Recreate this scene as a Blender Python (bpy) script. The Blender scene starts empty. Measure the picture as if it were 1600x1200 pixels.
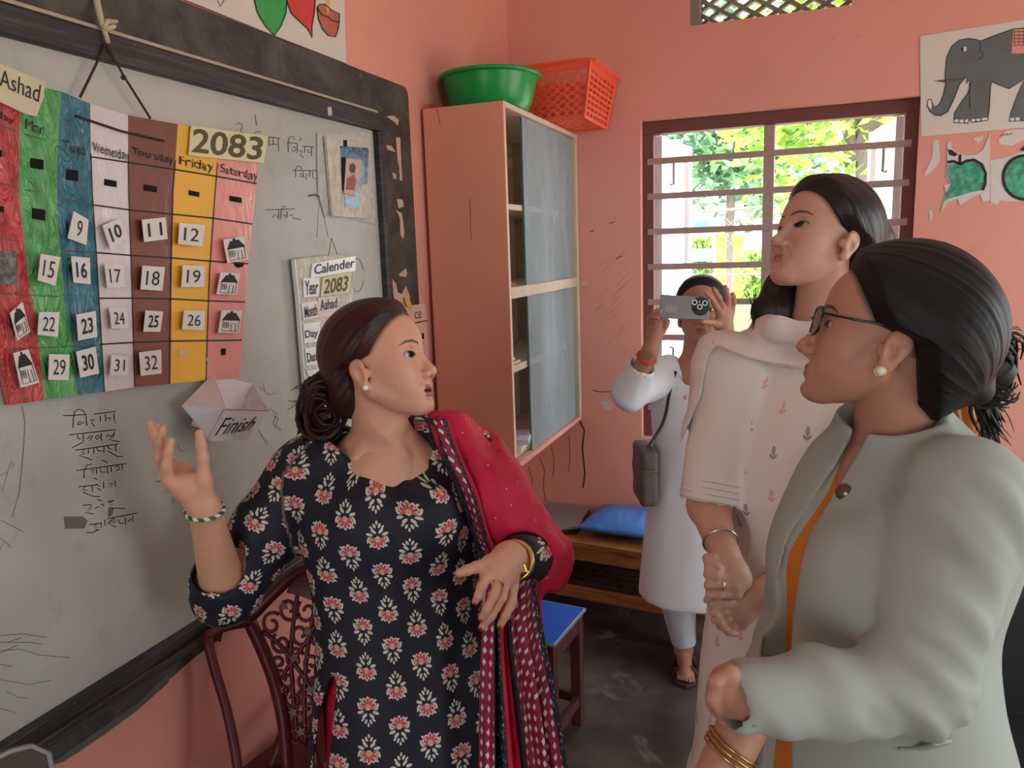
import bpy, bmesh, math, random
import numpy as np
from mathutils import Vector, Matrix

random.seed(7)
rng = np.random.default_rng(7)
SC = bpy.context.scene
COL = SC.collection

# ------------------------------------------------------------------ camera
# world: x = 0 is the board wall, y = DEP the window wall, z = 0 the floor
FPX = 1208.25
MROT = np.array([[0.93607801, 0.35024709, -0.03293829],
                 [0.02907829, -0.17034345, -0.98495561],
                 [-0.35058865, 0.92103751, -0.16963934]])   # rows: image right, image down, forward
CAM = np.array([1.2, 0.0, 1.55])
DEP = 3.236
cam_data = bpy.data.cameras.new('camera')
cam = bpy.data.objects.new('camera', cam_data)
COL.objects.link(cam)
cam_data.sensor_fit = 'HORIZONTAL'
cam_data.sensor_width = 36.0
cam_data.lens = FPX / 1600.0 * 36.0
cam_data.clip_start = 0.02
cam_data.clip_end = 300
mw = Matrix.Identity(4)
for r_ in range(3):
    mw[r_][0] = MROT[0][r_]; mw[r_][1] = -MROT[1][r_]; mw[r_][2] = -MROT[2][r_]; mw[r_][3] = CAM[r_]
cam.matrix_world = mw
SC.camera = cam

# ------------------------------------------------------------------ light
world = bpy.data.worlds.new('world')
SC.world = world
world.use_nodes = True
wn = world.node_tree
wn.nodes.clear()
w_out = wn.nodes.new('ShaderNodeOutputWorld')
w_bg = wn.nodes.new('ShaderNodeBackground')
w_sky = wn.nodes.new('ShaderNodeTexSky')
w_sky.sky_type = 'HOSEK_WILKIE'
w_sky.turbidity = 7.0
w_sky.ground_albedo = 0.4
w_sky.sun_direction = (0.35, -0.55, 0.76)
w_mix = wn.nodes.new('ShaderNodeMixRGB')
w_mix.inputs[0].default_value = 0.8
w_mix.inputs[2].default_value = (0.86, 0.97, 1.0, 1)
wn.links.new(w_sky.outputs[0], w_mix.inputs[1])
wn.links.new(w_mix.outputs[0], w_bg.inputs[0])
w_bg.inputs[1].default_value = 2.6
wn.links.new(w_bg.outputs[0], w_out.inputs[0])

sun_data = bpy.data.lights.new('sun_offscreen', 'SUN')
sun_data.energy = 2.5
sun_data.angle = math.radians(12)
sun_data.color = (1.0, 0.95, 0.86)
sun = bpy.data.objects.new('sun_offscreen', sun_data)
COL.objects.link(sun)
sun.rotation_euler = Vector((0.35, -0.55, 0.76)).to_track_quat('Z', 'Y').to_euler()
sun.location = (0, 0, 9)

def portal(name, loc, nrm, sx, sy):
    ld = bpy.data.lights.new(name, 'AREA')
    ld.shape = 'RECTANGLE'; ld.size = sx; ld.size_y = sy
    ld.cycles.is_portal = True
    o = bpy.data.objects.new(name, ld)
    COL.objects.link(o)
    o.location = loc
    o.rotation_euler = Vector(nrm).to_track_quat('-Z', 'Z').to_euler()
    return o

SC.view_settings.view_transform = 'Standard'
SC.view_settings.look = 'None'
SC.view_settings.gamma = 1.0
SC.view_settings.use_curve_mapping = False
SC.view_settings.exposure = 1.52
SC.cycles.max_bounces = 9
SC.cycles.diffuse_bounces = 5
SC.cycles.glossy_bounces = 3
SC.cycles.transmission_bounces = 6
SC.cycles.sample_clamp_indirect = 6.0

# ------------------------------------------------------------------ pixels to space
def ray(u, v):
    return MROT.T @ np.array([(u - 800) / FPX, (v - 600) / FPX, 1.0])
def P(u, v, t):
    return CAM + ray(u, v) * t
def onx(u, v, x=0.0):
    d = ray(u, v); return CAM + d * ((x - CAM[0]) / d[0])
def ony(u, v, y):
    d = ray(u, v); return CAM + d * ((y - CAM[1]) / d[1])
def onz(u, v, z):
    d = ray(u, v); return CAM + d * ((z - CAM[2]) / d[2])
def pxm(t):            # metres per pixel at forward depth t
    return t / FPX
IR, ID, IF = MROT[0], MROT[1], MROT[2]     # image right, down, forward in the world
def unit(a):
    a = np.asarray(a, float); return a / np.linalg.norm(a)

# ------------------------------------------------------------------ materials
def rgb(r, g, b):      # sRGB 0-255 to linear
    def c(x):
        x /= 255.0
        return x / 12.92 if x <= 0.04045 else ((x + 0.055) / 1.055) ** 2.4
    return (c(r), c(g), c(b), 1.0)

class X:               # shader arithmetic on sockets
    def __init__(s, nt, k): s.nt = nt; s.k = k
    def _m(s, op, *o, clamp=False):
        n = s.nt.nodes.new('ShaderNodeMath'); n.operation = op; n.use_clamp = clamp
        for i, a in enumerate((s,) + o):
            if isinstance(a, X): s.nt.links.new(a.k, n.inputs[i])
            else: n.inputs[i].default_value = float(a)
        return X(s.nt, n.outputs[0])
    def __add__(s, o): return s._m('ADD', o)
    __radd__ = __add__
    def __sub__(s, o): return s._m('SUBTRACT', o)
    def __rsub__(s, o): return (s * -1.0) + o
    def __mul__(s, o): return s._m('MULTIPLY', o)
    __rmul__ = __mul__
    def __truediv__(s, o): return s._m('DIVIDE', o)
    def abs(s): return s._m('ABSOLUTE')
    def floor(s): return s._m('FLOOR')
    def fract(s): return s._m('FRACT')
    def mod(s, o): return s._m('FLOORED_MODULO', o)
    def lt(s, o): return s._m('LESS_THAN', o)
    def gt(s, o): return s._m('GREATER_THAN', o)
    def mn(s, o): return s._m('MINIMUM', o)
    def mx(s, o): return s._m('MAXIMUM', o)
    def sqrt(s): return s._m('SQRT')
    def cos(s): return s._m('COSINE')
    def atan2(s, o): return s._m('ARCTAN2', o)
    def pw(s, o): return s._m('POWER', o)
    def clamp(s): return s._m('ADD', 0.0, clamp=True)
    def sstep(s, a, b):
        n = s.nt.nodes.new('ShaderNodeMapRange'); n.interpolation_type = 'SMOOTHSTEP'
        s.nt.links.new(s.k, n.inputs[0])
        n.inputs[1].default_value = a; n.inputs[2].default_value = b
        return X(s.nt, n.outputs[0])

class Mat:
    def __init__(s, name, base=(0.5, 0.5, 0.5, 1), rough=0.6, spec=0.4, metal=0.0):
        s.m = bpy.data.materials.new(name); s.m.use_nodes = True
        s.nt = s.m.node_tree
        s.b = s.nt.nodes['Principled BSDF']
        s.set('Base Color', base); s.set('Roughness', rough); s.set('Metallic', metal)
        s.set('Specular IOR Level', spec)
        s._co = {}
    def set(s, k, v): s.b.inputs[k].default_value = v
    def link(s, a, k): s.nt.links.new(a.k if isinstance(a, X) else a, s.b.inputs[k])
    def node(s, t, **kw):
        n = s.nt.nodes.new(t)
        for k, v in kw.items(): setattr(n, k, v)
        return n
    def coord(s, kind='Object'):
        if 'tc' not in s._co: s._co['tc'] = s.node('ShaderNodeTexCoord')
        return s._co['tc'].outputs[kind]
    def attr(s, name):
        n = s.node('ShaderNodeAttribute'); n.attribute_name = name; return n
    def xyz(s, sock):
        n = s.node('ShaderNodeSeparateXYZ'); s.nt.links.new(sock, n.inputs[0])
        return [X(s.nt, n.outputs[i]) for i in range(3)]
    def scaled(s, sock, sc):
        n = s.node('ShaderNodeMapping'); s.nt.links.new(sock, n.inputs[0])
        n.inputs['Scale'].default_value = sc; return n.outputs[0]
    def noise(s, scale=5, detail=4, rough=0.55, sock=None, dist=0.0):
        n = s.node('ShaderNodeTexNoise')
        n.inputs['Scale'].default_value = scale; n.inputs['Detail'].default_value = detail
        n.inputs['Roughness'].default_value = rough; n.inputs['Distortion'].default_value = dist
        s.nt.links.new(sock if sock is not None else s.coord(), n.inputs['Vector'])
        return X(s.nt, n.outputs['Fac'])
    def mix(s, f, a, b):
        n = s.node('ShaderNodeMixRGB')
        for i, q in enumerate((f, a, b)):
            if isinstance(q, X): s.nt.links.new(q.k, n.inputs[i])
            elif hasattr(q, 'is_linked'): s.nt.links.new(q, n.inputs[i])
            elif i == 0: n.inputs[0].default_value = q
            else: n.inputs[i].default_value = q
        return n.outputs[0]
    def bump(s, h, strength=0.3, dist=0.01):
        n = s.node('ShaderNodeBump'); n.inputs['Strength'].default_value = strength
        n.inputs['Distance'].default_value = dist
        s.nt.links.new(h.k if isinstance(h, X) else h, n.inputs['Height'])
        s.nt.links.new(n.outputs[0], s.b.inputs['Normal'])
        if s.b.inputs['Coat Weight'].default_value > 0: s.nt.links.new(n.outputs[0], s.b.inputs['Coat Normal'])

MATS = {}
def plain(name, c, rough=0.6, spec=0.4, metal=0.0, var=0.12, scale=30, bump=0.0, dark=0.75):
    """A colour with fine mottling."""
    if name in MATS: return MATS[name].m
    M = Mat(name, c, rough, spec, metal)
    n = M.noise(scale, 5)
    c2 = tuple(x * dark for x in c[:3]) + (1,)
    M.link(M.mix((n - 0.35) * (var * 5), c, c2), 'Base Color')
    if bump: M.bump(n, bump, 0.004)
    MATS[name] = M
    return M.m

# ------------------------------------------------------------------ objects
def tag(o, label=None, cat=None, group=None, kind=None):
    if label: o['label'] = label
    if cat: o['category'] = cat
    if group: o['group'] = group
    if kind: o['kind'] = kind
    return o
def link(o, parent=None):
    COL.objects.link(o)
    if parent is not None:
        o.parent = parent
        o.matrix_parent_inverse = parent.matrix_world.inverted() if False else Matrix.Translation(-parent.location)
    return o
def empty(name, loc, label=None, cat=None, group=None, kind=None):
    o = bpy.data.objects.new(name, None); o.empty_display_size = 0.05
    COL.objects.link(o); o.location = tuple(float(x) for x in loc)
    return tag(o, label, cat, group, kind)
def obj(name, verts, faces, mat=None, parent=None, smooth=False, pat=None, col=None, uv=None):
    me = bpy.data.meshes.new(name)
    V = np.asarray(verts, np.float32).reshape(-1, 3)
    if isinstance(faces, np.ndarray) and faces.ndim == 2:
        nf, k = faces.shape
        me.vertices.add(len(V)); me.vertices.foreach_set('co', V.ravel())
        me.loops.add(nf * k); me.loops.foreach_set('vertex_index', faces.astype(np.int32).ravel())
        me.polygons.add(nf)
        me.polygons.foreach_set('loop_start', np.arange(0, nf * k, k, dtype=np.int32))
        me.polygons.foreach_set('loop_total', np.full(nf, k, np.int32))
        me.update(calc_edges=True)
    else:
        me.from_pydata([tuple(map(float, v)) for v in V], [], [tuple(int(i) for i in f) for f in faces])
    if smooth:
        me.polygons.foreach_set('use_smooth', np.ones(len(me.polygons), bool))
    if pat is not None:
        a = me.attributes.new('pat', 'FLOAT_VECTOR', 'POINT'); a.data.foreach_set('vector', np.asarray(pat, np.float32).ravel())
    if col is not None:
        a = me.attributes.new('tint', 'FLOAT_COLOR', 'POINT'); a.data.foreach_set('color', np.asarray(col, np.float32).ravel())
    me.validate()
    if mat is not None: me.materials.append(mat)
    o = bpy.data.objects.new(name, me)
    return link(o, parent)

class MB:              # collects shapes into one mesh
    def __init__(s): s.v = []; s.f = []
    def add(s, v, f):
        n = len(s.v); s.v += [tuple(map(float, q)) for q in v]; s.f += [tuple(int(i) + n for i in q) for q in f]; return s
    def box(s, lo, hi):
        x0, y0, z0 = lo; x1, y1, z1 = hi
        return s.add([(x0, y0, z0), (x1, y0, z0), (x1, y1, z0), (x0, y1, z0), (x0, y0, z1), (x1, y0, z1), (x1, y1, z1), (x0, y1, z1)],
                     [(0, 3, 2, 1), (4, 5, 6, 7), (0, 1, 5, 4), (1, 2, 6, 5), (2, 3, 7, 6), (3, 0, 4, 7)])
    def obox(s, c, ax, ay, az):     # oriented box: centre and three half-axis vectors
        c = np.asarray(c); ax = np.asarray(ax); ay = np.asarray(ay); az = np.asarray(az)
        v = [c + a * ax + b * ay + d * az for d in (-1, 1) for (a, b) in ((-1, -1), (1, -1), (1, 1), (-1, 1))]
        return s.add(v, [(0, 3, 2, 1), (4, 5, 6, 7), (0, 1, 5, 4), (1, 2, 6, 5), (2, 3, 7, 6), (3, 0, 4, 7)])
    def bar(s, a, b, w, h, up=(0, 0, 1)):
        a = np.asarray(a, float); b = np.asarray(b, float); d = b - a; L = np.linalg.norm(d); d = d / L
        u = np.asarray(up, float); sd = np.cross(d, u)
        if np.linalg.norm(sd) < 1e-6: sd = np.cross(d, (1, 0, 0))
        sd = unit(sd); u = np.cross(sd, d)
        return s.obox((a + b) / 2, d * L / 2, sd * w / 2, u * h / 2)
    def tube(s, pts, r, n=8, closed=False, caps=True):
        pts = [np.asarray(p, float) for p in pts]; m = len(pts)
        rs = r if hasattr(r, '__len__') else [r] * m
        ref = None; rings = []
        for i, p in enumerate(pts):
            if closed: d = pts[(i + 1) % m] - pts[i - 1]
            else: d = pts[min(i + 1, m - 1)] - pts[max(i - 1, 0)]
            d = d / (np.linalg.norm(d) + 1e-12)
            if ref is None: ref = np.array((0, 0, 1.0)) if abs(d[2]) < 0.9 else np.array((1.0, 0, 0))
            a = np.cross(d, ref); a = a / (np.linalg.norm(a) + 1e-12); b = np.cross(a, d); ref = b
            rings.append([p + rs[i] * (math.cos(2 * math.pi * k / n) * a + math.sin(2 * math.pi * k / n) * b) for k in range(n)])
        v = [q for R_ in rings for q in R_]; f = []
        for i in range(m if closed else m - 1):
            j = (i + 1) % m
            for k in range(n):
                f.append((i * n + k, i * n + (k + 1) % n, j * n + (k + 1) % n, j * n + k))
        if not closed and caps:
            f.append(tuple(range(n - 1, -1, -1))); f.append(tuple((m - 1) * n + k for k in range(n)))
        return s.add(v, f)
    def lathe(s, c, prof, n=40, ax=None):
        c = np.asarray(c, float); v = []; f = []
        for (r, z) in prof:
            for k in range(n):
                a = 2 * math.pi * k / n
                v.append(c + np.array((r * math.cos(a), r * math.sin(a), z)))
        for i in range(len(prof) - 1):
            for k in range(n):
                f.append((i * n + k, i * n + (k + 1) % n, (i + 1) * n + (k + 1) % n, (i + 1) * n + k))
        return s.add(v, f)
    def sphere(s, c, r, n=14, sc=(1, 1, 1)):
        c = np.asarray(c, float); v = []; f = []; m = n // 2 + 1
        for i in range(m + 1):
            th = math.pi * i / m
            for k in range(n):
                a = 2 * math.pi * k / n
                v.append(c + r * np.array((sc[0] * math.sin(th) * math.cos(a), sc[1] * math.sin(th) * math.sin(a), sc[2] * math.cos(th))))
        for i in range(m):
            for k in range(n):
                f.append((i * n + k, (i + 1) * n + k, (i + 1) * n + (k + 1) % n, i * n + (k + 1) % n))
        return s.add(v, f)
    def prism(s, pts, off):         # polygon extruded by a vector
        pts = [np.asarray(p, float) for p in pts]; off = np.asarray(off, float); n = len(pts)
        nrm = np.zeros(3)
        for i in range(n): nrm += np.cross(pts[i], pts[(i + 1) % n])
        if nrm @ off < 0: pts = pts[::-1]
        v = pts + [p + off for p in pts]
        f = [tuple(range(n - 1, -1, -1)), tuple(range(n, 2 * n))]
        for i in range(n): f.append((i, (i + 1) % n, n + (i + 1) % n, n + i))
        return s.add(v, f)
    def build(s, name, mat=None, parent=None, smooth=False, bevel=0.0, seg=2):
        o = obj(name, s.v, s.f, mat, parent, smooth)
        if bevel:
            b = o.modifiers.new('bevel', 'BEVEL'); b.width = bevel; b.segments = seg; b.limit_method = 'ANGLE'; b.angle_limit = 0.6
        return o

def spline(pts, n):
    """Catmull-Rom through the points, n samples."""
    p = np.asarray(pts, float); m = len(p)
    if m == 2: return np.array([p[0] + (p[1] - p[0]) * t for t in np.linspace(0, 1, n)])
    q = np.vstack([2 * p[0] - p[1], p, 2 * p[-1] - p[-2]]); out = []
    for t in np.linspace(0, m - 1, n):
        i = min(int(t), m - 2); s = t - i
        a, b, c, d = q[i], q[i + 1], q[i + 2], q[i + 3]
        out.append(0.5 * (2 * b + (c - a) * s + (2 * a - 5 * b + 4 * c - d) * s * s + (3 * b - a - 3 * c + d) * s ** 3))
    return np.array(out)

# things drawn flat on a wall plane: 'x' planes face +x, 'y' planes face -y
def onp(pl, u, v):
    return onx(u, v, pl[1]) if pl[0] == 'x' else ony(u, v, pl[1])
def pnorm(pl): return np.array((1.0, 0, 0)) if pl[0] == 'x' else np.array((0, -1.0, 0))
def flat(name, px, pl, th, mat, parent=None, rough_edge=0.0):
    pts = [onp(pl, *q) for q in px]
    b = MB().prism([p - pnorm(pl) * th for p in pts], pnorm(pl) * th)
    return b.build(name, mat, parent)
def strokes(name, lines, pl, width, mat, parent=None, th=0.0006):
    """Pen strokes: pixel polylines as thin ribbons lying on a plane."""
    b = MB(); nr = pnorm(pl)
    for ln in lines:
        w = width
        if isinstance(ln, tuple) and len(ln) == 2 and not hasattr(ln[1], '__len__'): ln, w = ln
        pts = [onp(pl, *q) for q in ln]; n = len(pts); L = []; R_ = []
        for i, p in enumerate(pts):
            d = pts[min(i + 1, n - 1)] - pts[max(i - 1, 0)]
            d = d / (np.linalg.norm(d) + 1e-9); sd = np.cross(nr, d)
            L.append(p + sd * w / 2 + nr * th); R_.append(p - sd * w / 2 + nr * th)
        v = L + R_ ; f = [(n + i, n + i + 1, i + 1, i) for i in range(n - 1)]
        b.add(v, f)
    return b.build(name, mat, parent)
def flatline(name, lines, pl, wpx, mat, parent=None, th=0.0006):
    """As strokes, width given in photograph pixels."""
    b = MB(); nr = pnorm(pl)
    for ln in lines:
        n = len(ln); a = np.array(ln, float); L = []; R_ = []
        for i in range(n):
            d = a[min(i + 1, n - 1)] - a[max(i - 1, 0)]; d = d / (np.linalg.norm(d) + 1e-9)
            s = np.array((-d[1], d[0])) * wpx / 2
            L.append(onp(pl, *(a[i] + s)) + nr * th); R_.append(onp(pl, *(a[i] - s)) + nr * th)
        b.add(L + R_, [(i, i + 1, n + i + 1, n + i) for i in range(n - 1)])
    return b.build(name, mat, parent)

_txt = {}
def text_mesh(s, bold=False):
    key = (s, bold)
    if key in _txt: return _txt[key]
    cu = bpy.data.curves.new('lettering', 'FONT'); cu.body = s; cu.resolution_u = 3
    if bold: cu.offset = 0.018
    o = bpy.data.objects.new('lettering', cu); COL.objects.link(o)
    dg = bpy.context.evaluated_depsgraph_get()
    me = bpy.data.meshes.new_from_object(o.evaluated_get(dg))
    v = np.array([q.co[:] for q in me.vertices]); f = [tuple(p.vertices) for p in me.polygons]
    bpy.data.objects.remove(o); bpy.data.curves.remove(cu); bpy.data.meshes.remove(me)
    lo = v.min(0); hi = v.max(0)
    v = (v - lo) / np.maximum(hi - lo, 1e-6)
    _txt[key] = (v, f)
    return v, f
def lettering(name, s, quad, pl, mat, parent=None, th=0.0008, bold=False, wob=0.0):
    """Text fitted into a pixel quad (tl, tr, br, bl) on a plane."""
    v, f = text_mesh(s, bold)
    tl, tr, br, bl = [np.array(q, float) for q in quad]; nr = pnorm(pl); out = []
    for (x, y, _) in v:
        p = (tl * (1 - x) + tr * x) * y + (bl * (1 - x) + br * x) * (1 - y)
        if wob: p = p + wob * np.array((math.sin(x * 23), math.cos(x * 31 + 1)))
        out.append(onp(pl, *p) + nr * th)
    return obj(name, out, f, mat, parent)
# ------------------------------------------------------------------ smooth solids (distance fields meshed by surface nets)
def _h(ix, iy, iz):
    n = (ix.astype(np.uint32) * np.uint32(374761393) + iy.astype(np.uint32) * np.uint32(668265263) + iz.astype(np.uint32) * np.uint32(2147483647 - 61)) 
    n = (n ^ (n >> np.uint32(13))) * np.uint32(1274126177)
    return ((n ^ (n >> np.uint32(16))) & np.uint32(0xffff)).astype(np.float32) / 32767.5 - 1.0
def vnoise(p):
    i = np.floor(p).astype(np.int64); f = (p - i).astype(np.float32); f = f * f * (3 - 2 * f)
    i = i + 4096
    r = 0
    for dx in (0, 1):
        wx = f[:, 0] if dx else 1 - f[:, 0]
        for dy in (0, 1):
            wy = f[:, 1] if dy else 1 - f[:, 1]
            for dz in (0, 1):
                wz = f[:, 2] if dz else 1 - f[:, 2]
                r = r + wx * wy * wz * _h(i[:, 0] + dx, i[:, 1] + dy, i[:, 2] + dz)
    return r
def fbm(p, sc, o=2):
    r = 0; a = 1.0; q = p * np.asarray(sc, np.float32)
    for k in range(o):
        r = r + a * vnoise(q + 17.3 * k); q = q * 2.03; a *= 0.5
    return r
def smin(a, b, k):
    h = np.clip(0.5 + 0.5 * (b - a) / k, 0, 1)
    return b + (a - b) * h - k * h * (1 - h)
def smax(a, b, k): return -smin(-a, -b, k)
def rc(p, a, b, r1, r2):
    a = np.asarray(a, np.float32); b = np.asarray(b, np.float32); ab = b - a
    t = np.clip(((p - a) @ ab) / (ab @ ab + 1e-12), 0, 1)
    return np.linalg.norm(p - a - t[:, None] * ab, axis=1) - (r1 + (r2 - r1) * t)
def sph(p, c, r): return np.linalg.norm(p - np.asarray(c, np.float32), axis=1) - r
def ell(p, c, r, R=None):
    q = p - np.asarray(c, np.float32)
    if R is not None: q = q @ np.asarray(R, np.float32).T
    r = np.asarray(r, np.float32)
    k0 = np.linalg.norm(q / r, axis=1); k1 = np.linalg.norm(q / (r * r), axis=1)
    return np.where(k1 > 1e-9, k0 * (k0 - 1) / np.maximum(k1, 1e-9), -r.min())
def chain(p, pts, rs, k=0.0):
    d = None
    for i in range(len(pts) - 1):
        e = rc(p, pts[i], pts[i + 1], rs[i], rs[i + 1])
        d = e if d is None else (smin(d, e, k) if k else np.minimum(d, e))
    return d
def loft(p, secs, sv, nv, cap=0.02):
    """Body of elliptic sections. secs: (centre, half width, half depth), sorted by falling z; sv, nv: side and front axes."""
    z = np.array([s[0][2] for s in secs], np.float32)[::-1]
    def it(vals): return np.interp(p[:, 2], z, np.array(vals, np.float32)[::-1]).astype(np.float32)
    cx = it([s[0][0] for s in secs]); cy = it([s[0][1] for s in secs]); a = it([s[1] for s in secs]); b = it([s[2] for s in secs])
    dx = p[:, 0] - cx; dy = p[:, 1] - cy
    x = dx * sv[0] + dy * sv[1]; y = dx * nv[0] + dy * nv[1]
    k0 = np.sqrt((x / a) ** 2 + (y / b) ** 2) + 1e-6; k1 = np.sqrt((x / a ** 2) ** 2 + (y / b ** 2) ** 2) + 1e-6
    d = k0 * (k0 - 1) / k1
    d = np.maximum(d, -np.minimum(a, b))
    return smax(d, np.maximum(p[:, 2] - z[-1], z[0] - p[:, 2]), cap)
def refine(secs, n=24):
    c = spline([np.concatenate([s[0], [s[1], s[2]]]) for s in secs], n)
    c = c[np.argsort(-c[:, 2])]
    return [(q[:3], q[3], q[4]) for q in c]

def mesh_sdf(f, lo, hi, h, smooth=1):
    lo = np.asarray(lo, float); hi = np.asarray(hi, float); B = 8
    nb = np.ceil((hi - lo) / (h * B)).astype(int); n = nb * B
    F = np.empty(tuple(n), np.float32)
    bi = np.stack(np.meshgrid(*[np.arange(k) for k in nb], indexing='ij'), -1).reshape(-1, 3)
    cen = (lo + (bi * B + (B - 1) / 2) * h).astype(np.float32)
    d = f(cen)
    act = np.abs(d) < B * h * 0.866 * 1.5 + 0.012
    big = np.where(d < 0, -1.0, 1.0).astype(np.float32)
    Fb = F.reshape(nb[0], B, nb[1], B, nb[2], B)
    Fb[:] = big.reshape(nb[0], 1, nb[1], 1, nb[2], 1)
    ai = bi[act]
    off = np.stack(np.meshgrid(*[np.arange(B)] * 3, indexing='ij'), -1).reshape(-1, 3)
    for s in range(0, len(ai), 400):
        a = ai[s:s + 400]
        pts = (lo + (a[:, None, :] * B + off[None]) * h).reshape(-1, 3).astype(np.float32)
        val = f(pts).reshape(len(a), B, B, B)
        for q, (i, j, k) in enumerate(a): Fb[i, :, j, :, k, :] = val[q]
    for ax in range(3):                 # close the solid at the box
        sl = [slice(None)] * 3
        for e in (0, -1):
            sl[ax] = e; F[tuple(sl)] = np.maximum(F[tuple(sl)], 1e-3)
    ins = F < 0
    c = [ins[i:n[0] - 1 + i, j:n[1] - 1 + j, k:n[2] - 1 + k] for i in (0, 1) for j in (0, 1) for k in (0, 1)]
    sm = sum(q.astype(np.int8) for q in c)
    ci = np.argwhere((sm > 0) & (sm < 8))
    if len(ci) == 0: return np.zeros((0, 3)), np.zeros((0, 4), int)
    cv = np.stack([F[ci[:, 0] + i, ci[:, 1] + j, ci[:, 2] + k] for i in (0, 1) for j in (0, 1) for k in (0, 1)], 1)
    co = np.array([(i, j, k) for i in (0, 1) for j in (0, 1) for k in (0, 1)], float)
    acc = np.zeros((len(ci), 3)); cnt = np.zeros(len(ci))
    for a in range(8):
        for b in range(a + 1, 8):
            if np.abs(co[a] - co[b]).sum() != 1: continue
            va, vb = cv[:, a], cv[:, b]; m = (va < 0) != (vb < 0)
            t = np.where(m, va / np.where(m, va - vb, 1), 0)
            acc += np.where(m[:, None], co[a] + t[:, None] * (co[b] - co[a]), 0); cnt += m
    V = lo + (ci + acc / cnt[:, None]) * h
    idx = np.full(tuple(n - 1), -1, np.int32); idx[ci[:, 0], ci[:, 1], ci[:, 2]] = np.arange(len(ci))
    quads = []
    for ax in range(3):
        s0 = [slice(None)] * 3; s1 = [slice(None)] * 3
        s0[ax] = slice(0, -1); s1[ax] = slice(1, None)
        A = ins[tuple(s0)]; Bq = ins[tuple(s1)]
        e = np.argwhere(A != Bq); fl = A[e[:, 0], e[:, 1], e[:, 2]]
        u, v = (ax + 1) % 3, (ax + 2) % 3
        ok = (e[:, u] > 0) & (e[:, v] > 0) & (e[:, u] < n[u] - 1) & (e[:, v] < n[v] - 1)
        e = e[ok]; fl = fl[ok]
        q = []
        for du, dv in ((-1, -1), (0, -1), (0, 0), (-1, 0)):
            g = e.copy(); g[:, u] += du; g[:, v] += dv; q.append(idx[g[:, 0], g[:, 1], g[:, 2]])
        q = np.stack(q, 1); q[~fl] = q[~fl][:, ::-1]; quads.append(q)
    Q = np.vstack(quads); Q = Q[(Q >= 0).all(1)]
    for _ in range(smooth):
        S = np.zeros_like(V); N = np.zeros(len(V))
        for a in range(4):
            i, j = Q[:, a], Q[:, (a + 1) % 4]
            np.add.at(S, i, V[j]); np.add.at(S, j, V[i]); np.add.at(N, i, 1); np.add.at(N, j, 1)
        V = V * 0.5 + 0.5 * S / np.maximum(N, 1)[:, None]
    return V, Q
def joinm(parts):
    V = []; Q = []; n = 0
    for v, q in parts:
        V.append(v); Q.append(q + n); n += len(v)
    return np.vstack(V), np.vstack(Q)
def solid(name, f, lo, hi, h, mat, parent=None, smooth=1, pat=None, col=None):
    V, Q = mesh_sdf(f, lo, hi, h, smooth)
    return obj(name, V, Q, mat, parent, True, pat=None if pat is None else pat(V), col=None if col is None else col(V))
def bounds(pts, r):
    a = np.array(pts); return a.min(0) - r, a.max(0) + r
def poly_sd(u, v, poly):
    """Signed distance (pixels) of points to a polygon, negative inside."""
    poly = np.asarray(poly, np.float32); n = len(poly)
    d = np.full(len(u), 1e9, np.float32); ins = np.zeros(len(u), bool)
    for i in range(n):
        a = poly[i]; b = poly[(i + 1) % n]; e = b - a
        wx = u - a[0]; wy = v - a[1]
        t = np.clip((wx * e[0] + wy * e[1]) / (e @ e + 1e-9), 0, 1)
        d = np.minimum(d, np.hypot(wx - t * e[0], wy - t * e[1]))
        c = (a[1] > v) != (b[1] > v)
        with np.errstate(divide='ignore', invalid='ignore'):
            ins ^= c & (u < (b[0] - a[0]) * (v - a[1]) / (b[1] - a[1] + 1e-12) + a[0])
    return np.where(ins, -d, d)
def proj(p):
    q = (p - CAM.astype(np.float32)) @ MROT.T.astype(np.float32)
    return q[:, 0] / q[:, 2] * FPX + 800, q[:, 1] / q[:, 2] * FPX + 600, q[:, 2]
def sheet(name, rows, mat, parent=None, th=0.003, nu=40, nv=24, fold=None, smooth=True):
    """Cloth: rows of 3-D control points (each row a curve), lofted; fold(s, t) moves points along the normal."""
    R_ = [spline(r, nu) for r in rows]
    G = np.array([spline([R_[j][i] for j in range(len(rows))], nv) for i in range(nu)])   # nu x nv
    du = np.gradient(G, axis=0); dv = np.gradient(G, axis=1)
    N = np.cross(du, dv); N /= np.linalg.norm(N, axis=2, keepdims=True) + 1e-9
    s, t = np.meshgrid(np.linspace(0, 1, nu), np.linspace(0, 1, nv), indexing='ij')
    if fold is not None: G = G + N * fold(s, t)[..., None]
    L = np.concatenate([np.zeros((nu, 1)), np.cumsum(np.linalg.norm(np.diff(G, axis=1), axis=2), 1)], 1)
    W = np.concatenate([np.zeros((1, nv)), np.cumsum(np.linalg.norm(np.diff(G, axis=0), axis=2), 0)], 0)
    V = G.reshape(-1, 3); pat = np.stack([W.ravel(), L.ravel(), s.ravel()], 1)
    i = np.arange(nu * nv).reshape(nu, nv)
    Q = np.stack([i[:-1, :-1], i[1:, :-1], i[1:, 1:], i[:-1, 1:]], -1).reshape(-1, 4)
    o = obj(name, V, Q, mat, parent, smooth, pat=pat)
    if th:
        m = o.modifiers.new('solidify', 'SOLIDIFY'); m.thickness = th; m.offset = 0
    return o
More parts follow.
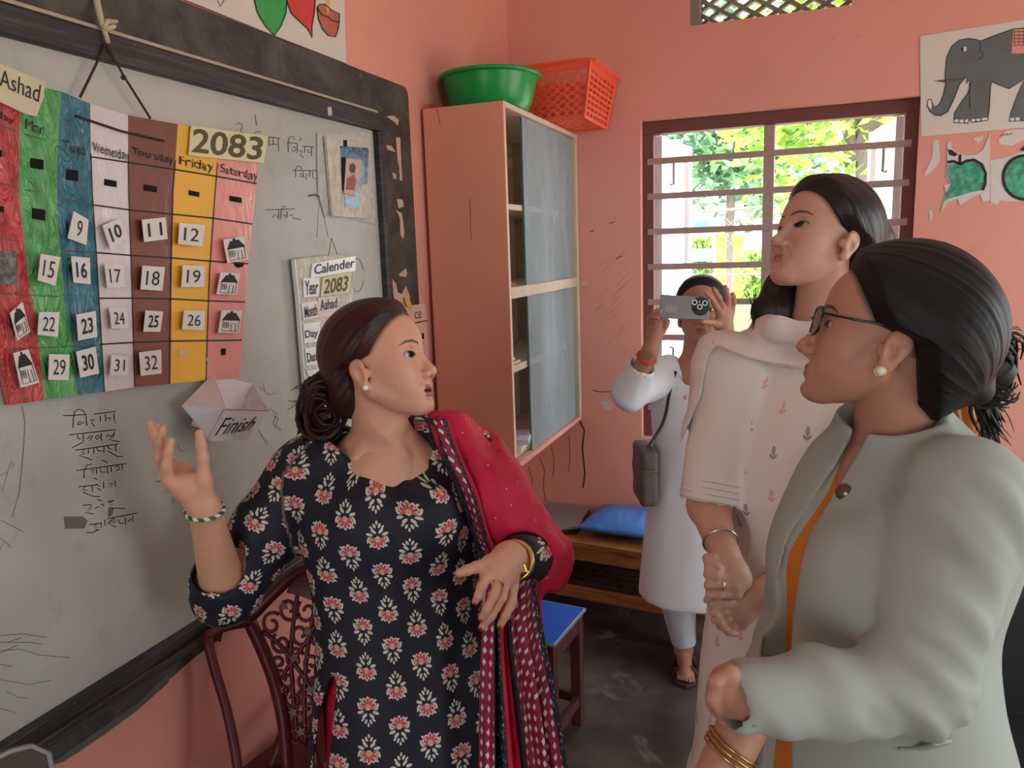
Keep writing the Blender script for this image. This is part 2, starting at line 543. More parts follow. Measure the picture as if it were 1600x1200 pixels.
# ------------------------------------------------------------------ the room
def wall_mat():
    M = Mat('coral_wall_paint', rgb(232, 138, 112), 0.62, 0.35)
    big = M.noise(1.3, 4); fine = M.noise(45, 6, 0.65); mid = M.noise(7, 5, 0.6)
    low = ((big - 0.5) * 1.6 + 0.45).clamp()
    c = M.mix(low, rgb(226, 158, 134), rgb(220, 148, 142))
    c = M.mix(((mid - 0.55) * 2.2).clamp() * 0.45, c, rgb(206, 140, 120))
    c = M.mix(((fine - 0.66) * 9).clamp() * 0.5, c, rgb(160, 104, 92))
    M.link(c, 'Base Color')
    M.bump(fine * 0.6 + mid, 0.22, 0.006)
    return M.m
WALL = wall_mat()
def floor_mat():
    M = Mat('worn_dark_cement', rgb(78, 70, 66), 0.35, 0.5)
    a = M.noise(2.2, 6, 0.6); b = M.noise(24, 6, 0.7); c3 = M.noise(5, 4, 0.6, dist=0.6)
    c = M.mix(((a - 0.42) * 4).clamp(), rgb(60, 54, 52), rgb(104, 96, 90))
    c = M.mix(((c3 - 0.6) * 7).clamp() * 0.6, c, rgb(158, 156, 150))
    c = M.mix(((b - 0.6) * 5).clamp() * 0.5, c, rgb(45, 41, 40))
    M.link(c, 'Base Color')
    M.link(b * 0.3 + 0.18, 'Roughness')
    M.bump(b, 0.12, 0.004)
    return M.m
XR, YF, ZC, TW = 3.4, -2.7, 3.05, 0.14
FLOOR = floor_mat()
tag(MB().box((-TW, YF - TW, -0.12), (XR + TW, DEP + TW, 0)).build('floor', FLOOR), kind='structure')
tag(MB().box((-TW, YF - TW, ZC), (XR + TW, DEP + TW, ZC + 0.12)).build('ceiling', plain('whitewashed_ceiling', rgb(232, 230, 224), 0.8)), kind='structure')
tag(MB().box((-TW, YF, 0), (0, DEP, ZC)).build('wall_left', WALL), kind='structure')

CREAM = plain('cream_distemper', rgb(224, 222, 214), 0.8, var=0.08, scale=4)
def wall_with_holes(name, axis, pos, th, a0, a1, holes, mat=None):
    """A wall in the plane axis = pos..pos+th from a0 to a1, with rectangular holes (a, b, z0, z1)."""
    b = MB()
    xs = sorted({a0, a1, *[h[0] for h in holes], *[h[1] for h in holes]})
    for i in range(len(xs) - 1):
        m = (xs[i] + xs[i + 1]) / 2
        cuts = sorted([(h[2], h[3]) for h in holes if h[0] < m < h[1]])
        z = 0.0
        for z0, z1 in cuts + [(ZC, ZC)]:
            if z0 > z + 1e-6:
                if axis == 'y': b.box((xs[i], pos, z), (xs[i + 1], pos + th, z0))
                else: b.box((pos, xs[i], z), (pos + th, xs[i + 1], z0))
            z = z1
    return tag(b.build(name, mat or WALL), kind='structure')

# window wall: the opening and the ventilator are read off the photograph
WX0, WX1 = 0.560, 1.572
WZ0, WZ1 = 0.735, 2.05
VX0, VX1, VZ0, VZ1 = ony(1078, 38, DEP)[0], ony(1332, 5, DEP)[0], 2.385, 2.72
wall_back = wall_with_holes('wall_back', 'y', DEP, TW, -TW, XR + TW, [(WX0, WX1, WZ0, WZ1), (VX0, VX1, VZ0, VZ1)])
# openings behind and beside the photographer that light the room
RH = [(-0.2, 0.65, 0.0, 2.1), (1.55, 3.0, 0.75, 2.3)]
wall_with_holes('wall_right', 'x', XR, TW, YF, DEP, RH, CREAM)
FH = [(0.25, 1.5, 0.9, 2.25)]
wall_with_holes('wall_front', 'y', YF - TW, TW, -TW, XR + TW, FH, CREAM)
for nm_, (a, b_, z0, z1) in zip(('door_right_offscreen', 'window_right_offscreen'), RH): portal(nm_, (XR + TW + 0.01, (a + b_) / 2, (z0 + z1) / 2), (-1, 0, 0), b_ - a, z1 - z0)
for (a, b_, z0, z1) in FH: portal('window_front_offscreen', ((a + b_) / 2, YF - TW - 0.01, (z0 + z1) / 2), (0, 1, 0), b_ - a, z1 - z0)
portal('window_back_daylight', ((WX0 + WX1) / 2, DEP + TW + 0.01, (WZ0 + WZ1) / 2), (0, -1, 0), WX1 - WX0, WZ1 - WZ0)

# ------------------------------------------------------------------ window
WOODF = plain('maroon_window_paint', rgb(112, 66, 60), 0.6, bump=0.2)
BARP = plain('pinkish_grey_bar_paint', rgb(168, 142, 134), 0.5, var=0.25, scale=60)
win = empty('window_1', (1.06, DEP, WZ0), kind='structure')
fy0, fy1 = DEP + 0.045, DEP + 0.105
fw = 0.045
for nm, lo, hi in (('frame_rail', (WX0, fy0, WZ1 - 0.05), (WX1, fy1, WZ1)), ('frame_rail', (WX0, fy0, WZ0), (WX1, fy1, WZ0 + 0.045)),
                   ('frame_stile', (WX0, fy0, WZ0 + 0.045), (WX0 + fw, fy1, WZ1 - 0.05)), ('frame_stile', (WX1 - fw, fy0, WZ0 + 0.045), (WX1, fy1, WZ1 - 0.05))):
    MB().box(lo, hi).build(nm, WOODF, win, bevel=0.003)
mx_ = ony(1200, 300, DEP + 0.05)[0]
MB().box((mx_ - 0.02, fy0 + 0.004, WZ0 + 0.045), (mx_ + 0.021, fy1 - 0.004, WZ1 - 0.05)).build('mullion', BARP, win, bevel=0.003)
for k in range(9):
    v = 253.5 + 54.6 * k
    z = ony(1010, v, DEP + 0.05)[2]
    if z < WZ0 + 0.06: break
    MB().box((WX0 + 0.02, fy0 - 0.006, z - 0.0125), (WX1 - 0.02, fy0 + 0.002, z + 0.0125)).build('grille_bar', BARP, win, bevel=0.002)
# shutters opened outwards, glazed
SHUT = plain('pale_blue_shutter_paint', rgb(222, 230, 232), 0.55)
GLASS = Mat('window_glass', rgb(235, 245, 246), 0.05); GLASS.set('Transmission Weight', 0.9); GLASS.set('Roughness', 0.15); GLASS = GLASS.m
STEEL = plain('dull_steel', rgb(120, 122, 124), 0.4, metal=0.8)
for sgn, x0 in ((1, WX0 + 0.05), (-1, WX1 - 0.05)):
    w = 0.46
    a = np.array((x0, DEP + 0.12, 0)); d = unit((sgn * 0.14, 1, 0))
    rt = empty('window_shutter', (x0, DEP + 0.12, WZ0), ('pale blue' if sgn > 0 else 'white') + (' shutter swung out beside the gate side of the barred window' if sgn > 0 else ' shutter swung out under the leafy tree beyond the barred window'), 'shutter')
    for q0, q1 in ((0, 0.055), (w - 0.055, w)):
        MB().bar(a + d * (q0 + q1) / 2 + (0, 0, WZ0 + 0.05), a + d * (q0 + q1) / 2 + (0, 0, WZ1 - 0.05), 0.035, q1 - q0, up=d).build('stile', SHUT, rt)
    for z0 in (WZ0 + 0.05, WZ1 - 0.105, (WZ0 + WZ1) / 2):
        MB().bar(a + d * 0.05 + (0, 0, z0 + 0.027), a + d * (w - 0.05) + (0, 0, z0 + 0.027), 0.033, 0.054).build('rail', SHUT, rt)
    MB().bar(a + d * 0.05 + (0, 0, (WZ0 + WZ1) / 2), a + d * (w - 0.05) + (0, 0, (WZ0 + WZ1) / 2), 0.005, WZ1 - WZ0 - 0.2).build('pane', GLASS, rt)
    nx = np.array((-d[1], d[0], 0)) * (-sgn)
    h0 = a + d * 0.12 + nx * 0.03
    for zz in (1.86, 1.05):
        MB().tube([h0 + (0, 0, zz - 0.05) - nx * 0.015, h0 + (0, 0, zz - 0.05), h0 + (0, 0, zz + 0.05), h0 + (0, 0, zz + 0.05) - nx * 0.015], 0.006, 6).build('handle', STEEL, rt)

# ventilator with a diamond lattice
CEM = plain('grey_cement', rgb(136, 128, 116), 0.85, bump=0.4, scale=80)
vent = empty('window_2', ((VX0 + VX1) / 2, DEP, VZ0), kind='structure')
MB().box((VX0, DEP + 0.005, VZ0), (VX0 + 0.035, DEP + TW - 0.01, VZ1)).build('jamb', CEM, vent)
vy = DEP + 0.085
sp = 0.068
cx0, cx1 = VX0 + 0.03, VX1
n = int((cx1 - cx0 + VZ1 - VZ0) / sp) + 2
for sg in (1, -1):
    for k in range(-n, n):
        # clip a diagonal to the opening
        pts = []
        for s in np.linspace(-1, 1, 241):
            x = cx0 + k * sp * 1.25 + 0.5 + s * 0.62; z = VZ0 + (0.28 * sg * s * 1.4 + 0.17)
            if cx0 <= x <= cx1 and VZ0 <= z <= VZ1: pts.append((x, vy + 0.004 * sg, z))
        if len(pts) > 8: MB().bar(pts[0], pts[-1], 0.03, 0.013).build('lattice_bar', CEM, vent)

# marks on the window wall: scribbles, cracks, chipped paint
MARK = plain('pencil_mark', rgb(112, 66, 66), 0.8)
CRACK = plain('plaster_crack', rgb(70, 36, 34), 0.9)
CHIP = plain('bare_plaster', rgb(206, 186, 184), 0.85)
sc_ = []
for k in range(24):
    u = 926 + 50 * random.random(); v = 400 + 170 * random.random(); L = 10 + 22 * random.random()
    sc_.append([(u, v), (u + L * 0.25, v - L * 0.3), (u + L * 0.7, v - L * 0.75)])
flatline('pencil_scribble', sc_, ('y', DEP), 0.8, plain('faint_pencil', rgb(196, 130, 118), 0.8), wall_back)
ck = [[(826, 728), (832, 750), (827, 775), (832, 790)], [(843, 715), (851, 735), (849, 760), (853, 784)], [(862, 700), (866, 720), (864, 745)], [(889, 682), (891, 715), (888, 738)],
      [(905, 656), (913, 672), (910, 700), (914, 740), (911, 762)]]
flatline('crack', ck[:4], ('y', DEP), 1.1, plain('faint_crack', rgb(128, 74, 68), 0.9), wall_back)
flatline('crack', ck[4:], ('y', DEP), 2.4, CRACK, wall_back)
flatline('crack', [[(776, 800), (778, 770), (786, 752)]], ('x', 0.0), 2, CRACK, bpy.data.objects['wall_left'])
for poly in ([(940, 628), (950, 626), (958, 634), (952, 642), (944, 640)], [(906, 440), (916, 440), (918, 445), (908, 446)], [(962, 650), (968, 656), (976, 668), (972, 664)]):
    flat('paint_chip', poly, ('y', DEP - 0.0008), 0.0007, CHIP, wall_back)
flatline('scuff', [[(952, 349), (960, 347)], [(922, 362), (928, 360)], [(962, 404), (972, 400)], [(926, 610), (936, 612), (958, 612)]], ('y', DEP), 1.6, MARK, wall_back)
# ------------------------------------------------------------------ the whiteboard, its frame and what hangs on it
def cv(x0, y0, s, pts): return [(x0 + a / s, y0 + b / s) for a, b in pts]
def cvs(x0, y0, s, lines): return [cv(x0, y0, s, l) for l in lines]
wall_left = bpy.data.objects['wall_left']
XB = 0.020          # writing surface
XF = 0.040          # face of the wooden frame
def board_mat():
    M = Mat('dirty_whiteboard', rgb(206, 204, 194), 0.42, 0.5)
    a = M.noise(2.0, 6, 0.6, dist=0.5); b = M.noise(14, 6, 0.7); c_ = M.noise(3.1, 5, 0.6, M.scaled(M.coord(), (1, 1, 3.0)))
    c = M.mix(((a - 0.42) * 3).clamp(), rgb(184, 182, 174), rgb(162, 160, 152))
    c = M.mix(((c_ - 0.57) * 6).clamp() * 0.5, c, rgb(176, 176, 140))
    c = M.mix(((b - 0.56) * 4).clamp() * 0.45, c, rgb(126, 124, 120))
    M.link(c, 'Base Color'); M.link(b * 0.3 + 0.28, 'Roughness'); M.bump(a, 0.05, 0.01)
    return M.m
BOARD = board_mat()
def band_mat():
    M = Mat('worn_blackboard_paint', rgb(64, 58, 54), 0.6)
    a = M.noise(6, 6, 0.7, dist=0.4); b = M.noise(30, 5, 0.7)
    c = M.mix(((a - 0.4) * 3).clamp(), rgb(52, 47, 45), rgb(98, 92, 82))
    c = M.mix(((b - 0.62) * 8).clamp() * 0.6, c, rgb(134, 126, 112))
    M.link(c, 'Base Color'); M.bump(b, 0.3, 0.004); return M.m
BAND = band_mat()
def frame_mat():
    M = Mat('black_painted_wood', rgb(54, 48, 48), 0.5)
    g = M.noise(9, 5, 0.6, M.scaled(M.coord(), (1, 0.6, 14))); b = M.noise(50, 4)
    c = M.mix(((g - 0.45) * 4).clamp(), rgb(44, 39, 40), rgb(78, 70, 68))
    c = M.mix(((b - 0.68) * 9).clamp() * 0.6, c, rgb(150, 140, 126))
    M.link(c, 'Base Color'); M.bump(g, 0.2, 0.003); return M.m
FRAME = frame_mat()
PEEL = plain('peeled_pink_plaster', rgb(206, 170, 152), 0.85)
INK = plain('black_ink', rgb(26, 24, 26), 0.55, var=0.0)
INKG = plain('faded_marker', rgb(78, 78, 78), 0.6, var=0.0)
INKR = plain('red_marker', rgb(176, 84, 80), 0.6, var=0.0)

# painted plaster band round the board (old blackboard) built on the wall
def onw(u, v, x): return onx(u, v, x)
Zt_out = onx(400, 45, 0.012)[2]; Zt_in = onx(300, 90, XF)[2]
Zt_surf = onx(300, 133, XB)[2]
Yr_surf = onx(590, 330, XB)[1]; Yr_fr = onx(607, 330, XF)[1]; Yr_out = onx(648, 330, 0.012)[1]
Zb_surf = onx(160, 1059, XB)[2]
Zb_fr = onx(180, 1092, XF)[2]
Y0 = -1.1
board = empty('whiteboard', (0.0, 0.4, Zb_fr), 'large stained grey-white whiteboard in a worn black wooden frame', 'board')
MB().box((0.001, Y0, Zb_surf - 0.02), (XB, Yr_surf + 0.02, Zt_surf + 0.02)).build('writing_surface', BOARD, board)
for nm, lo, hi in (('frame_rail', (0.001, Y0, Zt_surf), (XF, Yr_fr, Zt_in)), ('frame_rail', (0.001, Y0, Zb_fr), (XF, Yr_fr, Zb_surf)),
                   ('frame_stile', (0.001, Yr_surf, Zb_surf), (XF, Yr_fr, Zt_surf)), ('frame_stile', (0.001, Y0 - 0.06, Zb_fr), (XF, Y0, Zt_in))):
    MB().box(lo, hi).build(nm, FRAME, board, bevel=0.004)
MB().box((0.001, Y0, Zb_fr - 0.002), (XF + 0.012, Yr_fr, Zb_fr + 0.018)).build('chalk_ledge', FRAME, board, bevel=0.003)
# the band, with a rounded upper corner, as part of the wall
bp = [(Y0 - 0.1, Zt_in - 0.01), (Y0 - 0.1, Zt_out)]
for a in np.linspace(90, 0, 8):
    bp.append((Yr_out - 0.03 + 0.03 * math.cos(math.radians(a)), Zt_out - 0.03 + 0.03 * math.sin(math.radians(a))))
bp += [(Yr_out, 0.70), (Yr_fr - 0.01, 0.70), (Yr_fr - 0.01, Zt_in - 0.01)]
MB().prism([(0.0, y, z) for y, z in bp], (0.012, 0, 0)).build('plaster_band', BAND, wall_left, bevel=0.003)
lo_ = [(0, 1195), (60, 1195)] + [(100 + 24 * k, 1187 - 18.2 * k + random.uniform(-6, 6)) for k in range(11)] + [(345, 1003), (350, 980), (300, 960), (0, 1140)]
flat('plaster_band', lo_, ('x', 0.006), 0.005, BAND, wall_left)
flat('dry_paint_smear', [(70, 1199), (120, 1165), (170, 1130), (220, 1095), (262, 1052), (275, 1040), (262, 1068), (215, 1110), (160, 1150), (100, 1190)], ('x', 0.0072), 0.001, plain('grey_smear', rgb(96, 92, 90), 0.9, scale=60), wall_left)
# scraped light edge on top of the frame, peeled patches on the band
MB().box((XF - 0.006, Y0, Zt_in), (XF + 0.001, Yr_fr - 0.03, Zt_in + 0.006)).build('bare_wood_edge', plain('bare_wood', rgb(178, 160, 136), 0.8), board)
for poly in (cv(380, 180, 3.75, [(838, 6), (880, 2), (912, 26), (906, 62), (888, 40)]),
             cv(380, 180, 3.75, [(895, 130), (920, 130), (925, 250), (932, 385), (918, 380), (915, 300), (905, 270)]),
             cv(380, 180, 3.75, [(838, 175), (870, 180), (892, 215), (870, 210), (845, 200)]),
             cv(380, 180, 3.75, [(875, 335), (895, 345), (898, 375), (880, 370)]),
             cv(380, 180, 3.75, [(900, 490), (935, 495), (942, 535), (912, 545)]),
             cv(380, 180, 3.75, [(895, 555), (930, 575), (945, 690), (938, 728), (922, 700), (918, 600)]),
             cv(450, 380, 5.217, [(905, 255), (960, 205), (972, 240), (965, 275), (915, 270)]),
             cv(450, 380, 5.217, [(850, 290), (880, 330), (895, 400), (930, 415), (960, 350), (990, 420), (1000, 500), (940, 520), (880, 500), (860, 420)])):
    flat('peeled_patch', poly, ('x', 0.0128), 0.0006, PEEL, wall_left)
flat('sticker_scrap', cv(340, 0, 4.444, [(764, 745), (790, 740), (796, 800), (770, 805)]), ('x', XF + 0.0006), 0.0005, CHIP, board)

# writing on the board
SB = ('x', XB)
nm_ = cvs(90, 630, 5.713, [
    [(45, 112), (140, 108), (260, 100)], [(325, 98), (520, 72)], [(135, 222), (138, 140), (150, 75), (185, 52), (225, 65), (245, 95)], [(175, 190), (190, 165), (235, 170), (180, 195)], [(250, 110), (258, 200)],
    [(290, 150), (330, 150), (300, 172), (330, 208)], [(378, 110), (380, 165)], [(425, 100), (428, 160)], [(440, 130), (475, 135), (460, 150)], [(500, 90), (505, 160)], [(508, 165), (518, 180)],
    [(100, 283), (520, 235)], [(175, 285), (180, 315), (205, 318)], [(225, 275), (228, 345), (190, 365), (128, 397)], [(265, 318), (290, 288), (310, 292), (285, 335)], [(335, 300), (355, 285), (375, 300), (350, 325), (335, 300)], [(385, 265), (388, 335)],
    [(430, 300), (450, 282), (470, 300), (500, 270)], [(505, 250), (498, 298), (455, 325), (500, 335), (555, 345)],
    [(155, 420), (540, 365)], [(235, 415), (210, 440), (245, 445), (190, 470), (250, 485), (310, 508)], [(275, 410), (270, 450)], [(320, 400), (322, 450)], [(345, 400), (360, 425), (400, 425)], [(410, 390), (412, 440)], [(440, 385), (470, 410), (445, 425), (530, 475), (580, 475)], [(515, 370), (520, 430)],
    [(165, 602), (615, 538)], [(232, 668), (235, 600), (260, 555), (305, 540)], [(290, 600), (320, 595), (310, 630)], [(345, 585), (345, 630)], [(380, 580), (385, 615), (425, 615)], [(440, 570), (445, 630)], [(475, 565), (478, 615)], [(390, 505), (445, 530)], [(510, 570), (545, 560), (550, 590), (520, 600)], [(575, 548), (575, 600)],
    [(185, 745), (345, 730)], [(240, 745), (225, 775), (265, 775), (225, 795), (310, 830), (375, 835)], [(305, 735), (310, 790)], [(340, 720), (375, 745), (350, 755), (385, 780)], [(408, 700), (408, 760)], [(325, 668), (350, 682)], [(455, 720), (490, 715), (470, 745)], [(510, 690), (512, 745)],
    [(220, 912), (300, 905)], [(295, 905), (300, 935), (255, 940), (300, 945), (245, 975), (318, 988)], [(330, 940), (365, 920)], [(350, 860), (395, 870)], [(385, 905), (412, 900), (405, 920)], [(440, 880), (500, 868)], [(490, 870), (455, 895), (490, 895), (455, 935), (600, 940)],
    [(280, 1085), (385, 1070)], [(345, 1080), (320, 1100), (355, 1110), (330, 1125), (370, 1130)], [(250, 1155), (310, 1155), (360, 1130)], [(385, 1065), (388, 1115)], [(418, 1040), (422, 1095)], [(440, 1030), (710, 980)], [(445, 1075), (500, 1022), (520, 1040), (480, 1050), (515, 1060), (450, 1075), (520, 1105)], [(540, 1040), (555, 1075), (590, 1070)], [(600, 1020), (605, 1085)], [(625, 1055), (660, 1030)], [(668, 1005), (672, 1060)]])
tag(flatline('handwritten_list', nm_, SB, 1.5, INK, board), kind='stuff')
up_ = cvs(350, 180, 6, [
    [(115, 90), (135, 70), (165, 85), (168, 120), (150, 150), (180, 165)], [(290, 0), (305, 100)], [(285, 170), (310, 150), (345, 158)], [(400, 202), (528, 218)], [(420, 205), (425, 290)], [(455, 215), (460, 270), (440, 280)], [(450, 270), (500, 275)], [(505, 215), (512, 335)],
    [(600, 350), (598, 260), (610, 210), (640, 195), (665, 230)], [(590, 258), (690, 265)], [(735, 290), (838, 298)], [(640, 310), (660, 295), (675, 320), (650, 345), (632, 325)], [(685, 270), (685, 360)], [(700, 240), (725, 225), (705, 205)], [(705, 330), (735, 345), (710, 365), (745, 400)], [(755, 290), (755, 350)], [(780, 320), (790, 350), (820, 345)], [(820, 300), (818, 385)],
    [(640, 518), (880, 520)], [(670, 580), (668, 510), (685, 475), (715, 485), (730, 510)], [(705, 560), (720, 545), (735, 570), (710, 580)], [(742, 525), (742, 585)], [(760, 550), (785, 560), (760, 580), (775, 605)], [(802, 525), (802, 580)], [(830, 530), (832, 590), (870, 600)],
    [(385, 890), (470, 885), (665, 878)], [(450, 960), (475, 930), (500, 955)], [(510, 890), (512, 975)], [(530, 970), (535, 880), (560, 850), (585, 865)], [(550, 940), (580, 935), (570, 965)], [(590, 900), (592, 960)], [(610, 945), (650, 930), (640, 960), (720, 980)]])
tag(flatline('handwritten_words', up_, SB, 1.3, INKG, board), kind='stuff')
st_ = cvs(220, 640, 4.61, [[(105, 518), (170, 505)], [(105, 518), (165, 522)], [(200, 565), (140, 607), (215, 585)], [(232, 610), (222, 690), (255, 630)], [(285, 640), (295, 670)], [(265, 255), (280, 300), (305, 293)]])
st_ += cvs(0, 560, 3.333, [[(1400, 255), (1440, 290), (1420, 340), (1465, 372), (1430, 360), (1450, 310), (1425, 300)], [(1345, 375), (1390, 445)], [(0, 840), (125, 905)], [(0, 935), (60, 985)], [(112, 250), (130, 330), (120, 480), (100, 700), (60, 830)]])
st_ += cvs(0, 840, 3.333, [[(0, 510), (120, 500), (240, 520)], [(0, 545), (150, 545), (220, 555)], [(0, 590), (100, 580), (200, 610), (360, 625)], [(0, 600), (90, 560)], [(0, 660), (60, 670)], [(0, 740), (150, 765), (265, 742)], [(30, 800), (90, 830), (140, 835)], [(0, 890), (80, 910)], [(40, 545), (110, 520)]])
tag(flatline('pen_doodle', st_, SB, 0.9, INKG, board), kind='stuff')
tag(flatline('red_doodle', cvs(0, 560, 3.333, [[(0, 610), (40, 590), (60, 530), (75, 545), (60, 570)], [(40, 590), (10, 690)], [(0, 1000), (12, 965)], [(1350, 150), (1400, 190), (1440, 180)], [(1370, 130), (1380, 170)]]), SB, 0.9, INKR, board), kind='stuff')
flatline('pencil_circle', [[(558 + 10 * math.cos(a), 430 + 26 * math.sin(a)) for a in np.linspace(0.3, 6.0, 20)]], SB, 1.0, INKG, board)
flat('tape_patch', cv(90, 630, 5.713, [(55, 1012), (225, 1010), (270, 1045), (240, 1118), (68, 1120)]), ('x', XB + 0.0006), 0.0005, plain('dirty_tape', rgb(112, 106, 96), 0.6), board)
flat('tape_patch', cv(90, 630, 5.713, [(450, 945), (500, 940), (492, 1000), (455, 1015)]), ('x', XB + 0.0006), 0.0005, MATS['dirty_tape'].m, board)

# ------------------------------------------------------------------ big home-made calendar
def film_mat(name, c, mott=0.3, c2=None, wr=0.0):
    """Coloured card under crinkled clear film."""
    M = Mat(name, c, 0.5, 0.5)
    v = M.scaled(M.coord(), (1.0, 1.0, 0.35)); a = M.noise(38, 4, 0.6, v, 1.2); b = M.noise(6, 3)
    cc = c2 if c2 else tuple(x * 0.8 for x in c[:3]) + (1,)
    M.link(M.mix(((b - 0.4) * 4).clamp() * mott, c, cc), 'Base Color')
    M.set('Coat Weight', 1.0 if wr > 0.3 else 0.7); M.set('Coat Roughness', 0.1)
    if wr: M.bump(a, min(1.0, wr * 1.2), 0.035)
    return M.m
cal = empty('wall_calendar', onx(200, 600, XB), 'large rainbow-coloured hand-made month calendar wrapped in clear film on the whiteboard', 'calendar')
XC = XB + 0.016
PC = ('x', XC)
B_ = {  # column boundaries as pixel polylines, top to bottom
    0: [(-60, 120), (-55, 300), (-30, 450), (0, 553), (9, 597), (17, 633)],
    1: [(31, 128), (31, 171), (29, 300), (43, 431), (56, 497), (69, 625)],
    2: [(96, 143), (90, 240), (89, 326), (97, 418), (101, 471), (113, 536), (122, 617)],
    3: [(141, 162), (142, 240), (144, 300), (151, 405), (157, 510), (163, 612)],
    4: [(200, 180), (200, 240), (201, 300), (205, 418), (208, 520), (210, 605)],
    5: [(278, 194), (274, 250), (270, 300), (267, 431), (266, 520), (265, 600)],
    6: [(343, 207), (340, 255), (336, 300), (327, 431), (324, 520), (322, 594)],
    7: [(408, 219), (404, 262), (400, 300), (387, 420), (379, 531), (375, 590)]}
cols = [('red', film_mat('red_card', rgb(206, 58, 62), 0.2, None, 0.8)), ('green', film_mat('green_card', rgb(84, 176, 92), 0.2, None, 0.9)),
        ('teal', film_mat('teal_card', rgb(28, 118, 142), 0.2, None, 0.9)), ('white', film_mat('white_card', rgb(216, 204, 206), 0.2, None, 0.12)),
        ('brown', film_mat('brown_card', rgb(118, 62, 46), 0.3, None, 0.08)), ('yellow', film_mat('yellow_card', rgb(236, 176, 44), 0.25, None, 0.05)), ('pink', film_mat('pink_card', rgb(226, 140, 132), 0.2, None, 0.05))]
for i in range(7):
    L = B_[i]; R_ = B_[i + 1]
    o = flat('day_column', L + R_[::-1], PC, 0.012, cols[i][1], cal)
    o['label'] = cols[i][0] + ' day column of the calendar'
# red edge fold
flat('film_fold', [(0, 500), (0, 553), (9, 597), (17, 633), (30, 631), (20, 590), (8, 520)], ('x', XC + 0.0015), 0.001, film_mat('red_film', rgb(190, 40, 40), 0.3, None, 0.6), cal)
gl = [[(142, 245), (274, 265), (341, 276), (401, 287)], [(144, 320), (202, 328), (333, 341), (394, 350)], [(148, 394.5), (205, 399), (268, 403), (328, 408), (388, 412)], [(153.5, 466), (206, 466), (267, 467), (325, 470), (383, 472)], [(157, 538), (210, 535), (266, 533), (378, 531.5)]]
flatline('grid_line', gl, ('x', XC + 0.0004), 2.4, INK, cal)
flatline('grid_line', [B_[k][1:] for k in (3, 4, 5, 6)], ('x', XC + 0.0004), 1.5, INK, cal)
tag(flatline('grid_line', [[(0, 196), (26, 204.6)], [(38, 209), (71, 218.7)], [(0, 286), (26, 291)], [(38, 296), (60, 300)], [(92, 307.5), (139, 318)], [(0, 374), (30, 376)], [(95, 392), (146, 394)], [(0, 458), (58, 462), (93, 463)], [(3, 546), (58, 543.6), (113, 541), (158, 539)]], ('x', XC + 0.0004), 1.5, INKG, cal), kind='stuff')
for s, q in (('Wednesday', [(144, 222), (199, 235), (199, 256), (144, 241)]), ('Thursday', [(206, 229), (271, 243), (271, 260), (206, 245)]), ('Friday', [(280, 243), (334, 254), (333, 273), (280, 261)]),
             ('Saturday', [(344, 256), (403, 268), (402, 288), (344, 273)]), ('Mon', [(39, 185), (70, 196), (68, 211), (39, 201)]), ('day', [(-6, 171), (23, 183), (23, 196), (-6, 188)]), ('Tues', [(97, 218), (134, 226), (134, 243), (97, 236)])):
    lettering('day_name', s, q, ('x', XC + 0.0008), INK, cal, wob=0.9)
# cord and the strip of cloth that holds it
CORD = plain('dark_cord', rgb(66, 40, 34), 0.8); RAG = plain('cream_cloth_strip', rgb(196, 182, 150), 0.9)
hk = onx(165, 68, XF + 0.004)
def wpts(l, x): return [onx(u, v, x) for u, v in l]
MB().tube([onx(125, 152, XC + 0.004), onx(148, 105, XC + 0.006), hk], 0.0022, 6).build('cord', CORD, cal, True)
MB().tube([onx(235, 185, XC + 0.004), onx(193, 118, XC + 0.008), hk], 0.0022, 6).build('cord', CORD, cal, True)
MB().sphere(onx(193, 121, XC + 0.008), 0.005, 8).build('knot', CORD, cal, True)
MB().tube([onx(118, 181, XC + 0.003), onx(190, 205, XC + 0.003), onx(256, 220, XC + 0.003)], 0.0022, 6).build('cord', CORD, cal, True)
rag = [onx(146, -30, 0.016), onx(152, 8, 0.024), onx(160, 38, 0.05), hk + (0.006, 0, 0)]
MB().tube(rag, [0.006, 0.006, 0.005, 0.004], 6).build('cloth_strip', RAG, cal, True)
MB().tube([onx(161, 45, 0.052), onx(168, 33, 0.055), onx(182, 34, 0.05), onx(178, 41, 0.053), onx(163, 46, 0.052)], 0.0045, 6).build('bow', RAG, cal, True)
# cards
CARD = plain('cream_paper_card', rgb(222, 214, 208), 0.6, var=0.1); CARDY = plain('yellowish_paper_card', rgb(218, 210, 170), 0.55)
HOUSE = plain('black_print', rgb(40, 36, 38), 0.7, var=0.0); PINKP = plain('pale_card', rgb(212, 184, 150), 0.6)
VEL = plain('black_velcro', rgb(18, 16, 18), 0.95, bump=0.4, scale=300)
PXH = ('x', XC + 0.012)
def card(px, text=None, bold=False, mat=CARD, tilt=True, dx=0.012):
    """A paper card on velcro, standing off the calendar, its corners lifted unevenly."""
    pl = ('x', XC + dx)
    pts = [onx(u, v, XC + dx) for u, v in px]
    b = MB().prism([p - np.array((0.0012, 0, 0)) for p in pts], (0.0012, 0, 0))
    o = b.build('number_card' if text else 'picture_card', mat, cal)
    c = np.mean(pts, 0)
    MB().box((XC, c[1] - 0.008, c[2] - 0.008), (XC + dx - 0.001, c[1] + 0.008, c[2] + 0.008)).build('velcro_pad', VEL, o)
    if text:
        q = np.array(px, float); tl, tr, br, bl = q
        def at(x, y): return tuple((tl * (1 - x) + tr * x) * (1 - y) + (bl * (1 - x) + br * x) * y)
        a, e = (0.2, 0.8) if len(text) > 1 else (0.36, 0.66)
        lettering('numeral', text, [at(a, 0.2), at(e, 0.2), at(e, 0.8), at(a, 0.8)], pl, INK, o, bold=bold)
    return o
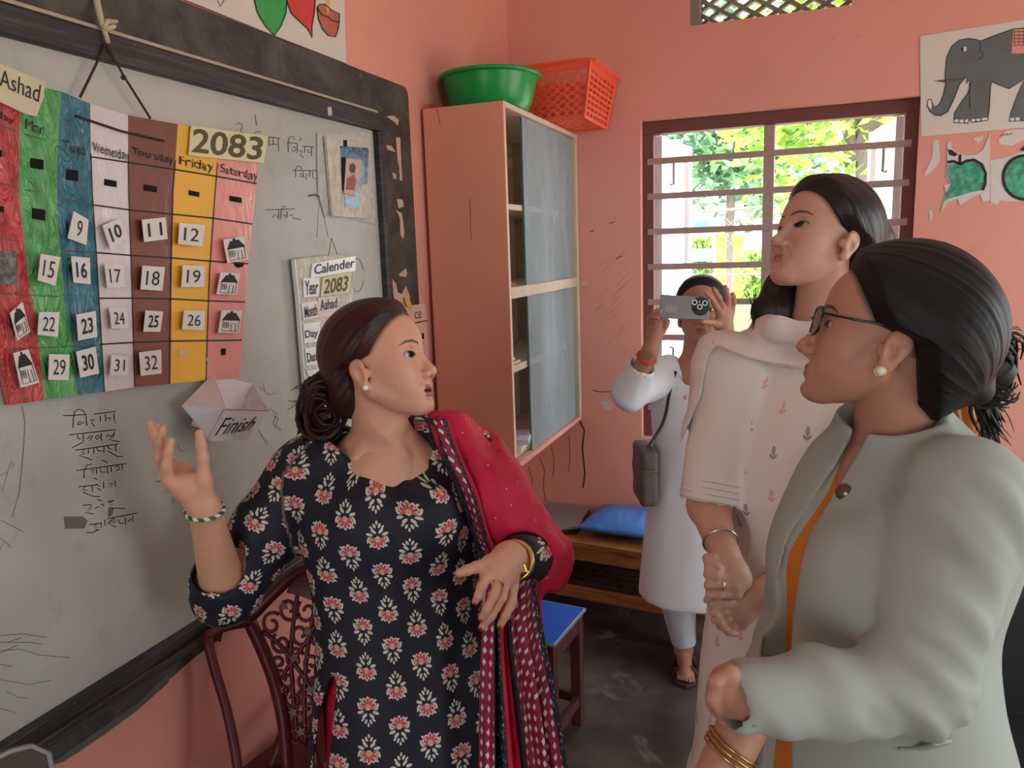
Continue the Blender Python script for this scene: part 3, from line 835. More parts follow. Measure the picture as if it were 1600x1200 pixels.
D2 = {'9': [(440, 115), (528, 165), (515, 315), (405, 275)], '10': [(610, 200), (720, 150), (760, 265), (660, 345)], '11': [(845, 165), (985, 150), (998, 280), (860, 298)], '12': [(1070, 183), (1220, 197), (1205, 325), (1062, 310)],
      '15': [(245, 368), (360, 388), (330, 558), (225, 525)], '16': [(425, 382), (535, 392), (540, 548), (440, 540)], '17': [(622, 430), (735, 435), (745, 565), (640, 570)], '18': [(850, 438), (982, 447), (968, 588), (838, 580)], '19': [(1090, 435), (1222, 442), (1215, 565), (1080, 568)],
      '22': [(235, 715), (355, 715), (345, 862), (225, 850)], '23': [(455, 730), (570, 708), (580, 862), (468, 885)], '24': [(652, 690), (755, 690), (765, 812), (665, 812)], '25': [(868, 705), (972, 712), (955, 832), (855, 832)], '26': [(1097, 705), (1222, 710), (1215, 822), (1085, 818)],
      '29': [(295, 965), (415, 968), (410, 1120), (290, 1118)], '30': [(455, 950), (570, 920), (590, 1080), (480, 1105)], '31': [(665, 970), (765, 975), (760, 1090), (655, 1092)], '32': [(830, 955), (960, 938), (963, 1080), (840, 1095)]}
for t_, q in D2.items():
    o = card(cv(0, 300, 3.81, q), t_, bold=t_ in ('16', '23', '25', '30', '10'))
    o['label'] = 'paper card printed with the number ' + t_
def house(q, dark=False):
    q = cv(0, 300, 3.81, q); o = card(q)
    o['label'] = 'paper card with a small black house drawing'
    tl, tr, br, bl = np.array(q, float)
    def at(x, y): return tuple((tl * (1 - x) + tr * x) * (1 - y) + (bl * (1 - x) + br * x) * y)
    flat('house_roof', [at(0.08, 0.45), at(0.3, 0.12), at(0.42, 0.12), at(0.42, 0.04), at(0.55, 0.02), at(0.56, 0.1), at(0.7, 0.1), at(0.98, 0.45)], ('x', XC + 0.0126), 0.0004, HOUSE, o)
    pl = ('x', XC + 0.0122)
    flatline('house_lines', [[at(0.14, 0.45), at(0.14, 0.92), at(0.9, 0.92), at(0.9, 0.45)], [at(0.56, 0.92), at(0.56, 0.58), at(0.76, 0.58), at(0.76, 0.92)], [at(0.2, 0.55), at(0.42, 0.55), at(0.42, 0.76), at(0.2, 0.76), at(0.2, 0.55)], [at(0.31, 0.55), at(0.31, 0.76)], [at(0.2, 0.65), at(0.42, 0.65)]], pl, 1.1, INK, o)
for q in ([(1330, 283), (1455, 262), (1477, 400), (1355, 425)], [(1315, 478), (1430, 485), (1408, 610), (1290, 608)], [(1320, 703), (1445, 708), (1425, 840), (1300, 838)], [(60, 720), (135, 655), (180, 830), (105, 885)], [(80, 960), (170, 935), (235, 1135), (125, 1165)]): house(q)
o = card(cv(0, 300, 3.81, [(-30, 350), (95, 352), (100, 555), (-25, 550)]), mat=plain('grey_photo_print', rgb(130, 126, 124), 0.4, var=0.9, scale=90, dark=0.25)); o['label'] = 'small grey photograph on the red column'
for x0, y0, x1, y1 in ((185, 940, 260, 1010), (398, 1005, 465, 1080), (625, 1065, 695, 1115), (860, 1098, 935, 1145), (1127, 1132, 1187, 1172), (1370, 1165, 1440, 1208), (-20, 885, 12, 935), (195, 1238, 270, 1313), (-10, 1220, 25, 1265)):
    q = cv(0, 0, 3.81, [(x0, y0), (x1, y0 + 12), (x1, y1), (x0, y1 - 12)])
    flat('velcro_patch', q, ('x', XC + 0.002), 0.0018, VEL, cal)
flat('velcro_patch', cv(0, 300, 3.81, [(1395, 425), (1460, 422), (1445, 445), (1420, 452), (1402, 442)]), ('x', XC + 0.002), 0.0018, VEL, cal)
flat('velcro_patch', cv(0, 300, 3.81, [(1320, 932), (1345, 930), (1344, 970), (1322, 972)]), ('x', XC + 0.002), 0.0018, VEL, cal)
flat('velcro_patch', cv(0, 300, 3.81, [(1065, 937), (1110, 935), (1110, 976), (1067, 978)]), ('x', XC + 0.002), 0.0018, PINKP, cal)
q = [(299, 196), (419, 213), (412, 255), (295, 243)]
o = flat('year_card', q, ('x', XC + 0.006), 0.002, CARDY, cal); o['label'] = 'pale yellow card reading 2083'
OLIVE = plain('olive_ink', rgb(84, 76, 40), 0.6, var=0.0)
lettering('numerals', '2083', [(302, 200), (413, 215), (407, 251), (299, 238)], ('x', XC + 0.006), OLIVE, o, bold=True)
q = [(-60, 76), (0, 99), (70, 128), (69, 150), (57, 182), (40, 178), (0, 159), (-60, 140)]
o = flat('month_card', q, ('x', XC + 0.006), 0.002, plain('buff_month_card', rgb(206, 196, 166), 0.5), cal); o['label'] = 'buff card reading Ashad'
lettering('letters', 'Ashad', [(-1, 107), (64, 133), (60, 160), (-1, 134)], ('x', XC + 0.006), INK, o)

# ------------------------------------------------------------------ the Finish box
FB = plain('white_taped_paper', rgb(222, 212, 218), 0.35, var=0.2)
fb = empty('paper_box', onx(340, 640, XB), 'white taped paper box marked Finish hanging under the calendar corner', 'box')
def bq(l): return [onx(u, v, x) for (u, v, x) in l]
A_ = onx(284, 634, 0.075); Bm = onx(333, 584, 0.03); Cc = onx(420, 641, 0.12)
back = onx(395, 600, 0.035); front = onx(352, 639, 0.155)
lowL = onx(313, 668, 0.085); lowF = onx(326, 688, 0.15); lowR = onx(386, 687, 0.115)
def panel(name, pts, lab=None):
    pts = [np.asarray(p) for p in pts]; n_ = unit(np.cross(pts[1] - pts[0], pts[2] - pts[0]))
    if n_ @ (CAM - pts[0]) < 0: n_ = -n_
    o = MB().prism([p - n_ * 0.0015 for p in pts], n_ * 0.0015).build(name, FB, fb)
    if lab: o['label'] = lab
    return o
panel('side_panel', [A_, Bm, front, lowF, lowL])
panel('side_panel', [front, Cc, lowR, lowF], 'front panel lettered Finish')
panel('back_panel', [Bm, back, lowR + (-0.06, 0.02, 0), lowL + (-0.04, 0.02, 0)])
panel('back_panel', [back, Cc, lowR, lowR + (-0.06, 0.02, 0)])
panel('bottom_panel', [lowL, lowF, lowR, lowR + (-0.06, 0.02, 0), lowL + (-0.04, 0.02, 0)])
# lettering across the front panel
v_, f_ = text_mesh('Finish')
e1 = (Cc - front); e2 = (lowF - front); nn = unit(np.cross(e1, e2)); nn = nn if nn @ (CAM - front) > 0 else -nn
tl = front + e1 * 0.10 + e2 * 0.28; tr = front + e1 * 0.88 + e2 * 0.22; bl = front + e1 * 0.06 + e2 * 0.86; br = front + e1 * 0.74 + e2 * 0.72
obj('letters', [((tl * (1 - x) + tr * x) * y + (bl * (1 - x) + br * x) * (1 - y)) + nn * 0.001 for x, y, _ in v_], f_, INK, fb)
TAPE = Mat('clear_tape', rgb(235, 235, 235), 0.12); TAPE.set('Transmission Weight', 0.7); TAPE = TAPE.m
MB().tube([Bm, onx(323, 560, XC + 0.003)], 0.002, 5).build('string', plain('white_string', rgb(220, 216, 206)), fb)
MB().tube([front, lowF], 0.003, 6).build('tape_edge', TAPE, fb); MB().tube([front, Bm], 0.002, 6).build('tape_edge', TAPE, fb); MB().tube([front, Cc], 0.002, 6).build('tape_edge', TAPE, fb)

# ------------------------------------------------------------------ small calendar board and picture card
FOIL = Mat('crinkled_clear_film', rgb(206, 198, 180), 0.25, 0.6)
n_ = FOIL.noise(45, 4, 0.6, FOIL.scaled(FOIL.coord(), (1, 1, 0.6)), 1.5)
FOIL.set('Coat Weight', 0.8); FOIL.set('Coat Roughness', 0.06); FOIL.bump(n_, 0.8, 0.012); FOIL = FOIL.m
sc = empty('small_calendar', onx(500, 620, XB), 'small film-wrapped calendar board with year, month, day and date cards', 'calendar')
k_ = lambda l: cv(450, 380, 5.217, l)
X2 = XB + 0.016
flat('backing_board', k_([(60, 130), (330, 100), (545, 105), (530, 450), (520, 700), (500, 1240), (160, 1245), (120, 800), (90, 420)]), ('x', X2), 0.012, FOIL, sc)
flat('board_edge', k_([(50, 135), (64, 130), (94, 420), (124, 800), (162, 1245), (146, 1245), (110, 800), (80, 420)]), ('x', X2 + 0.001), 0.010, plain('white_card_edge', rgb(226, 224, 220)), sc)
GREYI = plain('grey_ink', rgb(70, 70, 74), 0.6, var=0.0)
def tcard(nm, poly, text, tq, mat, ink, lab, bold=True):
    o = flat(nm, k_(poly), ('x', X2 + 0.003), 0.002, mat, sc); o['label'] = lab
    lettering('letters', text, k_(tq), ('x', X2 + 0.003), ink, o, bold=bold)
WH = plain('glossy_white_card', rgb(222, 220, 218), 0.2, 0.6)
tcard('title_card', [(200, 165), (550, 105), (552, 225), (185, 285)], 'Calender', [(215, 175), (545, 118), (540, 195), (212, 258)], WH, GREYI, 'title card reading Calender')
tcard('row_card', [(125, 285), (258, 280), (250, 430), (130, 440)], 'Year', [(135, 305), (248, 298), (240, 415), (140, 425)], WH, GREYI, 'card reading Year')
tcard('year_card', [(285, 280), (520, 235), (495, 405), (268, 435)], '2083', [(300, 295), (495, 262), (478, 388), (290, 415)], CARDY, OLIVE, 'yellowish card reading 2083')
tcard('row_card', [(110, 490), (240, 470), (242, 600), (125, 625)], 'Month', [(130, 515), (236, 490), (238, 590), (138, 612)], WH, GREYI, 'card reading Month')
tcard('month_card', [(245, 445), (410, 428), (412, 590), (240, 605)], 'Ashad', [(258, 462), (400, 445), (400, 525), (262, 553)], plain('pinkish_card', rgb(220, 200, 194), 0.4), GREYI, 'pinkish card reading Ashad')
tcard('row_card', [(125, 660), (260, 640), (262, 800), (135, 815)], 'Day', [(136, 712), (244, 695), (243, 778), (142, 795)], WH, GREYI, 'card reading Day')
tcard('row_card', [(140, 860), (262, 840), (262, 985), (150, 1000)], 'Date', [(152, 895), (246, 882), (245, 955), (158, 975)], WH, GREYI, 'card reading Date')
tcard('row_card', [(148, 1040), (262, 1020), (262, 1150), (158, 1165)], 'W', [(160, 1085), (185, 1080), (185, 1115), (162, 1120)], WH, GREYI, 'lower half-hidden white card')
THREAD = plain('orange_thread', rgb(150, 104, 62), 0.8)
MB().tube([onx(527, 398, X2), onx(518, 372, X2), onx(513, 399, X2)], 0.0012, 5).build('string', THREAD, sc, True)
MB().tube([onx(513, 372, X2), onx(499, 306, XB + 0.01), onx(495, 372, X2 - 0.006)], 0.0008, 5).build('string', THREAD, sc, True)
MB().tube([onx(483, 306, XB + 0.003), onx(490, 304, XB + 0.008), onx(499, 307, XB + 0.01)], 0.0016, 6).build('nail', INK, sc, True)

pc = empty('picture_board', onx(545, 340, XB), 'crinkled film-wrapped picture card in the upper corner of the whiteboard', 'picture')
k_ = lambda l: cv(380, 180, 3.75, l)
film2 = Mat('clear_wrapping_film', rgb(198, 198, 190), 0.12, 0.7)
film2.bump(film2.noise(40, 4, 0.6, None, 1.2), 0.9, 0.012); film2 = film2.m
flat('film_wrap', k_([(435, 105), (740, 95), (752, 115), (775, 640), (600, 600), (480, 600), (465, 545), (440, 470)]), ('x', XB + 0.004), 0.003, film2, pc)
flat('backing_card', k_([(485, 122), (600, 135), (742, 160), (745, 400), (738, 606), (525, 590)]), ('x', XB + 0.014), 0.008, FOIL, pc)
bl_ = plain('blue_photo_print', rgb(96, 140, 168), 0.15, var=0.9, scale=60, dark=0.3)
flat('photograph', k_([(570, 180), (735, 192), (728, 400), (690, 405), (680, 545), (600, 540)]), ('x', XB + 0.0155), 0.001, bl_, pc)
flat('dark_strip', k_([(575, 250), (598, 240), (592, 460), (582, 430)]), ('x', XB + 0.0162), 0.001, VEL, pc)
o = flat('small_photograph', k_([(605, 250), (700, 266), (655, 475), (590, 456)]), ('x', XB + 0.018), 0.001, plain('beige_photo_print', rgb(196, 170, 156), 0.4, var=0.4, scale=60), pc)
o['label'] = 'small portrait photograph clipped on the picture card'
flat('portrait_head', k_([(625, 290), (645, 280), (660, 300), (655, 335), (635, 340), (622, 320)]), ('x', XB + 0.0188), 0.0005, plain('portrait_brown', rgb(96, 66, 56), 0.6), o)
flat('portrait_shirt', k_([(610, 370), (650, 345), (665, 380), (650, 440), (604, 435)]), ('x', XB + 0.0188), 0.0005, plain('portrait_red', rgb(160, 92, 88), 0.6), o)
flat('velcro_patch', k_([(590, 147), (609, 145), (608, 184), (592, 183)]), ('x', XB + 0.0162), 0.002, VEL, pc)

# strip chart beside the cabinet, mostly behind the teacher's head
at_ = empty('paper_chart', onx(660, 560, 0.013), 'pale pink paper strip chart hanging on the frame edge beside the cabinet', 'chart')
k_ = lambda l: cv(450, 380, 5.217, l)
PNK = plain('pale_pink_paper', rgb(228, 176, 160), 0.7)
flat('title_strip', k_([(940, 520), (1115, 490), (1132, 632), (940, 665)]), ('x', 0.016), 0.0012, PNK, at_)
flat('chart_sheet', k_([(945, 668), (1132, 640), (1165, 1260), (960, 1280)]), ('x', 0.015), 0.0012, PNK, at_)
flatline('rule', [k_([(940, 667), (1140, 628)])], ('x', 0.0165), 1.2, INK, at_)
lettering('letters', 'ce', k_([(1030, 560), (1085, 552), (1086, 612), (1032, 618)]), ('x', 0.016), GREYI, at_)
flat('velcro_patch', k_([(1094, 735), (1108, 733), (1110, 780), (1098, 782)]), ('x', 0.017), 0.002, VEL, at_)
flat('tape', k_([(945, 440), (975, 440), (1010, 500), (1005, 545), (985, 540), (960, 490)]), ('x', 0.0185), 0.0008, plain('yellow_tape', rgb(226, 172, 70), 0.4), at_)

# ------------------------------------------------------------------ posters
PAPER = plain('poster_paper', rgb(214, 206, 196), 0.75, var=0.1, scale=8)
LEAFG = plain('green_crayon', rgb(64, 170, 92), 0.8, var=0.5, scale=60); LEAFR = plain('red_crayon', rgb(214, 72, 66), 0.8, var=0.4, scale=60)
POTC = plain('brown_crayon', rgb(190, 110, 90), 0.8, var=0.4, scale=60); YELC = plain('yellow_crayon', rgb(222, 190, 80), 0.8)
pl0 = ('x', 0.003)
po = empty('leaf_poster', onx(450, 60, 0), 'white poster with coloured leaves and a pot above the board frame', 'poster')
def ex(l): return cv(340, 0, 4.444, l)
flat('sheet', [(262, -12), (420, 52), (541, 100), (538, 0), (532, -160), (250, -160)], pl0, 0.002, PAPER, po)
a = ex([(255, 0), (275, 85), (330, 180), (395, 248), (440, 180), (475, 90), (480, 0), (470, -120), (430, -220), (380, -250), (310, -200), (265, -100)])
flat('green_leaf', a, ('x', 0.0036), 0.0005, LEAFG, po); flatline('leaf_outline', [a + a[:1]], ('x', 0.004), 1.6, INK, po)
a = ex([(478, 0), (510, 90), (570, 150), (625, 200), (655, 265), (655, 180), (672, 80), (676, 0), (665, -120), (610, -220), (540, -200), (490, -100)])
flat('red_leaf', a, ('x', 0.0036), 0.0005, LEAFR, po); flatline('leaf_outline', [a + a[:1]], ('x', 0.004), 1.6, INK, po)
a = ex([(690, 50), (705, 30), (745, 30), (790, 70), (845, 95), (845, 150), (838, 200), (820, 255), (770, 248), (730, 205), (700, 130)])
flat('pot', a, ('x', 0.0036), 0.0005, POTC, po)
flatline('pot_outline', [a + a[:1], ex([(690, 50), (720, 100), (765, 118), (800, 145), (845, 155)])], ('x', 0.0042), 1.4, INK, po)
flat('stem', ex([(748, -150), (782, -150), (782, 0), (770, 100), (764, 98), (750, 0)]), ('x', 0.004), 0.0005, YELC, po)
flatline('pencil_mark', [ex([(0, 5), (18, 45), (45, 0)])], ('x', 0.0042), 1.2, INK, po)
flatline('poster_edge', [[(285, 0), (420, 53), (500, 84), (541, 100)]], ('x', 0.0135), 1.6, plain('maroon_edge', rgb(120, 56, 44)), wall_left)

yb = lambda d: ('y', DEP - d)
def ee(l): return cv(1430, 20, 3.75, l)
ELE = plain('grey_poster_colour', rgb(104, 108, 108), 0.75, var=0.35, scale=14); TOE = plain('white_poster_colour', rgb(226, 222, 214), 0.8)
el = empty('elephant_poster', ony(1520, 210, DEP), 'painted poster of a grey elephant with a pink blanket on the window wall', 'poster')
flat('sheet', ee([(28, 137), (638, 40), (1130, -38), (1130, 630), (638, 672), (35, 725)]), yb(0.003), 0.002, PAPER, el)
eo = ee([(70, 540), (75, 510), (92, 505), (100, 530), (115, 555), (145, 530), (165, 480), (178, 420), (175, 360), (185, 260), (215, 195), (260, 160), (310, 150), (350, 155), (385, 165), (460, 135), (575, 95), (700, 85), (850, 120), (940, 220), (960, 400), (940, 630), (800, 640), (790, 470), (760, 470), (720, 630), (550, 635), (560, 590), (600, 480), (636, 392), (550, 445), (450, 405), (440, 450), (435, 560), (425, 630), (330, 642), (320, 622), (310, 647), (225, 642), (230, 590), (260, 540), (310, 470), (328, 400), (312, 395), (300, 415), (302, 372), (260, 420), (225, 510), (190, 580), (150, 603), (115, 600), (85, 575)])
flat('elephant_body', eo, yb(0.0036), 0.0005, ELE, el); flatline('elephant_outline', [eo + eo[:1]], yb(0.004), 1.3, INK, el)
flat('tusk', ee([(105, 398), (180, 390), (300, 374), (260, 395), (180, 410)]), yb(0.0042), 0.0005, plain('dark_tusk', rgb(92, 88, 86)), el)
flat('blanket', ee([(575, 97), (760, 88), (752, 232), (565, 240)]), yb(0.0042), 0.0005, plain('pink_blanket_colour', rgb(222, 150, 136), 0.8), el)
flatline('blanket_grid', [ee([(582 + 26 * k, 104), (582 + 26 * k, 190)]) for k in range(5)] + [ee([(578, 112 + 20 * k), (700, 108 + 20 * k)]) for k in range(5)], yb(0.0046), 1.0, plain('brown_ink', rgb(120, 60, 56)), el)
flat('eye', ee([(283, 203), (296, 197), (301, 212), (296, 226), (285, 224)]), yb(0.0042), 0.0004, TOE, el)
flat('pupil', ee([(268, 206), (280, 203), (283, 222), (270, 222)]), yb(0.0042), 0.0004, INK, el)
tag(flatline('ear_line', [ee([(375, 172), (385, 205), (375, 225), (398, 235), (392, 262), (365, 273)]), ee([(318, 400), (320, 560)])], yb(0.0042), 1.2, INK, el), kind='stuff')
for l in ([(228, 630), (250, 622), (255, 648), (230, 646)], [(258, 628), (282, 624), (286, 648), (262, 650)], [(290, 628), (310, 622), (312, 640), (294, 646)], [(330, 625), (350, 620), (352, 640), (332, 642)], [(358, 622), (380, 620), (380, 640), (360, 641)], [(388, 620), (422, 612), (424, 628), (392, 636)], [(556, 618), (580, 615), (582, 636), (558, 636)], [(588, 614), (612, 612), (612, 634), (590, 636)], [(72, 515), (92, 508), (98, 540), (92, 568), (74, 545)]):
    flat('toenail', ee(l), yb(0.0042), 0.0004, TOE, el)
APG = plain('green_crayon_apple', rgb(92, 186, 150), 0.8, var=0.8, scale=50, dark=0.5); THICK = plain('black_poster_line', rgb(46, 42, 44), 0.8, var=0.0)
TORN = plain('torn_white_paper', rgb(214, 206, 204), 0.8)
ap = empty('apple_poster', ony(1520, 300, DEP), 'torn poster with half a green apple under the elephant', 'poster')
flat('sheet', ee([(187, 770), (205, 745), (215, 790), (240, 820), (300, 837), (360, 830), (400, 800), (438, 705), (440, 1100), (397, 1108), (380, 1060), (330, 1085), (262, 1130), (250, 1090), (190, 1112), (150, 1168), (165, 1110), (180, 1060), (170, 1010), (205, 1000), (180, 960), (188, 880)]), yb(0.002), 0.0012, TORN, ap)
flat('apple', ee([(190, 890), (230, 885), (265, 895), (310, 875), (350, 870), (390, 900), (405, 960), (395, 1040), (330, 1050), (250, 1075), (190, 1090), (172, 1108), (180, 1060), (210, 1000), (185, 950)]), yb(0.0026), 0.0005, APG, ap)
flatline('apple_outline', [ee([(190, 875), (225, 870), (265, 888), (300, 868), (345, 862), (390, 888), (412, 940), (410, 1000), (395, 1040)])], yb(0.003), 4.6, THICK, ap)
flatline('apple_stalk', [ee([(264, 830), (262, 885)])], yb(0.003), 4.0, THICK, ap)
flat('apple_leaf', ee([(190, 800), (215, 803), (250, 830), (230, 842), (200, 832)]), yb(0.003), 0.0004, THICK, ap)
ap = empty('apple_poster', ony(1600, 300, DEP), 'torn poster with a round dark-outlined green apple below the elephant blanket', 'poster')
flat('sheet', ee([(441, 868), (540, 845), (638, 810), (800, 780), (800, 1080), (700, 1095), (638, 1100), (560, 1108), (500, 1100), (482, 1126), (442, 1112)]), yb(0.002), 0.0012, TORN, ap)
ro = ee([(640 + 125 * math.cos(a) + 0, 965 + 128 * math.sin(a)) for a in np.linspace(0, 2 * math.pi, 28)])
flat('apple', ro[:-1], yb(0.0026), 0.0005, APG, ap); flatline('apple_outline', [ro], yb(0.003), 4.6, THICK, ap)
flat('apple_leaf', ee([(615, 805), (650, 770), (690, 780), (660, 812)]), yb(0.003), 0.0004, THICK, ap)
for l in ([(105, 750), (140, 745), (145, 870), (120, 905), (60, 960), (54, 940), (100, 850)], [(485, 750), (530, 692), (638, 683), (700, 690), (638, 742), (570, 777), (500, 770)], [(338, 738), (400, 720), (392, 748), (368, 762)], [(82, 1160), (96, 1150), (100, 1200), (86, 1230)]):
    flat('paper_scrap', ee(l), yb(0.0012), 0.001, TORN, wall_back)
flatline('scrap_writing', [ee([(500, 722), (510, 708), (516, 720), (528, 708)]), ee([(532, 718), (540, 708), (548, 716)]), ee([(552, 716), (560, 706), (572, 712)])], yb(0.0024), 0.9, INK, wall_back)
# ------------------------------------------------------------------ wall cabinet
CABP = plain('coral_painted_ply', rgb(230, 156, 128), 0.5, var=0.12, scale=5)
RAWP = plain('pale_worn_wood', rgb(210, 190, 170), 0.7, var=0.3, scale=20)
INP = plain('brown_ply_inside', rgb(176, 148, 124), 0.75, var=0.25, scale=9)
CY0 = onx(655, 170, 0.0)[1] ; CY1 = DEP - 0.004
CXF = ony(785, 157, CY0)[0]
CZ1 = ony(785, 157, CY0)[2]; CZ0 = ony(800, 737, CY0)[2]
T_ = 0.018
cab = empty('wall_cabinet', (CXF / 2, (CY0 + CY1) / 2, CZ0), 'coral painted wall cabinet with sliding glass fronts in the corner', 'cabinet')
o = MB().box((0.012, CY0, CZ0), (CXF, CY0 + T_, CZ1)).build('side_panel', CABP, cab, bevel=0.002)
MB().box((CXF - 0.001, CY0, CZ0), (CXF + 0.002, CY0 + T_, CZ1)).build('edge_strip', plain('pink_edge', rgb(232, 178, 160)), cab)
MB().box((0.004, CY1 - T_, CZ0), (CXF - 0.002, CY1, CZ1 - 0.02)).build('side_panel', INP, cab)
MB().box((0.004, CY0 + T_, CZ1 - T_), (CXF + 0.004, CY1, CZ1)).build('top_panel', RAWP, cab, bevel=0.002)
MB().box((0.004, CY0 + T_, CZ0), (CXF + 0.002, CY1, CZ0 + T_)).build('bottom_panel', plain('pink_painted_wood', rgb(226, 160, 146), 0.6), cab, bevel=0.002)
MB().box((0.004, CY0 + T_, CZ0 + T_), (0.012, CY1 - T_, CZ1 - T_)).build('back_panel', INP, cab)
def cz(u, v): return onx(u, v, CXF)[2]
def cyy(u, v): return onx(u, v, CXF)[1]
zs1 = cz(793, 321); zm = cz(795, 458); zs2 = cz(797, 583)
MB().box((0.012, CY0 + T_, zs1 - 0.009), (CXF - 0.02, CY1 - T_, zs1 + 0.009)).build('shelf', RAWP, cab)
MB().box((0.012, CY0 + T_, zm - 0.022), (CXF, CY1 - T_, zm + 0.016)).build('middle_rail', RAWP, cab, bevel=0.003)
MB().box((0.012, CY0 + T_, zs2 - 0.014), (CXF - 0.02, CY1 - T_, zs2 + 0.010)).build('shelf', RAWP, cab)
MB().box((CXF - 0.03, CY1 - 0.035, CZ0 + T_), (CXF + 0.003, CY1, CZ1 - T_)).build('corner_post', RAWP, cab, bevel=0.002)
CG = Mat('dusty_cabinet_glass', rgb(176, 206, 210), 0.22, 0.6)
dst = CG.noise(2.2, 3, 0.5, CG.scaled(CG.coord(), (1, 3, 0.7)))
CG.set('Base Color', rgb(196, 214, 222)); CG.set('Roughness', 0.12)
tr_ = CG.node('ShaderNodeBsdfTransparent'); tr_.inputs[0].default_value = (0.86, 0.94, 0.94, 1); mxs = CG.node('ShaderNodeMixShader')
CG.nt.links.new((dst * 0.5 + 0.18).k, mxs.inputs[0]); CG.nt.links.new(tr_.outputs[0], mxs.inputs[1]); CG.nt.links.new(CG.b.outputs[0], mxs.inputs[2])
CG.nt.links.new(mxs.outputs[0], CG.nt.nodes['Material Output'].inputs['Surface']); CG = CG.m
GE = plain('teal_glass_edge', rgb(56, 120, 124), 0.2, 0.7)
gy0 = cyy(829, 420); gy1 = CY1 - 0.04
for z0, z1, dy in ((zm + 0.016, CZ1 - T_, -0.008), (CZ0 + T_, zm - 0.022, 0.0)):
    o = MB().box((CXF - 0.018, gy0 + dy, z0), (CXF - 0.013, gy1, z1)).build('sliding_glass', CG, cab)
    MB().box((CXF - 0.0185, gy0 + dy - 0.006, z0), (CXF - 0.0125, gy0 + dy, z1)).build('glass_edge', GE, o)
# crack lines on the side
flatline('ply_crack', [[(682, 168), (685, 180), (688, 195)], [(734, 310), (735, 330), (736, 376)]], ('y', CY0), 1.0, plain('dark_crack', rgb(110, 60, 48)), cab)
MB().box((0.0, CY0 + 0.30, CZ1 - 0.12), (0.014, CY1 - 0.02, CZ1 - 0.08)).build('wall_batten', CABP, cab)
# things in the cabinet
WP = plain('white_paper', rgb(230, 230, 232), 0.7)
def zc(nm): return nm
b0 = CZ0 + T_
for k in range(3):
    y = CY0 + 0.05 + 0.012 * k
    o = MB().obox((0.17 + 0.008 * k, y + 0.11, b0 + 0.012 + 0.021 * k), np.array((0.095, 0.01 * k, 0)), np.array((-0.01 * k, 0.095 - 0.01 * k, 0)), (0, 0, 0.0105)).build('paper_bundle', [plain('greenish_folder', rgb(186, 190, 120)), WP, plain('bluish_paper', rgb(206, 212, 226))][k], bevel=0.004)
    tag(o, ['yellow-green folder lying on the cabinet floor', 'white paper bundle between the folder and the bluish papers in the cabinet', 'bluish white papers topmost on the cabinet floor pile'][k], 'papers')
o = MB().obox((0.19, CY0 + 0.11, zs2 + 0.014), (0.07, 0, 0), (0, 0.07, 0.0), (0, 0, 0.004)).build('paper_sheaf', RAWP); tag(o, 'thin curled sheaf of paper on the lower cabinet shelf', 'papers')
o = MB().obox((0.17, CY0 + 0.09, zs2 + 0.0225), (0.08, 0.0, 0.003), (0.0, 0.06, 0.0), (-0.0002, 0, 0.0045)).build('paper_sheaf', WP); tag(o, 'white sheet lying over the curled sheaf in the cabinet', 'papers')
o = MB().box((CXF - 0.09, CY0 + T_ + 0.012, zm + 0.016), (CXF - 0.05, CY0 + T_ + 0.055, zm + 0.075)).build('small_box', plain('white_plastic', rgb(226, 228, 230), 0.4), bevel=0.004); tag(o, 'small white plastic box on the cabinet middle rail', 'box')
w_ = [(CXF - 0.06 + 0.03 * math.cos(a), CY0 + 0.13 + 0.035 * math.sin(a), zm + 0.02 + 0.012 * abs(math.sin(a * 1.5))) for a in np.linspace(0, 10, 40)]
o = MB().tube(w_, 0.0025, 6).build('cable', plain('orange_wire', rgb(206, 140, 60), 0.5), None, True); tag(o, 'coiled orange cable on the cabinet middle rail', 'cable')

# ------------------------------------------------------------------ basin and basket on the cabinet
GRN = Mat('green_plastic', rgb(14, 150, 72), 0.3, 0.5); GRN = GRN.m
bc = np.array((0.170, CY0 + 0.212, CZ1 + 0.001))
BR = 0.172; BH = 0.125
bas = empty('plastic_basin', bc, 'round green plastic basin on top of the wall cabinet', 'basin')
prof = [(0.0, 0.0), (0.118, 0.0), (0.126, 0.004), (0.140, 0.03), (0.156, 0.09), (0.160, BH - 0.012), (0.162, BH - 0.006)]
MB().lathe(bc, prof + [(0.158, BH - 0.008), (0.150, 0.09), (0.134, 0.03), (0.118, 0.008), (0.0, 0.006)], 56).build('bowl', GRN, bas, True)
MB().lathe(bc, [(0.158, BH - 0.014), (0.172, BH - 0.012), (0.176, BH - 0.005), (0.172, BH), (0.158, BH - 0.001)], 56).build('rim', GRN, bas, True)
o = MB().box((0.02, CY0 + 0.03, CZ1), (0.06, CY0 + 0.05, CZ1 + 0.02)).build('wood_block', plain('red_paint_chip', rgb(150, 70, 60)), None, bevel=0.003); tag(o, 'small reddish block under the rim of the green basin', 'block')
ORG = Mat('orange_plastic', rgb(238, 92, 62), 0.35, 0.5).m
by0, by1 = CY0 + 0.43, DEP - 0.035
bkt = empty('plastic_basket', (0.2, (by0 + by1) / 2, CZ1), 'orange-red perforated plastic basket on top of the wall cabinet', 'basket')
bx0, bx1, hB = 0.095, 0.468, 0.19
fl = 0.035
def bpt(s, q, e):   # corner of the tapering basket at height fraction e
    x = (bx0 + fl * (1 - e)) if s < 0 else (bx1 - fl * (1 - e)); y = (by0 + fl * (1 - e)) if q < 0 else (by1 - fl * (1 - e))
    return np.array((x, y, CZ1 + 0.002 + hB * e))
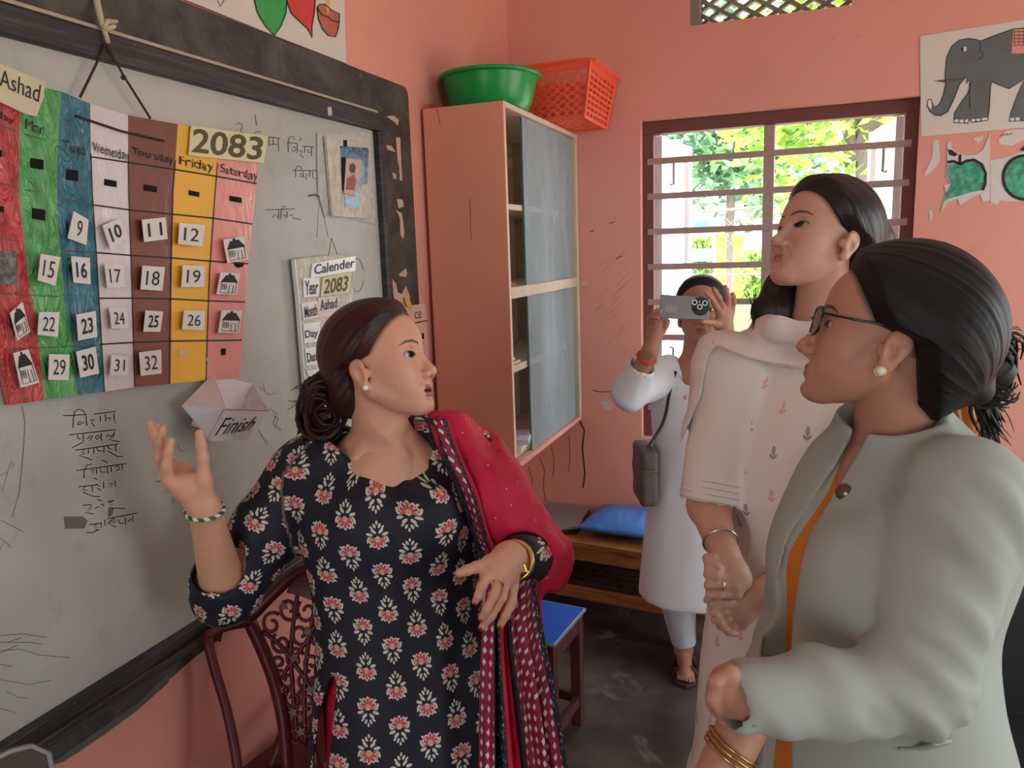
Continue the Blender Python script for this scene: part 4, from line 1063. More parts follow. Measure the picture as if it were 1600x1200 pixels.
def perf(name, c00, c10, c11, c01, nu, nv, mu=0.25, mv=0.25, th=0.003, shape=8):
    """A panel with real holes: a grid of cells, each a ring of faces round its hole."""
    c00, c10, c11, c01 = map(np.asarray, (c00, c10, c11, c01))
    n_ = unit(np.cross(c10 - c00, c01 - c00))
    def at(a, b): return (c00 * (1 - a) + c10 * a) * (1 - b) + (c01 * (1 - a) + c11 * a) * b
    v = []; f = []
    for i in range(nu):
        for j in range(nv):
            a0, a1, b0_, b1 = i / nu, (i + 1) / nu, j / nv, (j + 1) / nv
            am, bm = (a0 + a1) / 2, (b0_ + b1) / 2
            out = []; inn = []
            for k in range(shape):
                t = 2 * math.pi * (k + 0.5) / shape; cx, cy = math.cos(t), math.sin(t); m = max(abs(cx), abs(cy))
                out.append(at(am + (a1 - a0) / 2 * cx / m, bm + (b1 - b0_) / 2 * cy / m))
                if shape == 4: inn.append(at(am + (a1 - a0) * (0.5 - mu) * cx / m, bm + (b1 - b0_) * (0.5 - mv) * cy / m))
                else: inn.append(at(am + (a1 - a0) * (0.5 - mu) * cx, bm + (b1 - b0_) * (0.5 - mv) * cy))
            b = len(v); v += out + inn
            for k in range(shape): f.append((b + k, b + (k + 1) % shape, b + shape + (k + 1) % shape, b + shape + k))
    o = obj(name, v, f, ORG, bkt)
    m_ = o.modifiers.new('solidify', 'SOLIDIFY'); m_.thickness = th; m_.offset = 0
    return o
e0, e1 = 0.04, 0.88
perf('side_panel', bpt(-1, -1, e0), bpt(1, -1, e0), bpt(1, -1, e1), bpt(-1, -1, e1), 9, 6, 0.17, 0.17)
perf('side_panel', bpt(-1, 1, e0), bpt(1, 1, e0), bpt(1, 1, e1), bpt(-1, 1, e1), 9, 6, 0.17, 0.17)
perf('end_panel', bpt(1, -1, e0), bpt(1, 1, e0), bpt(1, 1, e1), bpt(1, -1, e1), 6, 8, 0.13, 0.25, shape=4)
perf('end_panel', bpt(-1, -1, e0), bpt(-1, 1, e0), bpt(-1, 1, e1), bpt(-1, -1, e1), 6, 8, 0.13, 0.25, shape=4)
perf('base', bpt(-1, -1, 0.02), bpt(1, -1, 0.02), bpt(1, 1, 0.02), bpt(-1, 1, 0.02), 8, 8, 0.2, 0.2)
for e, r in ((1.0, 0.008), (0.9, 0.004), (0.02, 0.006)):
    c4 = [bpt(-1, -1, e), bpt(1, -1, e), bpt(1, 1, e), bpt(-1, 1, e)]
    MB().tube(c4, r, 6, closed=True).build('rim' if e == 1 else 'rib', ORG, bkt)
MB().prism([bpt(1, -1, 0.94), bpt(1, 1, 0.94), bpt(1, 1, 0.98) + (0.02, 0, 0), bpt(1, -1, 0.98) + (0.02, 0, 0)], (0, 0, 0.008)).build('lip', ORG, bkt)
rimb = MB()
for (a, b) in (((-1, -1), (1, -1)), ((1, -1), (1, 1)), ((1, 1), (-1, 1)), ((-1, 1), (-1, -1))):
    p, q = bpt(*a, 0.94), bpt(*b, 0.94); rimb.bar(p, q, 0.005, hB * 0.13)
rimb.build('rim_band', ORG, bkt)
for s in ((-1, -1), (1, -1), (1, 1), (-1, 1)): MB().tube([bpt(*s, 0.02), bpt(*s, 0.98)], 0.007, 6).build('corner_rib', ORG, bkt)

# ------------------------------------------------------------------ bench with lower shelf
WD = Mat('varnished_brown_wood', rgb(150, 96, 58), 0.4, 0.5)
g_ = WD.noise(5, 5, 0.6, WD.scaled(WD.coord(), (2, 12, 12)), 0.4); WD.link(WD.mix(((g_ - 0.4) * 3).clamp(), rgb(166, 108, 64), rgb(118, 72, 44)), 'Base Color'); WD = WD.m
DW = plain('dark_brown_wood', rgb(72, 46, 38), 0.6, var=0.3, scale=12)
HB = 0.375
f0 = onz(860, 841, HB); f1 = onz(1034, 868, HB)
f0 = np.array((0.10, f0[1] + (f0[1] - f1[1]) / (f1[0] - f0[0]) * (f0[0] - 0.10) * 1.0, HB)) if False else f0
dx = unit((f1 - f0) * (1, 1, 0)); dn = np.array((-dx[1], dx[0], 0))
end = np.array(f1) + dx * 0.10
st = f0 - dx * (f0[0] - 0.06) / dx[0]
bl = np.linalg.norm(end - st)
dpt = 0.36
bn = empty('wooden_bench', (st + end) / 2 * (1, 1, 0), 'varnished brown wooden bench with a lower shelf under the window', 'bench')
def bp3(a, d, z): return np.array((st[0], st[1], 0)) + dx * a + dn * d + np.array((0, 0, z))
for k in range(2):
    d0 = k * dpt / 2
    MB().obox(bp3(bl / 2, d0 + dpt / 4, HB - 0.012), dx * bl / 2, dn * (dpt / 4 - 0.001), (0, 0, 0.012)).build('seat_plank', WD, bn, bevel=0.003)
MB().obox(bp3(bl / 2, 0.02, HB - 0.052), dx * (bl / 2 - 0.005), dn * 0.012, (0, 0, 0.028)).build('apron', WD, bn, bevel=0.003)
MB().obox(bp3(bl / 2, 0.012, 0.155), dx * (bl / 2 - 0.005), dn * 0.012, (0, 0, 0.024)).build('lower_rail', WD, bn, bevel=0.003)
for k in range(3):
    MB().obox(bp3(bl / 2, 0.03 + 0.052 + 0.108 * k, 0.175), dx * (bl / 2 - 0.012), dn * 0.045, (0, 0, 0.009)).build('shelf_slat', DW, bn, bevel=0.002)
for a in (0.03, bl - 0.03):
    for d in (0.026, dpt - 0.03):
        MB().obox(bp3(a, d, (HB - 0.024) / 2), dx * 0.028, dn * 0.026, (0, 0, (HB - 0.024) / 2)).build('leg', WD, bn, bevel=0.003)
# dots pressed in the lower shelf
dk = MB()
for r_ in range(3):
    for k in range(12):
        dk.obox(bp3(0.06 + 0.058 * k + 0.02 * (r_ % 2), 0.07 + 0.108 * r_, 0.1845), dx * 0.012, dn * 0.009, (0, 0, 0.0012))
tag(dk.build('shelf_pattern', plain('black_stain', rgb(30, 22, 22), 0.8), bn), kind='stuff')

# laptop and pillow on the bench
GRY = plain('grey_lid', rgb(132, 130, 134), 0.35, 0.5)
q = [onz(826, 828, HB + 0.035), onz(904, 822, HB + 0.035), onz(926, 783, HB + 0.035), onz(846, 788, HB + 0.035)]
lp = empty('laptop', np.mean(q, 0) * (1, 1, 0) + (0, 0, HB), 'closed grey laptop lying on the bench beside the blue pillow', 'laptop')
MB().prism([p - (0, 0, 0.014) for p in q], (0, 0, 0.014)).build('lid', GRY, lp, bevel=0.004)
cq = np.mean(q, 0)
MB().prism([cq + (p - cq) * 0.97 - (0, 0, 0.035) for p in q], (0, 0, 0.02)).build('base', plain('black_plastic', rgb(28, 28, 30), 0.5), lp, bevel=0.003)
BLUE = Mat('blue_pillow_cloth', rgb(66, 126, 206), 0.45, 0.5)
BLUE = BLUE.m
pq = [onz(908, 847, HB + 0.02), onz(1040, 866, HB + 0.02), onz(1045, 800, HB + 0.02), onz(945, 788, HB + 0.02)]
pcn = np.mean(pq, 0); pu = unit((pq[1] - pq[0]) * (1, 1, 0)); pn_ = np.array((-pu[1], pu[0], 0))
pw = np.linalg.norm(pq[1] - pq[0]) / 2; ph = 0.15
def fpil(p):
    x = (p - pcn.astype(np.float32)) @ pu.astype(np.float32); y = (p - pcn.astype(np.float32)) @ pn_.astype(np.float32); z = p[:, 2] - (HB + 0.0455)
    a = np.clip(np.abs(x) / pw, 0, 1.2); b = np.clip(np.abs(y) / ph, 0, 1.2)
    hgt = 0.042 * (1 - a ** 4) ** 1 * 1.0
    hh = 0.006 + 0.037 * np.clip(1 - a ** 3.2, 0, 1) * np.clip(1 - b ** 3.2, 0, 1)
    wr = 0.0035 * fbm(p, (28, 9, 28), 2)
    d = np.maximum(np.abs(z + 0.0) - hh + wr, np.maximum(np.abs(x) - pw, np.abs(y) - ph))
    return d * 0.8
pil = solid('pillow', fpil, pcn - (0.3, 0.3, 0.1), pcn + (0.3, 0.3, 0.13), 0.005, BLUE, None, 2)
tag(pil, 'puffy bright blue pillow lying on the wooden bench', 'pillow')

# ------------------------------------------------------------------ blue topped stool
SZ = 0.40
RED = plain('maroon_stool_wood', rgb(88, 46, 42), 0.5, var=0.25); BTOP = plain('glossy_blue_top', rgb(16, 98, 214), 0.25, 0.5, var=0.05)
c1 = onz(915, 950, SZ); c2 = onz(866, 1007, SZ); c0 = onz(853, 937, SZ)
sd1 = unit((c2 - c1) * (1, 1, 0)); sd2 = np.array((sd1[1], -sd1[0], 0)); sd2 = sd2 if sd2 @ (c0 - c1) > 0 else -sd2
wS = max(np.linalg.norm(c2 - c1), 0.2); lS = 0.30
stl = empty('stool', (c1 + sd1 * wS / 2 + sd2 * lS / 2) * (1, 1, 0), 'small maroon wooden stool with a bright blue top', 'stool')
def sp_(a, b, z): return c1 * (1, 1, 0) + sd1 * a + sd2 * b + np.array((0, 0, z))
MB().obox(sp_(wS / 2, lS / 2, SZ - 0.006), sd1 * wS / 2, sd2 * lS / 2, (0, 0, 0.006)).build('top', BTOP, stl, bevel=0.003)
ed = MB()
for a, b, e, f in ((wS / 2, 0, sd1 * wS / 2, sd2 * 0.002), (wS, lS / 2, sd2 * lS / 2, sd1 * 0.002), (0, lS / 2, sd2 * lS / 2, sd1 * 0.002), (wS / 2, lS, sd1 * wS / 2, sd2 * 0.002)):
    ed.obox(sp_(a, b, SZ - 0.005), e, f, (0, 0, 0.004))
ed.build('edge_trim', plain('silver_trim', rgb(190, 196, 206), 0.3, metal=0.6), stl)
for a, b, e, f in ((wS / 2, 0.02, sd1 * (wS / 2 - 0.02), sd2 * 0.009), (wS / 2, lS - 0.02, sd1 * (wS / 2 - 0.02), sd2 * 0.009), (0.02, lS / 2, sd2 * (lS / 2 - 0.02), sd1 * 0.009), (wS - 0.02, lS / 2, sd2 * (lS / 2 - 0.02), sd1 * 0.009)):
    MB().obox(sp_(a, b, SZ - 0.042), e, f, (0, 0, 0.03)).build('apron', RED, stl)
    MB().obox(sp_(a, b, 0.09), e, f, (0, 0, 0.016)).build('stretcher', RED, stl)
for a in (0.024, wS - 0.024):
    for b in (0.024, lS - 0.024): MB().obox(sp_(a, b, (SZ - 0.012) / 2), sd1 * 0.017, sd2 * 0.017, (0, 0, (SZ - 0.012) / 2)).build('leg', RED, stl, bevel=0.002)
# ------------------------------------------------------------------ people: shared builders
def skin_mat(name):
    M = Mat(name, (0.4, 0.2, 0.12, 1), 0.48, 0.4)
    a = M.attr('tint'); n = M.noise(60, 4, 0.6)
    c = M.node('ShaderNodeMixRGB', blend_type='MULTIPLY'); c.inputs[0].default_value = 1.0
    M.nt.links.new(a.outputs['Color'], c.inputs[1])
    M.nt.links.new(M.mix(n, (1.06, 1.04, 1.03, 1), (0.9, 0.88, 0.86, 1)), c.inputs[2])
    M.link(c.outputs[0], 'Base Color')
    M.set('Subsurface Weight', 0.12); M.set('Subsurface Radius', (0.012, 0.005, 0.003)); M.set('Subsurface Scale', 0.6)
    M.bump(M.noise(420, 3), 0.06, 0.001)
    return M.m
SKIN = skin_mat('skin')
def hair_mat(name, c1, c2, rough=0.38):
    M = Mat(name, c1, rough, 0.3)
    a = M.attr('pat'); x, y, z = M.xyz(a.outputs['Vector'])
    cmb = M.node('ShaderNodeCombineXYZ')
    for i, q in enumerate((x * 1.0, y * 0.05, z * 0.05)): M.nt.links.new(q.k, cmb.inputs[i])
    n = M.noise(260, 3, 0.7, cmb.outputs[0]); n2 = M.noise(30, 3, 0.5, cmb.outputs[0])
    M.link(M.mix(((n2 - 0.35) * 2.2).clamp(), c1, c2), 'Base Color'); M.bump(n + n2 * 0.7, 0.55, 0.0016)
    M.link(n * 0.25 + (rough - 0.1), 'Roughness')
    return M.m
class Head:
    """Head frame: x forward, y to the person's left, z up, origin at eye level between the ears; s scales a 0.23 m head."""
    def __init__(s, o, F, U, sc):
        s.o = np.asarray(o, np.float32); F = unit(F); U = unit(np.asarray(U) - F * (np.asarray(U) @ F)); L = np.cross(U, F)
        s.R = np.stack([F, L, U]).astype(np.float32); s.s = sc
    def loc(s, p): return ((p - s.o) @ s.R.T) / s.s
    def w(s, q): return s.o + (np.asarray(q, np.float32) * s.s) @ s.R
def head_at(u, v, t, dx, yaw, pitch, roll, sc):
    y, p, r = map(math.radians, (yaw, pitch, roll))
    F = dx * math.cos(y) * math.cos(p) * IR - math.sin(p) * ID - math.sin(y) * math.cos(p) * IF
    return Head(P(u, v, t), F, math.sin(r) * IR - math.cos(r) * ID, sc)
def surf_t(f, u, v, t0, t1, n=160):
    """Depth at which the line of sight first meets a solid."""
    ts = np.linspace(t0, t1, n); pts = (CAM + ray(u, v) * ts[:, None]).astype(np.float32)
    d = f(pts); i = np.argmax(d < 0)
    if d[i] >= 0: return ts[np.argmin(d)]
    if i == 0: return ts[0]
    return ts[i - 1] + (ts[i] - ts[i - 1]) * d[i - 1] / (d[i - 1] - d[i])
def on_surf(f, l, t0, t1, lift=0.003): return [P(u, v, surf_t(f, u, v, t0, t1) - lift) for u, v in l]
def torus(c, ax, R, r, n=40, m=8, sq=1.0):
    ax = unit(ax); e1 = unit(np.cross(ax, (0.3, 0.2, 1))); e2 = np.cross(ax, e1)
    return MB().tube([np.asarray(c) + R * (math.cos(a) * e1 + math.sin(a) * e2 * sq) for a in np.linspace(0, 2 * math.pi, n, endpoint=False)], r, m, closed=True)
def mir(f):
    return np.minimum(f(1), f(-1))
def skull(q):
    d = ell(q, (-0.014, 0, 0.034), (0.094, 0.0745, 0.082))
    return smin(d, ell(q, (0.030, 0, 0.030), (0.056, 0.060, 0.064)), 0.03)
BROW = [(0.088, 0.010, 0.0185), (0.085, 0.026, 0.0245), (0.074, 0.042, 0.0235), (0.060, 0.053, 0.0165)]
ULIP = [(0.0715, 0.0275, -0.0722), (0.0860, 0.012, -0.0685), (0.0886, 0.004, -0.0675), (0.0878, 0.0, -0.0688), (0.0886, -0.004, -0.0675), (0.0860, -0.012, -0.0685), (0.0715, -0.0275, -0.0722)]
LLIP = [(0.0715, 0.0265, -0.0730), (0.0848, 0.012, -0.0768), (0.0866, 0.0, -0.0775), (0.0848, -0.012, -0.0768), (0.0715, -0.0265, -0.0730)]
RU = [0.0014, 0.0030, 0.0034, 0.0031, 0.0034, 0.0030, 0.0014]
RL = [0.0014, 0.0036, 0.0042, 0.0036, 0.0014]
def lips(q, op): 
    q2 = q.copy(); q2[:, 2] = q2[:, 2] + op
    return np.minimum(chain(q, ULIP, RU), chain(q2, LLIP, RL))
def slit(q, sg, op=1.0): return ell(q, (0.080, 0.0315 * sg, -0.0018), (0.022, 0.0156, 0.0060 * op))
def face(q, op=0.0, eye=1.0, nose=1.0, ear=True, full=1.0):
    d = skull(q)
    d = smin(d, ell(q, (0.034, 0, -0.035), (0.052, 0.057 * full, 0.070)), 0.03)
    d = smin(d, mir(lambda g: rc(q, (-0.002, 0.049 * g * full, -0.052), (0.058, 0.016 * g, -0.096 - op * 0.5), 0.017, 0.015)), 0.028)
    d = smin(d, ell(q, (0.0715, 0, -0.098 - op * 0.6), (0.018, 0.021, 0.016)), 0.02)
    d = smin(d, mir(lambda g: ell(q, (0.050, 0.040 * g, -0.032), (0.027, 0.020 * full, 0.024))), 0.022)
    d = smin(d, mir(lambda g: rc(q, (0.0765, 0.010 * g, 0.017), (0.060, 0.044 * g, 0.014), 0.009, 0.009)), 0.014)
    d = smin(d, ell(q, (0.0665, 0, -0.071), (0.021, 0.028, 0.021)), 0.018)
    d = smin(d, mir(lambda g: ell(q, (0.060, 0.028 * g, -0.060), (0.019, 0.018, 0.022))), 0.02)
    d = smax(d, -mir(lambda g: ell(q, (0.096, 0.030 * g, -0.001), (0.018, 0.018, 0.013))), 0.012)
    d = smax(d, -mir(lambda g: sph(q, (0.100, 0.0, 0.006), 0.006)), 0.010)
    nz = chain(q, [(0.0785, 0, 0.011), (0.0875, 0, -0.007), (0.1005, 0, -0.036)], [0.0060, 0.0062, 0.0085])
    nz = smin(nz, sph(q, (0.1015, 0, -0.0405), 0.0098 * nose), 0.008)
    nz = smin(nz, mir(lambda g: ell(q, (0.0915, 0.0125 * g * nose, -0.0455), (0.0115, 0.0072, 0.0080))), 0.006)
    d = smin(d, nz, 0.010)
    d = smax(d, -mir(lambda g: ell(q, (0.0965, 0.0068 * g, -0.0535), (0.0065, 0.0034, 0.0045))), 0.002)
    d = smax(d, -rc(q, (0.098, 0, -0.053), (0.097, 0, -0.061), 0.0022, 0.0026), 0.005)
    lid = mir(lambda g: sph(q, (0.0668, 0.0315 * g, -0.001), 0.0146))
    d = smin(d, lid, 0.006)
    d = smax(d, -mir(lambda g: chain(q, [(0.0800, 0.018 * g, 0.0085), (0.0815, 0.031 * g, 0.0115), (0.0715, 0.046 * g, 0.0075)], [0.0008, 0.0014, 0.0008])), 0.003)
    d = smax(d, -mir(lambda g: chain(q, [(0.0900, 0.0165 * g, -0.049), (0.0855, 0.0235 * g, -0.058), (0.0790, 0.0300 * g, -0.070)], [0.0006, 0.0010, 0.0004])), 0.006)
    d = smax(d, -chain(q, [(0.0850, 0.012, -0.0885), (0.0905, 0.0, -0.0885), (0.0850, -0.012, -0.0885)], [0.0015, 0.0028, 0.0015]), 0.008)
    d = smin(d, lips(q, op), 0.0035)
    if op: d = smax(d, -ell(q, (0.090, 0, -0.0728 - op * 0.5), (0.016, 0.0185, 0.0010 + op * 0.5)), 0.002)
    else: d = smax(d, -chain(q, [(0.076, 0.025, -0.0727), (0.0935, 0.0, -0.0728), (0.076, -0.025, -0.0727)], [0.0008, 0.0015, 0.0008]), 0.002)
    d = smax(d, -mir(lambda g: slit(q, g, eye)), 0.0012)
    if ear:
        def er(g):
            ER = [[0.96, 0.25 * g, 0.0], [-0.25 * g, 0.96, 0.0], [0.0, 0.0, 1.0]]
            e = ell(q, (-0.014, 0.0765 * g, -0.009), (0.0185, 0.0075, 0.0205), ER)
            e = smin(e, ell(q, (-0.008, 0.0755 * g, -0.030), (0.0130, 0.0065, 0.0200), ER), 0.010)
            e = smin(e, ell(q, (-0.002, 0.0740 * g, -0.046), (0.0080, 0.0052, 0.0090)), 0.006)
            e = smax(e, -ell(q, (-0.007, 0.0850 * g, -0.022), (0.0090, 0.0072, 0.0135), ER), 0.003)
            e = smax(e, -ell(q, (-0.0135, 0.0870 * g, -0.006), (0.0110, 0.0062, 0.0110), ER), 0.004)
            return smin(e, ell(q, (0.006, 0.0715 * g, -0.021), (0.006, 0.0055, 0.009)), 0.005)
        d = smin(d, mir(er), 0.006)
    return d
def face_tint(q, base, lip, brow, op=0.0, blush=0.25, eye=1.0, browd=1.0, hx=None, hairc=None, ycut=0.0):
    n = len(q); c = np.tile(np.array(base[:3], np.float32), (n, 1))
    def put(w, col):
        nonlocal c
        w = np.clip(w, 0, 1)[:, None]; c = c * (1 - w) + np.array(col[:3], np.float32) * w
    dch = mir(lambda g: ell(q, (0.060, 0.042 * g, -0.035), (0.03, 0.03, 0.026)))
    put(np.clip(-dch / 0.02, 0, 1) * blush, (base[0] * 1.05, base[1] * 0.72, base[2] * 0.7))
    if hx is not None:
        e = np.interp(q[:, 2], HZ, hx) - ycut * np.clip(np.abs(q[:, 1]) - 0.03, 0, 1) - q[:, 0]
        put((e + 0.009) / 0.011 * (q[:, 2] > -0.02) * (np.abs(q[:, 1]) < 0.0745) * 0.9, hairc)
    qa = np.stack([q[:, 0], np.abs(q[:, 1]), q[:, 2]], 1)
    qb_ = qa * np.array((0, 1, 1), np.float32); put((0.0016 - chain(qb_, [(0, 0.010, 0.0180), (0, 0.025, 0.0235), (0, 0.040, 0.0225), (0, 0.052, 0.0160)], [0.0016, 0.0020, 0.0016, 0.0004])) / 0.0022 * (q[:, 0] > 0.045) * 0.9 * browd, brow)
    put((0.0022 - lips(q, op)) / 0.0022 * (q[:, 0] > 0.068), lip)
    if op: put((0.0012 - ell(q, (0.090, 0, -0.0728 - op * 0.5), (0.016, 0.0185, 0.0010 + op * 0.5))) / 0.001 * (q[:, 0] < 0.0875), rgb(128, 56, 54))
    sl = mir(lambda g: slit(q, g, eye))
    put((0.0022 - sl) / 0.0016 * (q[:, 2] > -0.004) * (q[:, 0] > 0.06), (0.02, 0.012, 0.01))
    put((0.0012 - sl) / 0.0012 * 0.7 * (q[:, 0] > 0.06), (0.05, 0.025, 0.02))
    return np.concatenate([c, np.ones((n, 1), np.float32)], 1)
def eyeballs(hd, parent, gaze=(1, 0, 0)):
    for g in (1, -1):
        c = np.array((0.0668, 0.0315 * g, -0.001)); m = MB().sphere((0, 0, 0), 0.0126, 24)
        v = np.array(m.v); gz = unit(gaze); ca = (v / np.linalg.norm(v, axis=1, keepdims=True)) @ gz
        col = np.where(ca[:, None] > 0.955, np.array([(0.006, 0.004, 0.004, 1)]), np.where(ca[:, None] > 0.86, np.array([(0.035, 0.016, 0.010, 1)]), np.array([(0.46, 0.41, 0.38, 1)])))
        obj('eyeball', [hd.w(q + c) for q in v], m.f, EYE, parent, True, col=col)
def eye_mat():
    M = Mat('eye', (1, 1, 1, 1), 0.12, 0.6); M.link(M.attr('tint').outputs['Color'], 'Base Color'); return M.m
EYE = eye_mat()
HZ = [-0.11, -0.085, -0.06, -0.03, -0.012, 0.0, 0.012, 0.03, 0.05, 0.07, 0.09, 0.115]
HX = [-0.070, -0.062, -0.054, -0.044, -0.038, -0.033, 0.016, 0.032, 0.048, 0.064, 0.077, 0.088]
def hair_cap(q, th=0.011, hx=HX, hz=HZ, ycut=0.0, back=0.0):
    """Hair lying on the skull behind the hairline; thins out to nothing at the edge."""
    xh = np.interp(q[:, 2], hz, hx) - ycut * np.clip(np.abs(q[:, 1]) - 0.03, 0, 1)
    e = xh - q[:, 0]; s = np.clip(e / 0.030, 0, 1); s = s * s * (3 - 2 * s)
    base = skull(q)
    base = smin(base, ell(q, (-0.050, 0, -0.030), (0.046, 0.056, 0.062)), 0.03)
    if back: base = smin(base, ell(q, (-0.055 - back, 0, 0.02), (0.06, 0.07, 0.075)), 0.04)
    return smax(base - (0.0015 + th * s), -e, 0.004)
def finger_chain(p, pts, r0=0.0092):
    n = len(pts); rs = [r0 * (1 - 0.32 * i / (n - 1)) for i in range(n)]
    d = chain(p, pts, rs, 0.002)
    for i in range(1, n - 1): d = smin(d, sph(p, pts[i], rs[i] * 1.06), 0.003)
    return d
def hand(p, wrist, fingers, thumb, rw=0.024, r=0.0092, palm=None, kn=0.011):
    d = None
    for f in fingers:
        e = rc(p, wrist, f[0], rw * 0.72, kn); d = e if d is None else smin(d, e, 0.012)
    d = smin(d, rc(p, wrist, thumb[0], rw * 0.7, 0.014), 0.014)
    if palm is not None:
        for c, rr in palm: d = smin(d, sph(p, c, rr), 0.015)
    for f in fingers: d = smin(d, finger_chain(p, f, r), 0.004)
    d = smin(d, finger_chain(p, thumb, r * 1.18), 0.007)
    return d
def body_tint(V, base, heads=None):
    return np.concatenate([np.tile(np.array(base[:3], np.float32), (len(V), 1)), np.ones((len(V), 1), np.float32)], 1)
def hairtubes(name, paths, r, mat, parent, n=6):
    b = MB()
    for pth in paths:
        m = len(pth); b.tube(pth, [r * (1 - 0.75 * abs(2 * i / (m - 1) - 1) ** 2) + 0.0002 for i in range(m)], n)
    pat = np.array([(i * 0.0007 % 1, 0, 0) for i in range(len(b.v))])
    return tag(obj(name, b.v, b.f, mat, parent, True, pat=pat), kind='stuff')
def flow_pat(hd, pole, base=(0, 0, 0.02)):
    """Strand coordinate: angle about the axis from the head centre to the bun."""
    ax = unit(np.asarray(pole) - np.asarray(base)); e1 = unit(np.cross(ax, (0.2, 0.1, 1.0))); e2 = np.cross(ax, e1)
    def f(V):
        q = hd.loc(V.astype(np.float32)) - np.asarray(base, np.float32)
        a = np.arctan2(q @ e2, q @ e1)
        return np.stack([a * 0.09, q @ ax, np.linalg.norm(q, axis=1)], 1)
    return f
# ------------------------------------------------------------------ the teacher in the navy flowered kurta
IRh = unit(IR * (1, 1, 0)); IFh = unit(IF * (1, 1, 0)); UPZ = np.array((0, 0, 1.0))
T0 = P(640, 1150, 1.45)
tea = empty('person', (T0[0], T0[1], 0), 'person in a navy flowered kurta with a crimson scarf, hand raised toward the calendar', 'person')
tc = rgb(212, 160, 134)
t_o = P(595.5, 568.6, 1.42)
HT = head_at(595.5, 568.6, 1.42, 1, 18.0, 13.7, 0.2, 0.93)
OPT = 0.0045
neckb = P(598, 700, 1.46)
sh_r, el_r, wr_r = P(478, 742, 1.49), P(352, 928, 1.45), P(319, 793, 1.31)
sh_l, el_l, wr_l = P(735, 722, 1.52), P(838, 872, 1.50), P(795, 872, 1.31)
# right hand, palm up beside the calendar
def PP(l, t): return [P(u, v, tt) for (u, v), tt in zip(l, t)]
rf = [PP([(263, 750), (260, 728), (263, 706), (267, 689)], [1.262, 1.248, 1.242, 1.24]),
      PP([(262, 742), (249, 716), (250, 692), (254, 670)], [1.282, 1.268, 1.262, 1.258]),
      PP([(265, 734), (250, 708), (241, 684), (233, 662)], [1.302, 1.292, 1.288, 1.284]),
      PP([(272, 728), (258, 704), (250, 682), (245, 666)], [1.322, 1.318, 1.316, 1.315])]
rt = PP([(318, 748), (317, 716), (314, 694), (312, 677)], [1.285, 1.275, 1.27, 1.265])
rpalm = [(P(300, 755, 1.295), 0.021), (P(285, 758, 1.285), 0.018), (P(288, 740, 1.31), 0.017)]
lf = [PP([(764, 897), (753, 916), (748, 930), (743, 940)], [1.268, 1.255, 1.255, 1.262]),
      PP([(779, 904), (773, 928), (761, 952), (753, 966)], [1.272, 1.250, 1.248, 1.255]),
      PP([(790, 909), (784, 934), (768, 962), (753, 980)], [1.284, 1.266, 1.262, 1.268]),
      PP([(801, 916), (800, 940), (790, 962), (782, 977)], [1.30, 1.288, 1.284, 1.288])]
lt = PP([(765, 880), (745, 886), (730, 891), (718, 895)], [1.292, 1.27, 1.262, 1.258])
lpalm = [(P(788, 890, 1.292), 0.02)]
def tea_arms_skin(p):
    d = rc(p, el_r, wr_r, 0.044, 0.0245)
    d = smin(d, hand(p, wr_r, rf, rt, 0.0265, 0.0092, rpalm), 0.012)
    return d
def tea_lhand(p):
    d = rc(p, el_l, wr_l, 0.04, 0.026)
    return smin(d, hand(p, wr_l, lf, lt, 0.028, 0.0092, lpalm), 0.012)
def tea_trunk(p):
    d = rc(p, HT.w((-0.022, 0, -0.050)), neckb, 0.047, 0.056)
    d = smin(d, ell(p, P(600, 745, 1.475), (0.12, 0.088, 0.07), np.stack([IRh, IFh, UPZ])), 0.05)
    d = smin(d, mir(lambda g: rc(p, neckb - UPZ * 0.005, (sh_l if g > 0 else sh_r) - UPZ * 0.015, 0.040, 0.036)), 0.04)
    for g in (0.2, -1.0):
        d = smin(d, rc(p, P(600 + g * 14, 690, 1.42), P(618 + g * 60, 712, 1.405), 0.008, 0.009), 0.016)
    return d
def tea_head(p):
    q = HT.loc(p)
    d = face(q, OPT, 0.95, 1.0, full=1.06) * HT.s
    d = smin(d, tea_trunk(p), 0.012)
    return smin(d, rc(p, HT.w((0.03, 0.0, -0.096)), HT.w((-0.02, 0, -0.12)), 0.010, 0.040), 0.016)   # soft throat
lo, hi = bounds([t_o, neckb], 0.17); hi[2] = t_o[2] + 0.14
parts_ = [mesh_sdf(tea_head, lo - (0.03, 0, 0), hi, 0.0019)]
lo, hi = bounds([el_r, wr_r] + [x for f in rf for x in f] + rt, 0.05); parts_.append(mesh_sdf(tea_arms_skin, lo, hi, 0.0022))
lo, hi = bounds([el_l, wr_l] + [x for f in lf for x in f] + lt, 0.05); parts_.append(mesh_sdf(tea_lhand, lo, hi, 0.0022))
hipc = P(640, 1130, 1.47)
fl_r = np.array((hipc[0] - 0.09 * IRh[0], hipc[1] - 0.09 * IRh[1], 0.06)); fl_l = np.array((hipc[0] + 0.09 * IRh[0], hipc[1] + 0.09 * IRh[1], 0.06))
def foot(p, a, f, L=0.14): return smin(rc(p, a, a - UPZ * 0.02, 0.034, 0.032), rc(p, a - UPZ * 0.028 - f * 0.02, a - UPZ * 0.034 + f * L, 0.030, 0.022), 0.02)
FT = unit(-IFh * 0.9 + IRh * 0.35)
